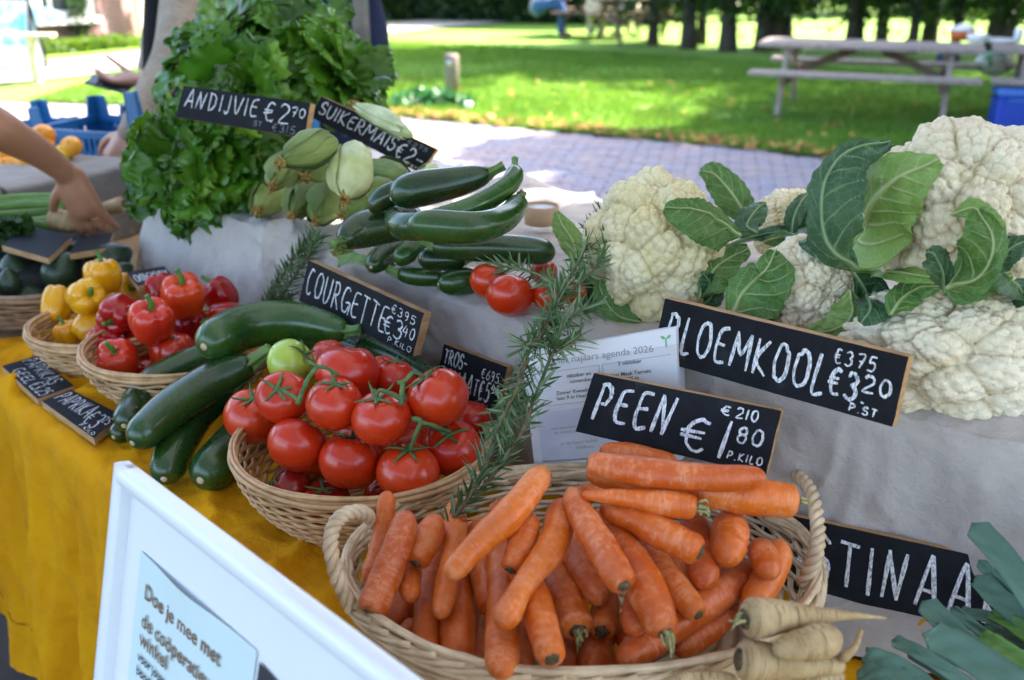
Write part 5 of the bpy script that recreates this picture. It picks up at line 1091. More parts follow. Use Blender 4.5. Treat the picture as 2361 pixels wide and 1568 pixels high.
# ============================================================ ROSEMARY
M_NEED = leafmat('rosemary_needle', (.035, .095, .025), (.085, .165, .055), 30, .5, .15, (1, 1, .8), 0); M_RST = simple('rosemary_twig', (.10, .07, .035), (.22, .16, .09), 60, .85, .5, 200)
M_NEEDB = leafmat('rosemary_needle_pale', (.13, .21, .10), (.21, .30, .16), 30, .6, .15, (1, 1, .8), 0)
def rosemary(paths, label, nl=.026, dens=420, spread=.75, wn=.0012):
    t_ = None; mbs_ = MB(); mbn = MB(); mi = []
    for pts_ in paths:
        p = crom([P(u, v, d) for u, v, d in pts_], 40); V, Fc, uv = loft(p, np.linspace(.0030, .0014, 40), 7); mbs_.add(V, Fc)
        L = np.linalg.norm(np.diff(p, axis=0), axis=1).sum(); n = int(dens*L/.35); T = np.gradient(p, axis=0); T /= np.linalg.norm(T, axis=1)[:, None]
        for k in range(n):
            f = (k+.5)/n*39; i = int(f); b = p[i]+(p[min(i+1, 39)]-p[i])*(f-i); tg = T[i]; a = k*2.4+rng.normal(0, .4); x = nrm(np.cross(tg, [.3, .2, 1])); y = np.cross(tg, x)
            d = nrm(tg*rng.uniform(.5, 1.1)+(math.cos(a)*x+math.sin(a)*y)*spread*rng.uniform(.6, 1.2)); l = nl*rng.uniform(.6, 1.25)*(1-.35*abs(k/n-.5)); side = nrm(np.cross(d, rng.normal(size=3))); up = np.cross(side, d); bend = rng.normal(0, .12)*l
            w_ = wn*rng.uniform(.8, 1.3)
            V = [b-side*w_*.5, b+side*w_*.5, b+d*l*.35+side*w_+up*bend*.3, b+d*l*.35-side*w_-0*up+up*bend*.3, b+d*l*.75+side*w_*.8+up*bend*.8, b+d*l*.75-side*w_*.8+up*bend*.8, b+d*l+up*bend*1.2, b+d*l*.35+up*(bend*.3-w_*.5), b+d*l*.75+up*(bend*.8-w_*.4)]
            mbn.add(V, [[0, 7, 3], [0, 1, 7], [1, 2, 7], [3, 7, 8, 5], [7, 2, 4, 8], [5, 8, 6], [8, 4, 6]], mi=1 if rng.random() < .42 else 0)
    c0 = np.concatenate(mbs_.V).mean(0); t_ = empty('rosemary_sprig', c0, label, 'rosemary'); mbs_.build('twig', M_RST, t_, smooth=True)
    o = mbn.build('needles', [M_NEED, M_NEEDB], t_, smooth=False); o['kind'] = 'stuff'; return t_
rosemary([[(1030,1216,1.13),(1095,1125,1.14),(1130,1040,1.16),(1180,930,1.19),(1215,820,1.24),(1262,735,1.28),(1300,650,1.36)],
          [(1110,1130,1.15),(1190,1020,1.17),(1240,900,1.20),(1280,800,1.24),(1300,740,1.27)],[(1215,830,1.22),(1180,920,1.17),(1140,1000,1.14)],[(1262,735,1.27),(1235,790,1.23),(1205,800,1.20)]], 'long rosemary branch hanging over the tomato basket, its cut end on the carrots', dens=190, nl=.034, wn=.0016, spread=1.0)
rosemary([[(1235,800,1.26),(1290,690,1.33),(1335,600,1.40),(1375,520,1.46),(1412,478,1.50)],[(1260,760,1.28),(1330,720,1.31),(1385,700,1.33)],[(1290,690,1.34),(1370,620,1.38),(1400,560,1.40)],[(1300,670,1.37),(1255,640,1.42),(1180,615,1.47),(1120,625,1.5)],[(1240,790,1.26),(1300,800,1.24),(1340,770,1.26)]], 'rosemary sprig standing up against the left cauliflower', dens=200, nl=.034, wn=.0017, spread=1.0)
rosemary([[(604,712,1.84),(640,655,1.82),(675,600,1.80),(715,548,1.80)],[(640,700,1.80),(670,650,1.78),(710,590,1.77),(735,545,1.77)],[(625,690,1.82),(665,690,1.76)]], 'rosemary sprig leaning behind the courgette price board', dens=330, nl=.032, wn=.0017, spread=.9)
# ============================================================ LEEKS
M_LEEK = NT('leek_leaf'); o = M_LEEK.coord('UV', (11, .5, 1), False); ob = M_LEEK.coord('Object'); c = M_LEEK.ramp(M_LEEK.noise(ob, 14, 4), [(.35, (.028, .085, .062)), (.65, (.055, .145, .10))])
c = M_LEEK.mix(M_LEEK.math('MULTIPLY', M_LEEK.noise(o, 2, 2), .9), c, (.10, .19, .13)); c = M_LEEK.mix(M_LEEK.ramp(M_LEEK.noise(ob, 60, 4), [(.66, (0, 0, 0)), (.76, (.5, .5, .5))]), c, (.22, .32, .24)); M_LEEK.bump(M_LEEK.noise(o, 2, 3), .35, .002); M_LEEK = M_LEEK.done(c, .42)
M_LEEKL = simple('leek_leaf_fresh', (.08, .20, .03), (.13, .28, .05), 20, .45, .3, 60)
def strap(path, w_px, mat, parent, fold=.35, tw=0.0, seed=0, cut=True, name='leaf'):
    p3 = crom([P(u, v, d) for u, v, d in path], 30); T = np.gradient(p3, axis=0); T /= np.linalg.norm(T, axis=1)[:, None]; Rv = p3-[0, 0, CAMH]; Rv /= np.linalg.norm(Rv, axis=1)[:, None]
    N = -Rv+np.array([0, 0, .5]); Sd = np.cross(T, N); Sd /= np.linalg.norm(Sd, axis=1)[:, None]; N = np.cross(Sd, T); s_ = np.linspace(0, 1, 30)[:, None]; t = np.linspace(-1, 1, 9)[None, :]
    w = w_px/2/F*path[0][2]*(1-.12*s_); a = tw*s_; S2 = Sd[:, None]*np.cos(a)[..., None]+N[:, None]*np.sin(a)[..., None]; N2_ = N[:, None]*np.cos(a)[..., None]-Sd[:, None]*np.sin(a)[..., None]
    V = p3[:, None]+S2*(t*w)[..., None]+N2_*(np.abs(t)*w*fold*(1+.0*s_)+.0012*np.sin(s_*30+t*4+seed))[..., None]-T[:, None]*((np.abs(t)**1*w*.8*np.clip((s_-.93)/.07, 0, 1) if cut else 0*t*s_))[..., None]
    i = np.arange(29)[:, None]; j = np.arange(8)[None, :]; Fc = np.stack([i*9+j, (i+1)*9+j, (i+1)*9+j+1, i*9+j+1], -1).reshape(-1, 4); uv = np.stack(np.broadcast_arrays((t+1)/2, s_), -1).reshape(-1, 2)
    o = mk(name, V.reshape(-1, 3), Fc, mat, parent, uv=uv); m = o.modifiers.new('thickness', 'SOLIDIFY'); m.thickness = .0012; return o
lk = [empty('leek', P(u, v, 1.0), lb, 'leek', 'leeks at the front right corner') for u, v, lb in [(2500, 1560, 'leek with the tallest leaf, standing up at the right edge'), (2400, 1620, 'leek whose broad blue green leaves fan over the price board'), (2350, 1700, 'leek with a narrow leaf pointing left'), (2000, 1600, 'leek end lying in front of the parsnips')]]
strap([(2560,1640,.98),(2440,1470,1.0),(2330,1310,1.03),(2240,1205,1.07)], 72, M_LEEK, lk[0], .3); strap([(2560,1600,1.0),(2400,1460,1.03),(2300,1380,1.05),(2250,1325,1.07)], 62, M_LEEK, lk[0], .3)
strap([(2500,1560,1.0),(2380,1460,1.03),(2300,1430,1.05),(2210,1410,1.08)], 34, M_LEEK, lk[0], .3); strap([(2450,1540,1.01),(2350,1450,1.03),(2280,1410,1.06)], 44, M_LEEKL, lk[0], .4)
strap([(2420,1700,.93),(2330,1580,.96),(2210,1470,.99),(2125,1385,1.03)], 66, M_LEEK, lk[1], .3); strap([(2440,1650,.92),(2350,1590,.94),(2230,1510,.97),(2125,1460,.99)], 92, M_LEEK, lk[1], .3); strap([(2400,1560,.95),(2300,1490,.99),(2250,1465,1.02)], 50, M_LEEKL, lk[1], .3)
strap([(2330,1680,.93),(2240,1590,.95),(2140,1520,.97),(2055,1475,1.0)], 40, M_LEEK, lk[2], .5); strap([(2300,1650,.93),(2200,1560,.96),(2150,1500,.99)], 36, M_LEEK, lk[2], .3)
for (u0, v0, u1, v1, w_, d_, k_) in [(2470,1640,2190,1400,30,.99,1),(2500,1600,2255,1290,34,1.03,0),(2380,1690,2090,1500,34,.95,1),(2420,1600,2160,1450,28,.98,1),(2480,1560,2300,1345,40,1.02,0),(2350,1720,2070,1545,36,.93,2),(2440,1540,2270,1440,26,1.04,0)]: strap([(u0, v0, d_-.02), ((u0*2+u1)/3, (v0*2+v1)/3-6, d_), ((u0+2*u1)/3, (v0+2*v1)/3-4, d_+.02), (u1, v1, d_+.045)], w_, M_LEEK, lk[k_], .35, .15)
strap([(2200,1680,.93),(2120,1580,.96),(2040,1530,.98),(1985,1520,.99)], 66, M_LEEK, lk[3], .25); strap([(2130,1680,.93),(2040,1570,.96),(1975,1545,.985)], 56, M_LEEK, lk[3], .25)
for i, (u, v, d, u2, v2, d2) in enumerate([(2560, 1620, .98, 2760, 1900, .85), (2440, 1640, .92, 2600, 1980, .80), (2330, 1670, .93, 2450, 1950, .82), (2180, 1680, .93, 2300, 1900, .84)]):
    a_, b_ = P(u, v, d), P(u2, v2, d2); a_[2] = max(a_[2], .785); b_[2] = .785; V, Fc, uv = loft(crom([a_, (a_+b_)/2, b_], 14), [.016]*14, 16); mk('shank', V, Fc, simple('leek_shank', (.45, .55, .28), (.70, .74, .55), 14, .4) if i == 0 else bpy.data.materials['leek_shank'], lk[i], uv=uv)
# ============================================================ PRICE BOARDS AND PRINT
M_SLATE = NT('blackboard'); o = M_SLATE.coord('Object'); c = M_SLATE.ramp(M_SLATE.noise(o, 22, 6, .65), [(.35, (.006, .007, .010)), (.62, (.011, .013, .018)), (.82, (.035, .039, .048))]); M_SLATE.bump(M_SLATE.noise(o, 140, 4), .25, .001); M_SLATE = M_SLATE.done(c, .7, Specular_IOR_Level=.18)
M_BWOOD = simple('board_wood', (.36, .20, .085), (.50, .31, .15), 30, .75, .4, 90, cs=(1, 1, 5))
M_CHALK = NT('chalk'); o = M_CHALK.coord('Object', (1, 1, .35)); f = M_CHALK.noise(o, 420, 4, .7); c = M_CHALK.ramp(f, [(.36, (.20, .22, .26)), (.56, (.80, .82, .86))]); M_CHALK = M_CHALK.done(c, .9)
M_CHALKF = simple('faint_chalk', (.07, .075, .09), (.22, .23, .26), 300, .9)
# single-stroke hand lettering: x 0..1 (times the letter's own width), y 0..1
def arc(cx, cy, rx, ry, a0, a1, n=14): return [(cx+rx*math.cos(R(a0+(a1-a0)*i/n)), cy+ry*math.sin(R(a0+(a1-a0)*i/n))) for i in range(n+1)]
GL = {
 'A': (.75, [[(0, 0), (.5, 1), (.62, .95), (.85, 0)], [(.18, .38), (.85, .36)]]), 'N': (.8, [[(.0, 0), (.2, 1)], [(.2, 1), (.6, .0)], [(.6, 0), (.9, 1)]]),
 'D': (.7, [[(.1, 0), (.1, 1)], [(.0, 1)]+arc(.1, .5, .72, .5, 85, -90)]), 'I': (.22, [[(.4, 0), (.5, 1)]]), 'i': (.25, [[(.4, 0), (.5, .78)], [(.5, 1.0), (.75, 1.0)]]), 'J': (.5, [[(.75, 1), (.7, .15), (.4, -.05), (.1, .12)]]),
 'V': (.7, [[(0, 1), (.4, 0), (.95, 1)]]), 'E': (.62, [[(.95, .97), (.3, .93), (.12, .62), (.08, .3), (.3, .02), (.95, .06)], [(.12, .53), (.8, .52)]]),
 'G': (.75, [arc(.5, .5, .45, .5, 50, 340), [(.5, .42), (.98, .42), (.95, .0)]]), 'O': (.72, [arc(.5, .5, .45, .5, 100, 470, 20)]), 'C': (.62, [arc(.55, .5, .5, .5, 55, 310)]), 'U': (.66, [[(.08, 1), (.05, .35), (.25, .02), (.6, .02), (.85, .35), (.9, 1)]]),
 'R': (.68, [[(.1, 0), (.14, 1)], [(.0, .95)]+arc(.3, .74, .45, .26, 80, -90)+[(.95, 0)]]), 'P': (.62, [[(.0, 0), (.14, 1)], [(.0, .97)]+arc(.35, .73, .5, .27, 80, -100)]), 'B': (.66, [[(.0, 0), (.14, 1)], [(0, .98)]+arc(.3, .76, .5, .24, 80, -90)+arc(.3, .27, .6, .27, 80, -100)]),
 'S': (.55, [arc(.5, .75, .42, .25, 20, 250)+arc(.45, .27, .45, .27, 80, -160)]), 'K': (.68, [[(.05, 0), (.1, 1)], [(.85, 1), (.12, .45), (.95, 0)]]), 'M': (.95, [[(0, 0), (.14, 1)], [(.14, 1), (.5, .42), (.86, 1)], [(.86, 1), (.92, 0)]]), 'L': (.55, [[(.2, 1), (.05, .02), (.95, .0)]]), 'T': (.62, [[(.0, 1), (1, .95)], [(.5, .96), (.45, 0)]]),
 'Z': (.6, [[(.05, 1), (.95, 1), (.0, 0), (.95, .0)]]), '€': (.62, [arc(.62, .5, .42, .5, 55, 310), [(.0, .60), (.75, .62)], [(.0, .42), (.7, .44)]]),
 '0': (.6, [arc(.5, .5, .42, .5, 100, 470, 18)]), '1': (.2, [[(.35, 0), (.6, 1)]]), '2': (.6, [arc(.45, .72, .4, .28, 160, -30)+[(.05, .03), (.98, .05)]]), '3': (.55, [arc(.4, .76, .4, .24, 150, -80)+arc(.4, .27, .48, .27, 80, -150)]),
 '4': (.6, [[(.45, 1), (.05, .4), (.95, .42)], [(.75, .8), (.68, 0)]]), '5': (.58, [[(.95, 1), (.25, .98), (.18, .58)]+arc(.4, .32, .48, .32, 95, -140)]), '6': (.55, [[(.8, 1), (.25, .6)]+arc(.48, .28, .4, .28, 150, 510)]), '7': (.55, [[(.0, 1), (.95, 1), (.4, 0)], [(.25, .5), (.85, .5)]]), '8': (.55, [arc(.5, .75, .33, .24, -60, 300)+arc(.5, .26, .4, .26, 95, 455)]), '9': (.5, [arc(.45, .72, .36, .27, 10, 370)+[(.7, .2), (.45, -.02)]]),
 '-': (.5, [[(.0, .45), (.95, .48)]]), '.': (.2, [[(.4, .0), (.5, .05)]]), ' ': (.4, []), '=': (.5, [[(.0, .6), (.8, .6)], [(.0, .4), (.8, .4)]])}
def quad_map(Q):
    tl, tr, br, bl = [np.asarray(q, float) for q in Q]
    def f(s_, t_):
        s_ = np.asarray(s_, float)[..., None]; t_ = np.asarray(t_, float)[..., None]; return (tl*(1-s_)+tr*s_)*t_+(bl*(1-s_)+br*s_)*(1-t_)
    n = nrm(np.cross(tr-tl, tl-bl)); return f, (-n if np.dot(n, np.mean(Q, 0)-np.array([0, 0, CAMH])) > 0 else n)
def on_plane(px, p0, n): r = ray(*px); e = np.array([0, 0, CAMH]); return e+r*(np.dot(np.asarray(p0)-e, n)/np.dot(r, n))
def board_pts(TL, TR, BR, BL, zl, zr, lean):
    """a board standing with its lower edge at heights zl..zr, leaning back by lean degrees"""
    bl, br = PZ(*BL, zl), PZ(*BR, zr); e = nrm(br-bl); bk = nrm(np.cross([0, 0, 1], e)); bk = bk if bk[1] > 0 else -bk; up = np.array([0, 0, 1])*math.cos(R(lean))+bk*math.sin(R(lean)); n = nrm(np.cross(e, up))
    return [on_plane(TL, bl, n), on_plane(TR, bl, n), br, bl]
def strokes(text, f, n, s0, s1, t0, t1, slope=0.0, wd=.0022, mat=None, parent=None, name='lettering', gap=.22, skew=.0, lift=.0010):
    mb = MB(); adv = [GL[c][0] for c in text]; tot = sum(adv)+gap*(len(text)-1); x = 0
    for c, a in zip(text, adv):
        for st in GL[c][1]:
            st = [(px_, py_) for px_, py_ in st]; q = np.array(st, float); jit = rng.normal(0, .022, q.shape); q = q+jit; m_ = max(4, len(q)*3); q = crom(q, m_) if len(q) > 2 else q[0]*(1-np.linspace(0, 1, 6)[:, None])+q[1]*np.linspace(0, 1, 6)[:, None]
            ss = s0+(s1-s0)*(x+q[:, 0]*a+skew*q[:, 1])/tot; tt = t0+(t1-t0)*q[:, 1]+slope*(ss-s0); P3 = f(ss, tt)+n*lift; T = np.gradient(P3, axis=0); T /= np.linalg.norm(T, axis=1)[:, None]+1e-9; Sd = np.cross(T, n); k = len(P3); w_ = wd*.94*(1+.18*np.sin(np.linspace(0, 6, k)+x*5))
            w_[0] *= .8; w_[-1] *= .7; A = P3+Sd*w_[:, None]/2; B = P3-Sd*w_[:, None]/2; C = P3+n*.00025; V = np.vstack([A, B, C]); F_ = [[i, i+1, 2*k+i+1, 2*k+i] for i in range(k-1)]+[[2*k+i, 2*k+i+1, k+i+1, k+i] for i in range(k-1)]; mb.add(V, F_)
        x += a+gap
    return mb.build(name, mat or M_CHALK, parent)
def board(TL, TR, BR, BL, zl, zr, lean, label, texts, th=.014, name='price_board', pts=None, cat='price board'):
    Q = pts or board_pts(TL, TR, BR, BL, zl, zr, lean); f, n = quad_map(Q); t_ = empty(name, np.mean(Q, 0), label, cat, 'chalked price boards'); back = [q-n*th for q in Q]
    nu, nv = 30, 8; U, W = np.meshgrid(np.linspace(0, 1, nu), np.linspace(0, 1, nv), indexing='ij'); ej = .004*vnoise(np.stack([U.ravel(), W.ravel()], -1), 18, int(abs(Q[0][0])*1000) % 90); er = ((U.ravel() < .001) | (U.ravel() > .999) | (W.ravel() < .001) | (W.ravel() > .999)); V = f(U.ravel()+ej*er*.5, W.ravel()+ej*er)+n*.0004; i = np.arange(nu-1)[:, None]; j = np.arange(nv-1)[None, :]
    mk('slate_face', V, np.stack([i*nv+j, (i+1)*nv+j, (i+1)*nv+j+1, i*nv+j+1], -1).reshape(-1, 4), M_SLATE, t_, smooth=False)
    mb = MB(); mb.add(np.array(list(Q)+back), [[0, 1, 2, 3], [4, 7, 6, 5], [0, 4, 5, 1], [1, 5, 6, 2], [2, 6, 7, 3], [3, 7, 4, 0]]); w_ = mb.build('wooden_block', M_BWOOD, t_); bv = w_.modifiers.new('bevel', 'BEVEL'); bv.width = .0012; bv.segments = 2
    for tx_ in texts:
        k = dict(tx_[5]) if len(tx_) > 5 else {}; strokes(tx_[0], f, n, *tx_[1:5], parent=t_, **k)
    return t_, f, n
FA = {'mat': M_CHALKF}
board((424,198),(716,238),(702,318),(405,270),1.20,1.19,18,'endive price board with chalked ANDIJVIE €2.70 at the top of the pile',
 [('ANDIJVIE',.05,.63,.36,.88,{'slope':.04,'wd':.0030}),('€2',.68,.87,.30,.86,{'slope':.1,'wd':.0030}),('70',.88,.98,.55,.80,{'wd':.0024}),('ST.',.62,.70,.12,.26,dict(FA,wd=.002)),('€315',.76,.93,.05,.26,dict(FA,wd=.002))])
board((741,222),(1008,343),(968,399),(717,270),1.19,1.10,15,'sweetcorn price board with chalked SUIKERMAIS €2- above the corn cobs',
 [('SUIKERMAIS',.04,.72,.30,.84,{'wd':.0026,'gap':.15,'slope':-.08}),('€2-',.74,.97,.14,.66,{'wd':.0026}),('€275',.78,.95,.74,.88,dict(FA,wd=.0016)),('P.ST',.86,.96,.05,.13,{'wd':.0014})])
board((712,600),(978,722),(952,822),(690,694),.935,.94,8,'courgette price board with chalked COURGETTE €3.40 leaning on the shelf',
 [('COURGETTE',.04,.76,.26,.86,{'wd':.0030,'slope':-.10}),('€395',.77,.96,.72,.90,{'wd':.0016,'slope':-.3}),('€3',.74,.89,.22,.62,{'wd':.0030}),('40',.89,.98,.34,.58,{'wd':.0022}),('P.KILO',.80,.98,.06,.18,{'wd':.0014})])
board((1024,793),(1170,846),(1146,952),(1003,898),.86,.86,12,'vine tomato price board with TROS-TOMAAT half hidden behind the tomatoes',
 [('TROS-',.05,.42,.62,.92,{'wd':.0026,'gap':.15}),('€695',.66,.93,.60,.80,{'wd':.0015}),('TOMAAT',.05,.66,.16,.54,{'wd':.0024,'gap':.14}),('€5',.67,.84,.14,.54,{'wd':.0026}),('45',.85,.97,.36,.56,{'wd':.0018}),('P.KILO',.66,.95,.02,.10,dict(FA,wd=.0012))])
board((1369,860),(1802,947),(1766,1095),(1327,995),.935,.935,14,'carrot price board with chalked PEEN €1.80 standing behind the carrots',
 [('PEEN',.07,.49,.26,.86,{'wd':.0048,'slope':.04,'gap':.26}),('€',.54,.70,.12,.62,{'wd':.0044}),('1',.74,.80,.10,.68,{'wd':.0050}),('210',.79,.90,.76,.92,{'wd':.0022}),('€',.71,.765,.77,.90,{'wd':.0022}),('80',.82,.95,.40,.64,{'wd':.0028}),('P.KILO',.80,.97,.12,.24,{'wd':.0018,'gap':.3})])
board((1534,688),(2095,823),(2058,984),(1503,827),1.0,1.012,5,'cauliflower price board with chalked BLOEMKOOL €3.20 under the cauliflowers',
 [('BLOEMKOOL',.045,.735,.25,.80,{'wd':.0046,'slope':-.10,'gap':.28}),('€375',.745,.90,.68,.88,{'wd':.0022,'gap':.3}),('€3.',.745,.89,.22,.60,{'wd':.0044}),('20',.87,.97,.38,.62,{'wd':.0032}),('P.ST',.84,.94,.06,.17,{'wd':.0022,'gap':.3})])
board((1740,1170),(2420,1318),(2400,1512),(1727,1330),.762,.762,14,'parsnip price board, the letters STINAA showing behind the basket and leeks',
 [('PASTINAAK',.03,.88,.18,.80,{'wd':.0050,'gap':.34,'slope':.06}),('€3',.90,.985,.3,.8,{'wd':.0046})])
# boards lying flat on the mustard cloth (readable from the far side of the table)
def flat(px, z, label, texts, th=.013, flip=False):
    Q = [PZ(u, v, z+th) for u, v in px]; return board(None, None, None, None, 0, 0, 0, label, texts, th=th, pts=Q)
flat([(86,820),(171,890),(86,920),(4,844)],.765,'upper small board marked PAPRIKAS lying flat at the edge of the mustard cloth',[('PAPRIKAS',.05,.80,.52,.92,{'wd':.0024,'gap':.15}),('GEEL',.2,.62,.10,.40,{'wd':.0022,'gap':.15}),('€3.25',.66,.98,.10,.46,{'wd':.0020,'gap':.15})])
flat([(165,899),(279,956),(217,1011),(96,925)],.765,'lower small board marked PAPRIKA €3 lying flat beside the courgettes',[('PAPRIKA',.05,.66,.32,.86,{'wd':.0028,'gap':.15}),('€3',.67,.88,.18,.74,{'wd':.0026}),('25',.88,.98,.5,.74,{'wd':.0018}),('P.KILO',.7,.96,.04,.14,{'wd':.0014})])
flat([(402,640),(318,660),(292,628),(378,614)],.885,'small board marked AVOCADO lying upside down behind the yellow peppers',[('AVOCADO',.06,.94,.30,.80,{'wd':.0028,'gap':.15})])
flat([(62,518),(166,546),(112,596),(4,566)],.90,'blank dark slate lying flat beside the parsnips at the left',[])
flat([(182,548),(262,536),(246,572),(160,586)],.89,'narrow dark slate lying flat behind the avocados',[])
# ---- printed paper
M_PAPER = simple('white_paper', (.80, .81, .84), (.77, .78, .82), 6, .7); M_PAPERB = simple('pale_blue_paper', (.64, .76, .77), (.60, .73, .74), 6, .6)
M_INKG = simple('grey_ink', (.10, .11, .12), None, rough=.8); M_INKL = simple('light_grey_ink', (.32, .34, .36), None, rough=.8); M_INKB = simple('brown_ink', (.20, .12, .07), None, rough=.8); M_INKN = simple('dark_ink', (.03, .035, .04), None, rough=.8)
M_SPROUT = simple('green_ink', (.18, .48, .20), None, rough=.8)
FONT = {}
def text_mesh(txt, bold=0.0):
    c = bpy.data.curves.new('text', 'FONT'); c.body = txt; c.size = 1; c.resolution_u = 3; c.offset = bold; o = bpy.data.objects.new('text', c); COL.objects.link(o); bpy.context.view_layer.update()
    m = o.to_mesh(); V = np.array([v.co[:] for v in m.vertices]); Fc = [list(p.vertices) for p in m.polygons]; o.to_mesh_clear(); bpy.data.objects.remove(o); return V, Fc
def write(txt, org, ex, ey, size, n, mat, parent, bold=0.0, lift=.0006):
    V, Fc = text_mesh(txt, bold); W = org+V[:, :1]*size*ex+V[:, 1:2]*size*ey+n*lift; return mk('printed_text', W, Fc, mat, parent, smooth=False)
# flyer holder with the autumn programme
TLp, TRp, BRp, BLp = (1203, 815), (1558, 754), (1572, 1052), (1232, 1072)
bl = PZ(*BLp, .853); br_ = PZ(*BRp, .885); br_ = bl+(br_-bl)*1.0; e = nrm(br_-bl); bk = nrm(np.cross([0, 0, 1], e)); bk = bk if bk[1] > 0 else -bk; up = np.array([0, 0, 1])*math.cos(R(7))+bk*math.sin(R(7)); nf = nrm(np.cross(e, up)); nf = -nf if np.dot(nf, bl-np.array([0, 0, CAMH])) > 0 else nf
Qp = [on_plane(TLp, bl, nf), on_plane(TRp, bl, nf), br_, bl]; fp_, nf = quad_map(Qp)
hold = empty('flyer_holder', bl, 'clear acrylic holder standing behind the carrots, full of flyers', 'flyer holder')
M_ACR = NT('clear_acrylic'); gl = M_ACR.n('BsdfGlossy'); gl.inputs['Roughness'].default_value = .04; tp = M_ACR.n('BsdfTransparent'); tp.inputs[0].default_value = (.99, .995, 1, 1); mx = M_ACR.n('MixShader'); mx.inputs[0].default_value = .05; M_ACR.l(tp.outputs[0], mx.inputs[1]); M_ACR.l(gl.outputs[0], mx.inputs[2]); M_ACR.l(mx.outputs[0], M_ACR.out.inputs[0]); M_ACR = M_ACR.m
def slab(f, n, s0, s1, t0, t1, o0, o1):
    V = [f(a, b)+n*c for c in (o0, o1) for a, b in ((s0, t0), (s1, t0), (s1, t1), (s0, t1))]; return np.array(V), [[0, 3, 2, 1], [4, 5, 6, 7], [0, 1, 5, 4], [1, 2, 6, 5], [2, 3, 7, 6], [3, 0, 4, 7]]
for nm, a in (('front_sheet', (-.03, 1.05, -.06, .88, .004, .006)), ('back_sheet', (-.03, 1.05, -.06, .93, -.034, -.032)), ('side_sheet', (1.05, 1.056, -.06, .90, -.032, .004)), ('base', (-.03, 1.055, -.075, -.06, -.06, .03))):
    V, Fc = slab(fp_, nf, *a); mk(nm, V, Fc, M_ACR, hold, smooth=False)
pap = empty('flyer_stack', Qp[3], 'stack of white printed programme flyers reading najaars agenda 2026', 'flyers')
for k in range(9):
    V, Fc = slab(fp_, nf, .0+.004*k*(k % 2), 1.0+.0045*k, -.03, 1-.006*(k % 3)-.002*k, -.0028*k-.0008, -.0028*k); mk('sheet', V, Fc, M_PAPER, pap, smooth=False)
exp_ = (fp_(1.0, .5)-fp_(0.0, .5)); eyp = (fp_(.5, 1.0)-fp_(.5, 0.0)); Lx = np.linalg.norm(exp_); ex, ey = nrm(exp_), nrm(eyp)
for txt, s_, t_, sz, m_, b_ in [('Het najaars agenda 2026', .20, .865, .070, M_INKL, 0), ('3 oktober', .62, .775, .040, M_INKG, .012), ('oktober en', .28, .735, .038, M_INKG, .012), ('november', .30, .685, .038, M_INKG, .012), ('Op het Maak Terrein', .52, .69, .038, M_INKG, .012), ('Hal 25 in', .62, .645, .038, M_INKG, .012),
   ('Zomer Kweektuin', .20, .60, .038, M_INKG, .012), ('laan 9 in Haarlem', .20, .555, .038, M_INKG, .012), ('met heerlijke ingre', .14, .30, .034, M_INKL, 0), ('en mooie producten', .16, .262, .034, M_INKL, 0), ('in de buurt leuker', .20, .16, .036, M_INKL, 0), ('Welkom', .30, .115, .036, M_INKL, 0)]:
    write(txt, fp_(s_, t_), ex, ey, sz*Lx*.95, nf, m_, pap, b_)
mb = MB()
for s0, s1, t0, t1 in [(.06, .50, .80, .803), (.06, .50, .515, .518), (.497, .50, .515, .80), (.52, .96, .80, .803), (.52, .523, .515, .80), (.06, .96, .02, .035), (.52, .96, .515, .518)]: V, Fc = slab(fp_, nf, s0, s1, t0, t1, .0002, .0006); mb.add(V, Fc)
mb.build('ruled_box', M_INKL, pap)
mb = MB()                                                     # little printed seedling
for sg in (-1, 1):
    c_ = fp_(.935, .93); th = np.linspace(0, math.pi, 9); A = np.array([c_+ex*Lx*sg*(.004+.03*t)+ey*Lx*(.012*t+.012*math.sin(math.pi*t))+nf*.0007 for t in np.linspace(0, 1, 9)]); B = np.array([c_+ex*Lx*sg*(.004+.03*t)+ey*Lx*(.014*t-.012*math.sin(math.pi*t))+nf*.0007 for t in np.linspace(0, 1, 9)]); mb.add(np.vstack([A, B]), [[i, i+1, 10+i, 9+i] for i in range(8)])
c_ = fp_(.935, .93); mb.add([c_+ex*.0008+nf*.0007, c_-ex*.0008+nf*.0007, c_-ex*.0008-ey*.012+nf*.0007, c_+ex*.0008-ey*.012+nf*.0007], [[0, 1, 2, 3]]); mb.build('printed_seedling', M_SPROUT, pap)
V, Fc = slab(fp_, nf, .06, .96, .035, .47, .0002, .0005); mk('printed_photo', V, Fc, simple('faded_photo_print', (.58, .65, .78), (.76, .80, .88), 14, .6), pap, smooth=False)
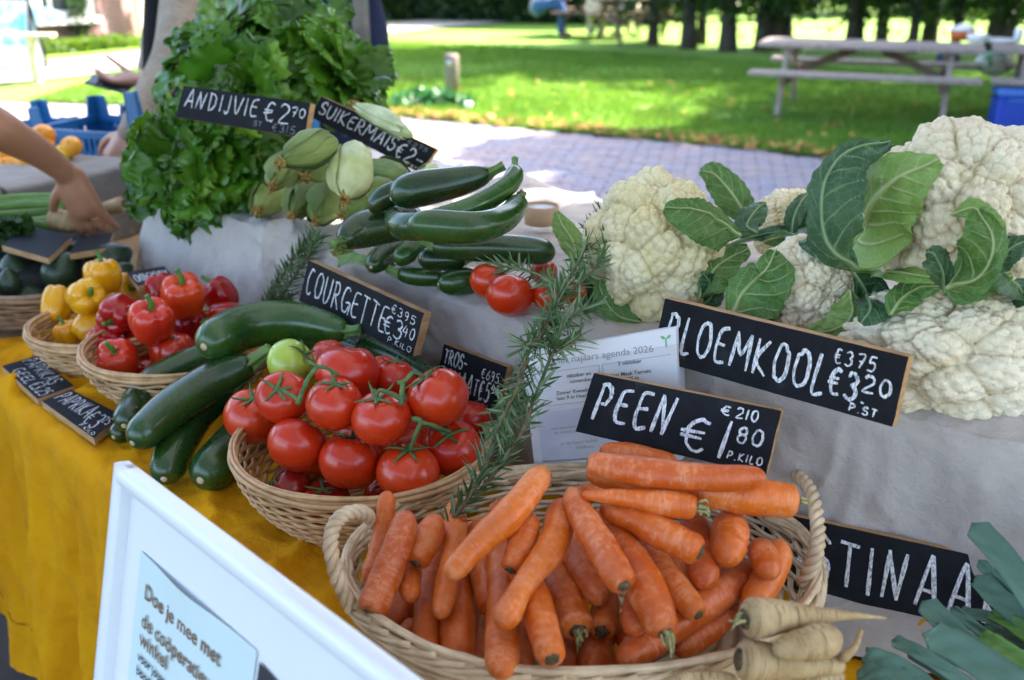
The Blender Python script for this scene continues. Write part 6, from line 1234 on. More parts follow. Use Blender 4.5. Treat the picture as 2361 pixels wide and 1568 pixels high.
# ---- white snap frame leaning in front of the table
_d = 1.02; TLf = P(271, 1065, _d); Dn = nrm(np.array([-.0595*Q2, -.0595*Q2, -.242])); nF = nrm(np.cross(E1, Dn)); nF = nF if np.dot(nF, TLf-np.array([0, 0, CAMH])) < 0 else -nF
fl = lambda a, b, c=0.0: TLf+E1*a+Dn*b+nF*c
frame = empty('display_frame', fl(0, .6), 'white snap frame sign leaning against the front of the table', 'sign')
M_FRAME = simple('white_powder_coat', (.80, .82, .85), (.78, .80, .83), 5, .28, Coat_Weight=.3); Wf, Hf, bw = .62, .84, .021
def rail(a0, b0, a1, b1, w_):
    p0, p1 = fl(a0, b0), fl(a1, b1); d = nrm(p1-p0); s_ = nrm(np.cross(nF, d)); th = np.linspace(0, math.pi, 9); prof = [(-w_/2, -.012)]+[(-w_/2*math.cos(t), -.002+.009*math.sin(t)**.6) for t in th]+[(w_/2, -.012)]
    V = [p+s_*x+nF*y for p in (p0, p1) for x, y in prof]; k = len(prof); return V, [[i, i+1, k+i+1, k+i] for i in range(k-1)]+[list(range(k))[::-1], list(range(k, 2*k))]
for a in ((bw/2, 0, bw/2, Hf), (Wf-bw/2, 0, Wf-bw/2, Hf), (bw*.5, bw/2, Wf-bw*.5, bw/2), (bw*.5, Hf-bw/2, Wf-bw*.5, Hf-bw/2)):
    V, Fc = rail(*a, bw); mb = MB(); mb.add(V, Fc); o = mb.build('rail', M_FRAME, frame, smooth=True); es = o.modifiers.new('edge', 'EDGE_SPLIT')
for a, b in ((bw*.5, bw*.5), (Wf-bw*.5, bw*.5)):
    V, Fc = sphere(20, 12); V = V*bw*.5; mk('corner_cap', fl(a, b)+E1*V[:, :1]+Dn*V[:, 1:2]+nF*(V[:, 2:]*.72-.002), Fc, M_FRAME, frame)
mb = MB(); V = [fl(a, b, c) for c in (-.012, -.008) for a, b in ((bw*.6, bw*.6), (Wf-bw*.6, bw*.6), (Wf-bw*.6, Hf-bw*.6), (bw*.6, Hf-bw*.6))]; mb.add(V, [[0, 3, 2, 1], [4, 5, 6, 7], [0, 1, 5, 4], [1, 2, 6, 5], [2, 3, 7, 6], [3, 0, 4, 7]]); mb.build('backing_sheet', M_PAPER, frame)
def inpl(u, v): p = on_plane((u, v), TLf, nF)-TLf; return float(p@E1), float(p@Dn)
def sheet_fn(U, W):
    a0, b0 = inpl(311, 1272); a1, b1 = inpl(575, 1525); a = a0+(a1-a0)*U; b = b0+.5*W; c = -.0065+.006*np.exp(-((U-.45)/.25)**2)*np.exp(-W/.06)*1.0; return np.array([fl(x, y, z) for x, y, z in zip(a, b, c)])
V, Fc, uv = grid(40, 16, sheet_fn); mk('poster_sheet', V, Fc, M_PAPERB, frame)
a0, b0 = inpl(324, 1382); a1, b1 = inpl(322, 1344); sz = abs(b1-b0)*1.42
lines = [('Doe je mee met', inpl(322, 1380), 1.0, M_INKB, .015), ('de coöperatieve', inpl(318, 1447), 1.0, M_INKB, .015), ('winkel', inpl(315, 1490), 1.0, M_INKB, .015), ('voor jouw', inpl(310, 1525), .62, M_INKN, .02), ('boodschappen', inpl(306, 1556), .62, M_INKN, .02)]
ax_ = lines[0][1][0]
for i, (tx_, (a, b), k, m_, bo) in enumerate(lines): write(tx_, fl(ax_, b, -.0058), E1, -Dn, sz*k, nF, m_, frame, bo, lift=.0016)
M_DKR = simple('dark_print', (.03, .035, .045), None, rough=.4)
a, b = inpl(585, 1530); V = [fl(x, y, -.0055) for x, y in ((a, b), (a+.16, b+.02), (a+.16, b+.3), (a, b+.3))]; mk('dark_panel', V, [[0, 3, 2, 1]], M_DKR, frame, smooth=False)
# ============================================================ LEFT END OF THE STALL
def cloth_box(name, label, A, B, zt, zb, depth, mat, dirv=None):
    """box under a cloth: visible face from A to B (xy), top going away to the left"""
    d = nrm(B-A); n = np.array([-d[1], d[0], 0]); n = n if dirv is None else nrm(dirv)
    def fn(U, W):
        L = np.linalg.norm(B-A); H = zt-zb; t = W*(depth+H); top = t > H; p = A[None]+d[None]*(U*L)[:, None]+n[None]*np.where(top, t-H, 0)[:, None]
        p = p-n[None]*(np.where(top, 0, .012+.012*vnoise(np.stack([U*L, t*.3], -1), 16, 5)*(1-t/H)))[:, None]; p[:, 2] = np.where(top, zt, zb+t)+.006*vnoise(np.stack([U*L, t], -1), 12, 7)-.012*np.exp(-((t-H)/.03)**2)-.10*np.clip((.06-U*L)/.06, 0, 1)**2*top*0; return p
    V, Fc, uv = grid(70, 80, fn); o = mk(name, V, Fc, mat); tagit(o, label, 'tablecloth')
    for e_, sg in ((A, -1), (B, 1)):
        def sd_(U, W, e_=e_, sg=sg): p = e_[None]+n[None]*(U*depth)[:, None]; h = W*(zt-zb); p = p+d[None]*sg*(.004+.02*W+.010*np.sin(U*22)*W)[:, None]; p[:, 2] = zt-.003-h; return p
        V, Fc, uv = grid(30, 14, sd_); mk('side_drape', V, Fc, mat, o)
A_, B_ = PZ(4, 424, .96), PZ(306, 368, .96); A_[2] = B_[2] = 0
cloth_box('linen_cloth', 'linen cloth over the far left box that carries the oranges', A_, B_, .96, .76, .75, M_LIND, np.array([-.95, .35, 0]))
M_DKC = cloth('dark_cloth', (.030, .030, .030), (.05, .05, .048))
A2, B2 = PZ(-60, 640, .868), PZ(285, 585, .868); A2[2] = B2[2] = 0
cloth_box('dark_cloth', 'dark cloth over the low crate under the celery and parsnips', A2, B2, .868, .76, .40, M_DKC)
# far part of the table, left of the mustard cloth
mb = MB(); mb.box(np.array([-1.55, 2.75, .738]), (1.6, 1.5, .03), [E1, E2, [0, 0, 1]]); tb2 = empty('side_table', (-1.55, 2.75, 0), 'second table under the far left end of the stall', 'table'); mb.build('table_top', M_WOOD, tb2)
for a in (-.7, .7):
    for b in (-.6, .6): mb = MB(); mb.box(np.array([-1.55, 2.75, .36])+E1*a+E2*b, (.05, .05, .715), [E1, E2, [0, 0, 1]]); mb.build('leg', M_WOOD, tb2)
pile_reset()
for u, v, w_, z, m_, lb in [(20,385,62,1.0,M_ORG,'orange low at the left edge of the picture'),(62,378,64,1.0,M_ORG,'orange under the reaching forearm'),(15,350,52,1.03,M_ORG,'orange behind the forearm at the picture edge'),(100,330,50,1.0,M_ORG,'orange hidden behind the topmost one'),(165,338,50,1.0,M_ORG,'orange at the right end of the row'),(148,352,44,1.0,M_LEM,'yellowish orange with a visible stalk star in front of the right one'),(100,312,54,1.06,M_ORG,'topmost orange above the forearm')]:
    d = 2.70; p = P(u, v, d); r_ = w_/2/F*d; V, Fc = sphere(26, 18); t_ = empty('orange', p-[0, 0, r_], lb, 'orange', 'oranges on the far linen box'); mk('peel', p+V*r_*np.array([1, 1, .93]), Fc, m_, t_)
    V, Fc = sphere(8, 5); q = p+nrm([.1, -.75, .55])*r_*.96; mk('stalk_star', q+V*r_*.09, Fc, M_STEM, t_)
# blue plastic crates with raised corners
M_BLUE = simple('blue_plastic', (.012, .12, .30), (.02, .16, .38), 6, .38, .1, 80)
def blue_crate(c, ax, label, L=.40, W=.30, H=.15, ch=.07):
    t_ = empty('blue_crate', c, label, 'crate', 'blue plastic crates'); ax = nrm(ax); ay = np.array([-ax[1], ax[0], 0]); az = np.array([0, 0, 1.0]); F3 = [ax, ay, az]; c = np.asarray(c)
    mb = MB(); mb.box(c+az*.006, (L-.01, W-.01, .012), F3); mb.build('base', M_BLUE, t_)
    for sg in (-1, 1):
        for (d1, l1, d2, l2) in ((ax, L, ay, W), (ay, W, ax, L)):
            mb = MB(); o = c+d2*sg*(l2/2-.006); a3 = [d1, d2, az]
            mb.box(o+az*(H-.012), (l1, .014, .022), a3); mb.box(o+az*.02, (l1, .010, .03), a3)
            k = int(l1/.022)
            for q in range(k): mb.box(o+d1*((q+.5)/k-.5)*(l1-.02)+az*H*.5, (.009, .006, H-.04), a3)
            mb.build('slotted_wall', M_BLUE, t_)
    for sx in (-1, 1):
        for sy in (-1, 1):
            mb = MB(); q = c+ax*sx*(L/2)+ay*sy*(W/2)
            V = []; hh = H+ch; w1, w2 = .075, .040
            for dd, oo in ((ax*-sx, ay*-sy), (ay*-sy, ax*-sx)):
                b0 = [q, q+dd*w1, q+dd*w2+az*hh, q+az*hh]; b1 = [p_+oo*.006 for p_ in b0]; mb.add(np.array(b0+b1), [[0, 1, 2, 3], [4, 7, 6, 5], [0, 4, 5, 1], [1, 5, 6, 2], [2, 6, 7, 3], [3, 7, 4, 0]])
            mb.build('corner_post', M_BLUE, t_)
    return t_
q = P(322, 418, 2.50); blue_crate(q+np.array([.17, .20, -.03]), [.85, -.53, 0], 'blue crate nearest the endive, its tall corner post showing', H=.15, ch=.075)
q = P(228, 345, 3.05); blue_crate(q+np.array([.02, .12, -.06]), [.9, -.3, 0], 'blue crate in the middle behind the linen box', H=.12, ch=.06)
q = P(140, 338, 3.35); blue_crate(q+np.array([-.06, .12, -.08]), [.9, -.3, 0], 'blue crate farthest left behind the oranges', H=.13, ch=.06)
# celery and parsnips under the hand
M_CEL = simple('celery_stalk', (.06, .15, .02), (.14, .26, .05), 16, .5, .4, 60, cs=(1, 1, 1)); M_CELL = leafmat('celery_leaf', (.02, .07, .012), (.05, .13, .02), 20, .5, .2, (1, 1, .6), 0)
ce = empty('celery', P(70, 480, 2.35), 'bunch of green celery stalks lying left of the hand', 'celery')
for i in range(7):
    y0 = 455+i*11; p = crom([P(-60, y0+8, 2.30-.01*i), P(60, y0+rng.normal(0, 3), 2.33-.01*i), P(175+rng.normal(0, 12), y0-2+rng.normal(0, 5), 2.36-.01*i)], 14); V, Fc, uv = loft(p, np.linspace(.006, .011, 14)*1.1, 9, lambda th, s_: 1-.35*np.exp(-((th-1.5)/.8)**2)); mk('stalk', V, Fc, M_CEL, ce)
def cel(n): u = rng.uniform(-60, 75, n); v = 500+rng.uniform(0, 75, n); return np.array([P(a, b, 2.18+.06*rng.random()) for a, b in zip(u, v)])
V, Fc = leaf_cloud(900, cel, .012); mk('foliage', V, Fc, M_CELL, ce, smooth=False)['kind'] = 'stuff'
pile_reset(); PILE.append((*P(500, 3000, 1), .01))
def free_root(pts_, rads, label, name='parsnip'):
    n = 34; p = crom(pts_, n); r_ = np.interp(np.linspace(0, 1, n), np.linspace(0, 1, len(rads)), rads); e = np.linspace(0, 1, n); k = np.sqrt(np.clip(1-(1-np.clip(e/.06, 0, 1))**2, .0, 1)); V, Fc, uv = loft(p, np.maximum(r_*k, .0006), 18, lambda th, s_: 1+.02*np.sin(s_*40)+.02*np.sin(2*th)); t_ = empty(name, p[n//2], label, 'parsnip', 'parsnips under the reaching hand'); mk('root', V, Fc, M_PARS, t_, uv=uv)
    V, Fc = sphere(10, 6); mk('crown_scar', p[0]+V*rads[0]*.5, Fc, M_CROWN, t_)
free_root([P(118, 505, 2.30), P(160, 512, 2.29), P(215, 520, 2.30), P(272, 524, 2.32)], [.026, .027, .015, .009], 'parsnip being picked up by the reaching hand')
free_root([P(285, 470, 2.42), P(250, 480, 2.42), P(215, 490, 2.42)], [.02, .017, .012], 'pale root lying behind the fingers')
# ============================================================ PEOPLE
def skinmat(name, a, b): return simple(name, a, b, 10, .5, .15, 120, Subsurface_Weight=.15, Subsurface_Scale=.008)
M_SK1 = skinmat('skin_tanned', (.34, .155, .085), (.42, .20, .115)); M_SK2 = skinmat('skin_light', (.42, .22, .15), (.52, .29, .20))
def fleshy(name, parts, mat, parent, voxel, smooth=6, label=None):
    """one continuous surface from overlapping tapering limbs: [(points, radii)] or (centre, radii xyz)"""
    mb = MB()
    for pt_, rd in parts:
        pt_ = np.asarray(pt_, float)
        if pt_.ndim == 1: V, Fc = sphere(20, 14); mb.add(pt_+V*np.asarray(rd), Fc)
        else:
            n = max(8, 5*len(pt_)); p = crom(pt_, n); r_ = np.interp(np.linspace(0, 1, n), np.linspace(0, 1, len(rd)), rd); V, Fc, uv = loft(p, r_, 14); mb.add(V, Fc)
            for q, rr in ((p[0], r_[0]), (p[-1], r_[-1])): V, Fc = sphere(14, 10); mb.add(q+V*rr, Fc)
    o = mb.build(name, mat, parent, smooth=True); m = o.modifiers.new('weld', 'REMESH'); m.mode = 'VOXEL'; m.voxel_size = voxel; m.use_smooth_shade = True; s_ = o.modifiers.new('relax', 'SMOOTH'); s_.iterations = smooth; s_.factor = .5; return o
def head_parts(c, f, s=1.0):
    """c = centre of the skull, f = facing direction"""
    f = nrm(f); r_ = nrm(np.cross(f, [0, 0, 1])); u = np.array([0, 0, 1.0]); c = np.asarray(c); L = [(c, np.array([.076, .092, .105])*s), (c-u*.055*s+f*.025*s, np.array([.058, .060, .062])*s)]
    L.append(([c+f*.085*s+u*.01*s, c+f*.108*s-u*.025*s], [.009*s, .014*s]))
    for sg in (-1, 1): L += [(c+r_*sg*.078*s-u*.01*s, np.array([.014, .016, .028])*s)]
    L.append((c+f*.088*s-u*.062*s, np.array([.024, .012, .009])*s)); L.append(([c-u*.06*s, c-u*.20*s-f*.01], [.052*s, .058*s])); return L
def face_bits(c, f, parent, hair, s=1.0, long=False):
    f = nrm(f); r_ = nrm(np.cross(f, [0, 0, 1])); u = np.array([0, 0, 1.0]); c = np.asarray(c)
    for sg in (-1, 1): V, Fc = sphere(12, 8); mk('eye', c+f*.080*s+r_*sg*.031*s+u*.008*s+V*.0115*s, Fc, M_INKN, parent)
    L = [(c+u*.025*s-f*.014*s, np.array([.086, .098, .100])*s), (c-f*.05*s-u*.01*s, np.array([.078, .06, .09])*s)]
    if long: L += [([c-f*.06*s, c-f*.075*s-u*.16*s], [.075*s, .06*s])]
    o = fleshy('hair', L, hair, parent, .012); return o
def hand(base, wrist_dir, palm_n, spread, curl, s=1.0, thumb=1, closeness=1.0):
    """wrist point, pointing direction, palm normal -> parts for a hand with four fingers and a thumb"""
    d = nrm(wrist_dir); n = nrm(palm_n-d*np.dot(palm_n, d)); r_ = np.cross(d, n); base = np.asarray(base); L = [([base, base+d*.045*s, base+d*.085*s], [.024*s, .027*s, .024*s]), ([base+r_*.018*s, base+d*.045*s+r_*.022*s, base+d*.088*s+r_*.030*s], [.017*s, .018*s, .013*s]), ([base-r_*.018*s, base+d*.045*s-r_*.022*s, base+d*.088*s-r_*.030*s], [.017*s, .017*s, .012*s])]
    for k, (o, ln) in enumerate(((-.031, .068), (-.0105, .082), (.0105, .088), (.031, .072))):
        p = base+d*.085*s+r_*o*s; a = spread*(k-1.5)*.12; fd = nrm(d+r_*a); q = [p]; ang = 0
        for j, f_ in enumerate((.42, .32, .26)):
            ang += curl[j]; dd_ = fd*math.cos(ang)+n*math.sin(ang); q.append(q[-1]+dd_*ln*f_*s)
        L.append((q, [.0105*s, .0095*s, .0085*s, .0068*s]))
    p = base+d*.02*s+r_*thumb*.025*s; L.append(([p, p+(d*.5+r_*thumb*.75+n*.25)*.045*s, p+(d*.75+r_*thumb*.85+n*.5)*.075*s, p+(d*1.0+r_*thumb*.8+n*.7)*.092*s], [.015*s, .0125*s, .010*s, .008*s])); return L
# shopper reaching in from the left
c1_ = empty('person', (-1.75, 1.55, 0), 'shopper reaching in from the left edge with a bare forearm and a gold ring', 'person')
wr_ = P(160, 405, 2.22); el = P(-150, 215, 1.98); sh = np.array([-1.62, 1.62, 1.45]); fg = P(205, 500, 2.26)
sk = [([el, (el+P(0, 300, 2.06))/2, P(0, 300, 2.06), P(90, 352, 2.15), wr_], [.044, .046, .043, .033, .0255]), ([sh, (sh+el)/2, el], [.055, .050, .044])]
hd_ = nrm(fg-wr_); sk += hand(wr_, hd_, np.array([.2, .5, -.8]), 1.0, (.12, .30, .30), .98, thumb=-1)
cs = np.array([-1.78, 1.55, 0]); hc = cs+[0.03, .03, 1.66]
sk += [([cs+[0, 0, .95], cs+[0, 0, 1.2], cs+[0, 0, 1.42]], [.13, .13, .15])]+head_parts(hc, [.7, .7, -.1])+[([cs+[.08*s_, -.08*s_, .95], cs+[.09*s_, -.09*s_, .5], cs+[.09*s_, -.09*s_, .06]], [.08, .06, .045]) for s_ in (-1, 1)]
sk += [([cs+[-.12, -.10, 1.40], cs+[-.2, -.2, 1.12], cs+[-.1, -.22, .9]], [.05, .045, .03])]+hand(cs+[-.1, -.22, .9], [.1, 0, -1], [1, .2, 0], 1, (.2, .3, .3))+[([cs+[.09*s_-.0, -.09*s_, .05], cs+[.09*s_+.1, -.09*s_+.1, .04]], [.045, .035]) for s_ in (-1, 1)]
fleshy('body', sk, M_SK1, c1_, .0055, 4); face_bits(hc, [.7, .7, -.1], c1_, simple('brown_hair', (.05, .03, .015), (.09, .05, .03), 60, .6))
M_TSH = simple('faded_blue_shirt', (.10, .16, .26), (.14, .20, .30), 8, .85, .3, 60); M_JEAN = simple('dark_denim', (.02, .035, .08), (.04, .06, .12), 12, .85, .3, 200)
fleshy('t_shirt', [([cs+[0, 0, .90], cs+[0, 0, 1.2], cs+[0, 0, 1.43]], [.155, .15, .165]), ([sh+[-.02, -.02, 0], sh*.62+el*.38], [.072, .068]), ([cs+[-.12, -.10, 1.40], cs+[-.17, -.16, 1.24]], [.072, .065])], M_TSH, c1_, .012)
fleshy('trousers', [([cs+[0, 0, .97], cs+[0, 0, .88]], [.15, .15])]+[([cs+[.08*s_, -.08*s_, .9], cs+[.09*s_, -.09*s_, .5], cs+[.09*s_, -.09*s_, .1]], [.105, .082, .068]) for s_ in (-1, 1)], M_JEAN, c1_, .014)
n_ = nrm(np.cross(hd_, [0, 0, 1])); M_GOLD = simple('gold', (.8, .5, .2), None, rough=.2, Metallic=1.0)
mb = MB(); rc = wr_+hd_*.106+np.cross(hd_, nrm(np.array([.2, .5, -.8])-hd_*np.dot([.2, .5, -.8], hd_)))*.011; x = n_; y = np.cross(hd_, x); th = np.linspace(0, 2*math.pi, 20); V, Fc, uv = loft(rc+(np.cos(th)[:, None]*x+np.sin(th)[:, None]*y)*.0118, .0017, 6, caps=False); mb.add(V, Fc); mb.build('ring', M_GOLD, c1_, smooth=True)
# stallholder in a speckled beige jumper and black apron, phone in one hand
M_JUMP = NT('speckled_wool'); o = M_JUMP.coord('Object'); c = M_JUMP.ramp(M_JUMP.noise(o, 12, 5), [(.3, (.26, .21, .155)), (.7, (.38, .32, .25))]); c = M_JUMP.mix(M_JUMP.ramp(M_JUMP.noise(o, 70, 3), [(.60, (0, 0, 0)), (.7, (.8, .8, .8))]), c, (.22, .16, .10)); M_JUMP.bump(M_JUMP.noise(o, 90, 5), .8, .01); M_JUMP = M_JUMP.done(c, .95)
M_BLK = simple('black_cotton', (.005, .005, .006), (.010, .010, .012), 8, .9, .3, 60, Specular_IOR_Level=.15)
st = empty('person', P(430, 300, 3.25)*[1, 1, 0], 'stallholder in a speckled beige jumper and black apron, holding a phone', 'person')
hip = P(465, 235, 3.25); chest = P(450, -60, 3.2); nk = P(400, -190, 3.15); hd2 = nk+np.array([-.06, -.02, .16]); shr = P(440, -95, 3.02); elr = P(398, 125, 2.92); wrr = P(300, 308, 2.80); shl = P(400, -80, 3.38); ell = P(360, 120, 3.50); wrl = P(335, 185, 3.42); gx, gy = hip[0], hip[1]
sk = [([hip, (hip+chest)/2, chest, (chest+nk)/2], [.12, .11, .12, .08]), ([shr, elr, wrr], [.058, .043, .027]), ([shl, ell, wrl], [.058, .042, .026])]+head_parts(hd2, [-.9, -.3, -.35])
sk += hand(wrr, P(272, 350, 2.80)-wrr, np.array([-.4, .1, -.9]), 1, (.5, .25, .2), .95, thumb=-1)+hand(wrl, P(268, 185, 3.38)-wrl, np.array([.0, -.1, 1.0]), 1, (.15, .35, .35), 1.0, thumb=1)
for s_ in (-1, 1): a = np.array([gx+.02, gy+.10*s_, 0]); sk += [([a+[0, 0, hip[2]-.05], a+[0, 0, .5], a+[0, 0, .06]], [.09, .06, .045]), ([a+[0, 0, .05], a+[-.14, 0, .04]], [.045, .035])]
fleshy('body', sk, M_SK2, st, .0065, 4); face_bits(hd2, [-.9, -.3, -.35], st, simple('fair_hair', (.28, .17, .08), (.40, .26, .13), 60, .6), long=True)
jp = fleshy('jumper', [([hip+[0, 0, .02], (hip+chest)/2, chest, (chest+nk)/2], [.145, .135, .150, .10]), ([shr, (shr+elr)/2, elr, (elr+wrr)/2, wrr], [.074, .066, .058, .047, .036]), ([shl, (shl+ell)/2, ell, (ell+wrl)/2], [.074, .066, .056, .046])], M_JUMP, st, .010, 3)
fx = np.array([-.045, -.03, 0]); fleshy('apron', [([hip+fx+[0, 0, -.15], hip+fx, (hip+chest)/2+fx*1.1, chest+fx*1.2+[0, 0, -.05]], [.135, .130, .115, .10]), ([hip+[.0, 0, -.4], hip+[0, 0, -.03]], [.17, .15])], M_BLK, st, .012, 3)
fleshy('trousers', [([np.array([gx+.02, gy+.10*s_, hip[2]-.05]), np.array([gx+.02, gy+.10*s_, .5]), np.array([gx+.02, gy+.10*s_, .1])], [.115, .085, .07]) for s_ in (-1, 1)], M_BLK, st, .014)
ph_ = P(262, 200, 3.36); d = nrm(P(300, 208, 3.36)-P(205, 184, 3.36)); mb = MB(); mb.box(P(252, 195, 3.36), (.145, .07, .009), [d, nrm(np.cross([.1, -.25, 1], d)), nrm(np.cross(d, np.cross([.1, -.25, 1], d)))], bev=.003); o = mb.build('mobile_phone', simple('dark_glass', (.01, .012, .015), None, rough=.15)); tagit(o, 'dark mobile phone held flat in the stallholder\'s hand', 'phone')
# shopper in navy behind the endive
c3_ = P(735, 260, 3.75); c3_[2] = 0; p3 = empty('person', c3_, 'person in a navy coat and dark striped trousers behind the endive, beside the pole', 'person'); M_NAVY = simple('navy_coat', (.008, .012, .032), (.015, .02, .048), 6, .85, .4, 30, Specular_IOR_Level=.2); M_STR = NT('striped_trousers'); o = M_STR.coord('Object', rnd=False); wv = M_STR.n('TexWave'); wv.inputs['Scale'].default_value = 9; M_STR.l(o, wv.inputs[0]); M_STR = M_STR.done(M_STR.ramp(wv.outputs[1], [(.75, (.012, .014, .024)), (.9, (.09, .09, .12))]), .85)
hc = c3_+[.0, .0, 1.66]; sk = [([c3_+[0, 0, .9], c3_+[0, 0, 1.2], c3_+[0, 0, 1.42]], [.12, .13, .13]), ([c3_+[-.16, 0, 1.4], c3_+[-.24, -.05, 1.15], c3_+[-.16, -.22, 1.02]], [.05, .045, .03]), ([c3_+[.16, 0, 1.4], c3_+[.22, -.03, 1.15], c3_+[.12, -.2, 1.05]], [.05, .045, .03])]+head_parts(hc, [-.3, -.9, -.2])+hand(c3_+[-.16, -.22, 1.02], [.4, -.8, .1], [0, 0, 1], 1, (.3, .4, .4), 1, 1)+hand(c3_+[.12, -.2, 1.05], [-.4, -.8, .1], [0, 0, 1], 1, (.3, .4, .4), 1, -1)
for s_ in (-1, 1): a = c3_+[.09*s_, 0, 0]; sk += [([a+[0, 0, .9], a+[0, 0, .5], a+[0, 0, .06]], [.08, .06, .045]), ([a+[0, 0, .05], a+[0, -.14, .04]], [.045, .035])]
fleshy('body', sk, M_SK2, p3, .008, 4); face_bits(hc, [-.3, -.9, -.2], p3, simple('dark_hair', (.02, .012, .01), (.04, .025, .02), 60, .6))
fleshy('coat', [([c3_+[0, 0, .86], c3_+[0, 0, 1.15], c3_+[0, 0, 1.44]], [.17, .16, .165]), ([c3_+[-.16, 0, 1.41], c3_+[-.24, -.05, 1.15], c3_+[-.17, -.19, 1.03]], [.074, .062, .05]), ([c3_+[.16, 0, 1.41], c3_+[.22, -.03, 1.15], c3_+[.13, -.17, 1.06]], [.074, .062, .05])], M_NAVY, p3, .013)
fleshy('trousers', [([c3_+[.09*s_, 0, .92], c3_+[.09*s_, 0, .5], c3_+[.09*s_, 0, .1]], [.115, .085, .07]) for s_ in (-1, 1)], M_STR, p3, .013)
# ============================================================ LAWN FURNITURE
M_GWOOD = simple('weathered_wood', (.24, .185, .155), (.38, .31, .27), 9, .8, .5, 60, cs=(1, 5, 5)); M_GWOODD = simple('brown_wood', (.11, .07, .05), (.18, .12, .09), 9, .8, .5, 60)
def picnic(c, e, label, L=1.75, zt=.70, zs=.44, group='picnic tables on the lawn', mat=None):
    mat = mat or M_GWOOD; e = nrm(e); p = np.array([-e[1], e[0], 0]); z = np.array([0, 0, 1.0]); c = np.asarray(c, float); A = [e, p, z]; t_ = empty('picnic_table', c, label, 'picnic table', group)
    for k in range(5): mb = MB(); mb.box(c+p*(k-2)*.145+z*(zt-.02), (L, .135, .04), A, bev=.005); mb.build('table_plank', mat, t_)
    for sg in (-1, 1):
        for k in range(2): mb = MB(); mb.box(c+p*(sg*(.66+.0)+(k-.5)*.13)+z*(zs-.018), (L, .12, .036), A, bev=.005); mb.build('bench_plank', mat, t_)
    for se in (-1, 1):
        o = c+e*se*(L*.34)
        mb = MB(); mb.box(o+z*(zs-.08), (.045, 1.46, .09), A, bev=.004); mb.build('cross_beam', M_GWOODD if mat is M_GWOOD else mat, t_); mb = MB(); mb.box(o+z*(zt-.08), (.045, .70, .07), A, bev=.004); mb.build('top_beam', M_GWOODD if mat is M_GWOOD else mat, t_)
        for sg in (-1, 1):
            a = o+e*se*.046+p*sg*.58+z*.02; b = o+e*se*.046+p*sg*.24+z*(zt-.045); d = nrm(b-a); mb = MB(); mb.box((a+b)/2, (.045, .095, np.linalg.norm(b-a)), [e, np.cross(d, e), d], bev=.004); mb.build('leg', mat, t_)
        a = o-e*se*.03+z*(zs-.06); b = c+e*se*.12+z*(zt-.06); d = nrm(b-a); mb = MB(); mb.box((a+b)/2, (.04, .07, np.linalg.norm(b-a)), [p, np.cross(d, p), d], bev=.003); mb.build('brace', M_GWOODD if mat is M_GWOOD else mat, t_)
    return t_
e_ = np.array([.925, -.38, 0]); pe = np.array([.38, .925, 0]); pc_ = np.array([3.33, 9.62, .02])
picnic(pc_, e_, 'large grey wooden picnic table standing on the lawn at the right', zt=.66, zs=.44, L=1.95)
picnic(pc_+e_*2.02+pe*.15, e_, 'picnic table at the right picture edge, crowded with tubs and plates', zt=.66, zs=.44, L=1.95)
q = PZ(1385, 84, 0); q[2] = .02; picnic(q, [1, -.05, 0], 'far picnic table with people sitting at it in front of the hedge', L=1.8, mat=M_GWOODD); far_t = q
q = PZ(1480, 100, 0); q[2] = .02; picnic(q, [1, .25, 0], 'empty dark picnic table on the far lawn beside the tree row', L=1.6, mat=M_GWOODD)
# things on and by the tables
M_ORT = simple('orange_plastic', (.55, .12, .02), None, rough=.4); M_LID = simple('white_plastic', (.8, .8, .8), None, rough=.35); M_BAG = simple('green_white_bag', (.70, .72, .70), (.12, .32, .14), 9, .5, .3, 30, lo=.5, hi=.56)
def lathe(prof, c, seg=28): 
    th = np.linspace(0, 2*math.pi, seg, endpoint=False); V = np.array([[c[0]+r_*math.cos(t), c[1]+r_*math.sin(t), c[2]+z] for r_, z in prof for t in th]); k = len(prof); Fc = [[i*seg+j, i*seg+(j+1) % seg, (i+1)*seg+(j+1) % seg, (i+1)*seg+j] for i in range(k-1) for j in range(seg)]; Fc += [list(range(seg))[::-1], [(k-1)*seg+j for j in range(seg)]]; return V, Fc
tz = .682; d0 = DZ(2214, 108, tz); p = P(2214, 108, 9.5); p[2] = tz; t_ = empty('food_tub', p, 'orange tub with a white lid on the picnic table', 'tub'); V, Fc = lathe([(.10, 0), (.12, .09)], p); mk('tub', V, Fc, M_ORT, t_); V, Fc = lathe([(.125, .091), (.125, .105), (.06, .13), (.03, .15)], p); mk('lid', V, Fc, M_LID, t_)
for u, h_, r_, lb in [(2252, .07, .10, 'white food tub right behind the orange tub'), (2305, .03, .16, 'stack of pale plates at the right end of the picnic table'), (2345, .12, .04, 'white bottle near the picture edge on the picnic table')]:
    p = P(u, 104, 9.3); p[2] = tz; V, Fc = lathe([(r_*.85, 0), (r_, h_*.8), (r_*.9, h_), (r_*.5, h_*1.02)], p); tagit(mk({'w': 'food_tub', 's': 'plate_stack'}[lb[0]] if 'bottle' not in lb else 'bottle', V, Fc, M_LID), lb, 'tub' if 'tub' in lb else ('plates' if 'plates' in lb else 'bottle'))
def bagm(u, v, d, sx, sy, sz, mat, lb, nm='carrier_bag'): V, Fc = sphere(28, 18); V = V*(1+.12*vnoise(V, 2.4, int(u))[:, None]); W = P(u, v, d)+V*np.array([sx, sy, sz]); tagit(mk(nm, W, Fc, mat), lb, 'bag')
bagm(2292, 146, 9.6, .17, .12, .12, M_BAG, 'white and green bag lying on the bench of the right hand picnic table'); bagm(2184, 138, 10.1, .12, .1, .11, M_JEAN, 'dark blue bag on the far bench behind the table leg', 'rucksack')
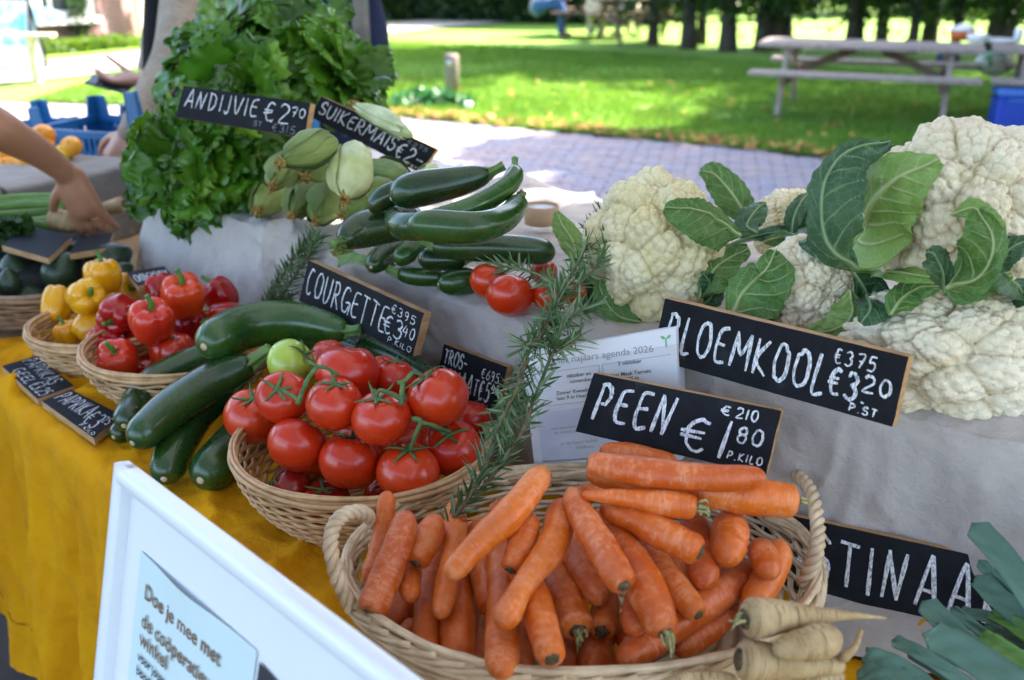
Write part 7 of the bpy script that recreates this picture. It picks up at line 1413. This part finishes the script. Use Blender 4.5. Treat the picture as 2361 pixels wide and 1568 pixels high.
# blue cool box
q = PZ(2338, 318, 0); cb = empty('cool_box', [q[0]+.03, q[1]+.12, .02], 'blue plastic cool box with a paler lid standing on the grass', 'cool box'); M_CB = simple('royal_blue_plastic', (.008, .045, .42), (.012, .06, .48), 5, .4); M_CBL = simple('light_blue_plastic', (.05, .16, .55), (.07, .20, .60), 5, .4)
ba = [nrm([.97, -.2, 0]), nrm([.2, .97, 0]), [0, 0, 1]]; o = np.array(cb.location); mb = MB(); mb.box(o+[0, 0, .155], (.36, .28, .31), ba, bev=.018); mb.build('body', M_CB, cb); mb = MB(); mb.box(o+[0, 0, .345], (.375, .295, .066), ba, bev=.02); mb.build('lid', M_CBL, cb); mb = MB(); mb.box(o+[0, 0, .29]-np.array(ba[1])*.152, (.22, .022, .022), ba, bev=.006); mb.build('handle', M_CBL, cb)
# wooden post with ivy at its foot
q = PZ(1043, 218, 0); po = empty('wooden_post', q, 'short round wooden post standing on the lawn above the ivy', 'post'); V, Fc = lathe([(.075, -.05), (.078, .40), (.070, .425), (.03, .432)], q, 20); mk('post', V, Fc, simple('post_wood', (.17, .13, .11), (.28, .22, .19), 9, .85, .6, 40, cs=(1, 1, .3)), po)
V, Fc = lathe([(.032, 0), (.032, .012)], [0, 0, 0], 14); W = V[:, [0, 2, 1]]*[1, -1, 1]+q+[-.02, -.072, .34]; mk('metal_plate', W, Fc, simple('pale_metal', (.5, .5, .5), None, rough=.3, Metallic=.8), po)
M_IVY = leafmat('ivy_leaf', (.020, .095, .030), (.05, .18, .05), 6, .4, .3, (1, 1, .6), 0)
def ivy(n): a = rng.uniform(0, 1, n); u = 905+a*185; v = 252-rng.uniform(0, 1, n)*(16+26*np.sin(a*math.pi*.9+.3)); p = np.array([P(x, y, DZ(x, 246, .0)+rng.normal(0, .12)) for x, y in zip(u, v)]); p[:, 2] = np.abs(p[:, 2])+.02; return p
V, Fc = leaf_cloud(1500, ivy, .042); o = mk('ivy_clump', V, Fc, M_IVY, smooth=False); tagit(o, 'low clump of green ivy round the foot of the wooden post', 'ivy')
q = PZ(1080, 258, 0); V, Fc = lathe([(.03, .02), (.042, .09), (.038, .092)], q, 16); tagit(mk('paper_cup', V, Fc, M_LID), 'small white cup left in the grass beside the ivy', 'cup')
# ---- people at the far table
M_LAV = simple('lavender_hoodie', (.38, .36, .48), (.46, .44, .56), 6, .9); M_CRM = simple('cream_jacket', (.66, .58, .42), (.74, .66, .5), 6, .9); M_MIDJ = simple('mid_denim', (.03, .09, .24), (.05, .12, .30), 8, .85); M_DK = simple('dark_jumper', (.02, .02, .03), (.04, .04, .05), 6, .9)
def sitter(c, f, label, top, legs, s=1.0):
    c = np.asarray(c, float); f = nrm(f); r_ = np.array([-f[1], f[0], 0]); z = np.array([0, 0, 1.0]); t_ = empty('person', c, label, 'person'); hip = c+z*.52; ch = hip+z*.42+f*.14; hc = hip+z*.72+f*.26
    legs_ = [[hip+r_*.09*k, hip+r_*.11*k+f*.40+z*.02, c+r_*.11*k+f*.42+z*.08] for k in (-1, 1)]; arms = [[ch+r_*.17*k+z*.02, ch+r_*.20*k-z*.22+f*.08, ch+r_*.12*k-z*.24+f*.32] for k in (-1, 1)]
    sk = [([hip, (hip+ch)/2, ch], [.13, .12, .13])]+[(l, [.08, .06, .04]) for l in legs_]+[(a, [.045, .04, .028]) for a in arms]+head_parts(hc, f*.9-z*.3)+[([l[2]-z*.03, l[2]-z*.04+f*.14], [.04, .035]) for l in legs_]
    for a, k in zip(arms, (-1, 1)): sk += hand(a[2], f*.9-z*.1, -z, 1, (.2, .3, .3), 1, k)
    fleshy('body', sk, M_SK2, t_, .012, 3); face_bits(hc, f*.9-z*.3, t_, bpy.data.materials['brown_hair']); fleshy('jacket', [([hip-z*.02, (hip+ch)/2, ch+z*.03], [.16, .15, .155])]+[(a, [.07, .06, .045]) for a in arms], top, t_, .02); fleshy('trousers', [(l, [.11, .085, .06]) for l in legs_]+[([hip-z*.03+r_*.04, hip-z*.03-r_*.04], [.14, .14])], legs, t_, .02)
sitter(far_t+[-1.15, -.25, 0], [1, -.15, 0], 'person in blue jeans and a lavender top leaning forward at the far picnic table', M_LAV, M_MIDJ)
sitter(far_t+[-.15, -.66, 0], [.1, 1, 0], 'person in cream clothes sitting with their back to us at the far table', M_CRM, M_CRM)
sitter(far_t+[.42, -.66, 0], [-.1, 1, 0], 'person in a dark jumper beside the one in cream at the far table', M_DK, M_CRM)
# ---- signs near the brick house
ab = PZ(46, 168, 0); t_ = empty('pavement_sign', ab, 'pavement sign with white and cyan print standing on the lawn near the brick house', 'sign')
M_CY = NT('cyan_print'); o = M_CY.coord('Object', rnd=False); M_CY = M_CY.done(M_CY.ramp(M_CY.noise(o, 7, 3), [(.42, (.10, .42, .55)), (.52, (.45, .68, .74)), (.60, (.80, .85, .85))]), .5)
a0 = nrm([1, -.15, 0]); a1 = nrm(np.cross([0, 0, 1], a0)); 
for sg in (-1, 1):
    up = nrm(np.array([0, 0, 1])-a1*sg*.22); F3 = [a0, np.cross(up, a0), up]; mb = MB(); c0 = ab+a1*sg*.19+up*.47+[0, 0, .02]
    for x in (-.29, .29): mb.box(c0+a0*x, (.03, .03, .92), F3)
    for y in (-.44, .44): mb.box(c0+up*y, (.55, .028, .03), F3)
    mb.build('board_frame', M_BLK, t_); mb = MB(); mb.box(c0, (.55, .012, .85), F3); mb.build('panel', M_LID, t_); mb = MB(); mb.box(c0+up*.12-F3[1]*(.009)*1, (.50, .008, .52), F3); mb.box(c0+up*.12+F3[1]*.009, (.50, .008, .52), F3); mb.build('print', M_CY, t_)
q = PZ(88, 196, 0); t_ = empty('wooden_table', q, 'small pale wooden stand on one post in front of the pavement sign', 'stand'); mb = MB(); mb.box(q+[0, 0, .27], (.09, .09, .54), None, bev=.005); mb.build('post', simple('pale_wood', (.50, .40, .26), (.62, .51, .35), 9, .8), t_); mb = MB(); mb.box(q+[.03, 0, .56], (.5, .16, .04), None, bev=.005); mb.build('top', bpy.data.materials['pale_wood'], t_)
t_ = empty('flag_banner', q+[.2, .6, 0], 'light blue arrow shaped sign pointing right above the pavement sign', 'sign'); b = P(75, 42, 13.0); mb = MB(); V = np.array([[-.38, 0, -.07], [.22, 0, -.07], [.42, 0, .03], [.22, 0, .13], [-.38, 0, .13]]); V = np.vstack([V, V+[0, .02, 0]])+b; mb.add(V, [[0, 1, 2, 3, 4], [9, 8, 7, 6, 5]]+[[i, i+5, (i+1) % 5+5, (i+1) % 5] for i in range(5)]); mb.build('panel', simple('sky_blue_paint', (.20, .55, .72), (.5, .75, .82), 6, .6), t_); mb = MB(); g = b*[1, 1, 0]+[-.2, .03, 0]; mb.box(g+[0, 0, .8], (.05, .05, 1.6), None); mb.build('post', M_WHITE, t_)
# ---- odds and ends on the shelf: round cardboard box, crumpled linen
M_CARD = simple('tan_card', (.42, .28, .17), (.50, .35, .22), 9, .8); c0 = P(1248, 520, 1.86); c0[2] = 1.022
t_ = empty('round_card_box', c0, 'round tan cardboard box standing behind the courgettes', 'box'); k = 1.86/F; V, Fc = lathe([(38*k, 0), (40*k, 32*k), (40*k, 42*k), (37*k, 43*k), (36*k, 36*k)], c0, 36); mk('box', V, Fc, M_CARD, t_)
V, Fc = lathe([(35*k, 36*k), (35*k, 37*k), (12*k, 37.5*k)], c0, 36); mk('inner_lid', V, Fc, simple('grey_card', (.42, .42, .44), (.5, .5, .52), 9, .5), t_)
def crum(U, W): p = P(1185, 560, 1.80)[None]+np.array([.34, -.20, 0])[None]*U[:, None]+np.array([.08, .26, 0])[None]*W[:, None]; q = np.stack([U, W], -1); p[:, 2] = 1.005+.035*(1-np.abs(vnoise(q, 3.2, 4, 3)))**1.5*np.sin(U*math.pi)*np.sin(W*math.pi)*1.6; return p
V, Fc, uv = grid(70, 60, crum); tagit(mk('crumpled_cloth', V, Fc, simple('cream_linen', (.55, .47, .40), (.66, .58, .50), 9, .9, .4, 300)), 'crumpled cream linen lying behind the courgettes by the round box', 'cloth')
# fallen husk leaf and dried flower by the courgettes
t_ = empty('husk_leaf', P(830, 605, 1.64), 'strip of green husk lying left of the shelf courgettes', 'leaf'); strap([(782,606,1.66),(810,596,1.64),(845,605,1.62),(865,632,1.60)], 26, M_ZST, t_, .3)
V, Fc = leaf_cloud(60, lambda n: np.array([P(790+rng.normal(0, 9), 578+rng.normal(0, 10), 1.68) for _ in range(n)]), .012); tagit(mk('courgette_flower', V, Fc, simple('dry_flower', (.30, .34, .08), (.5, .5, .2), 20, .8), smooth=False), 'dried pale flower under the darkest courgette', 'flower')
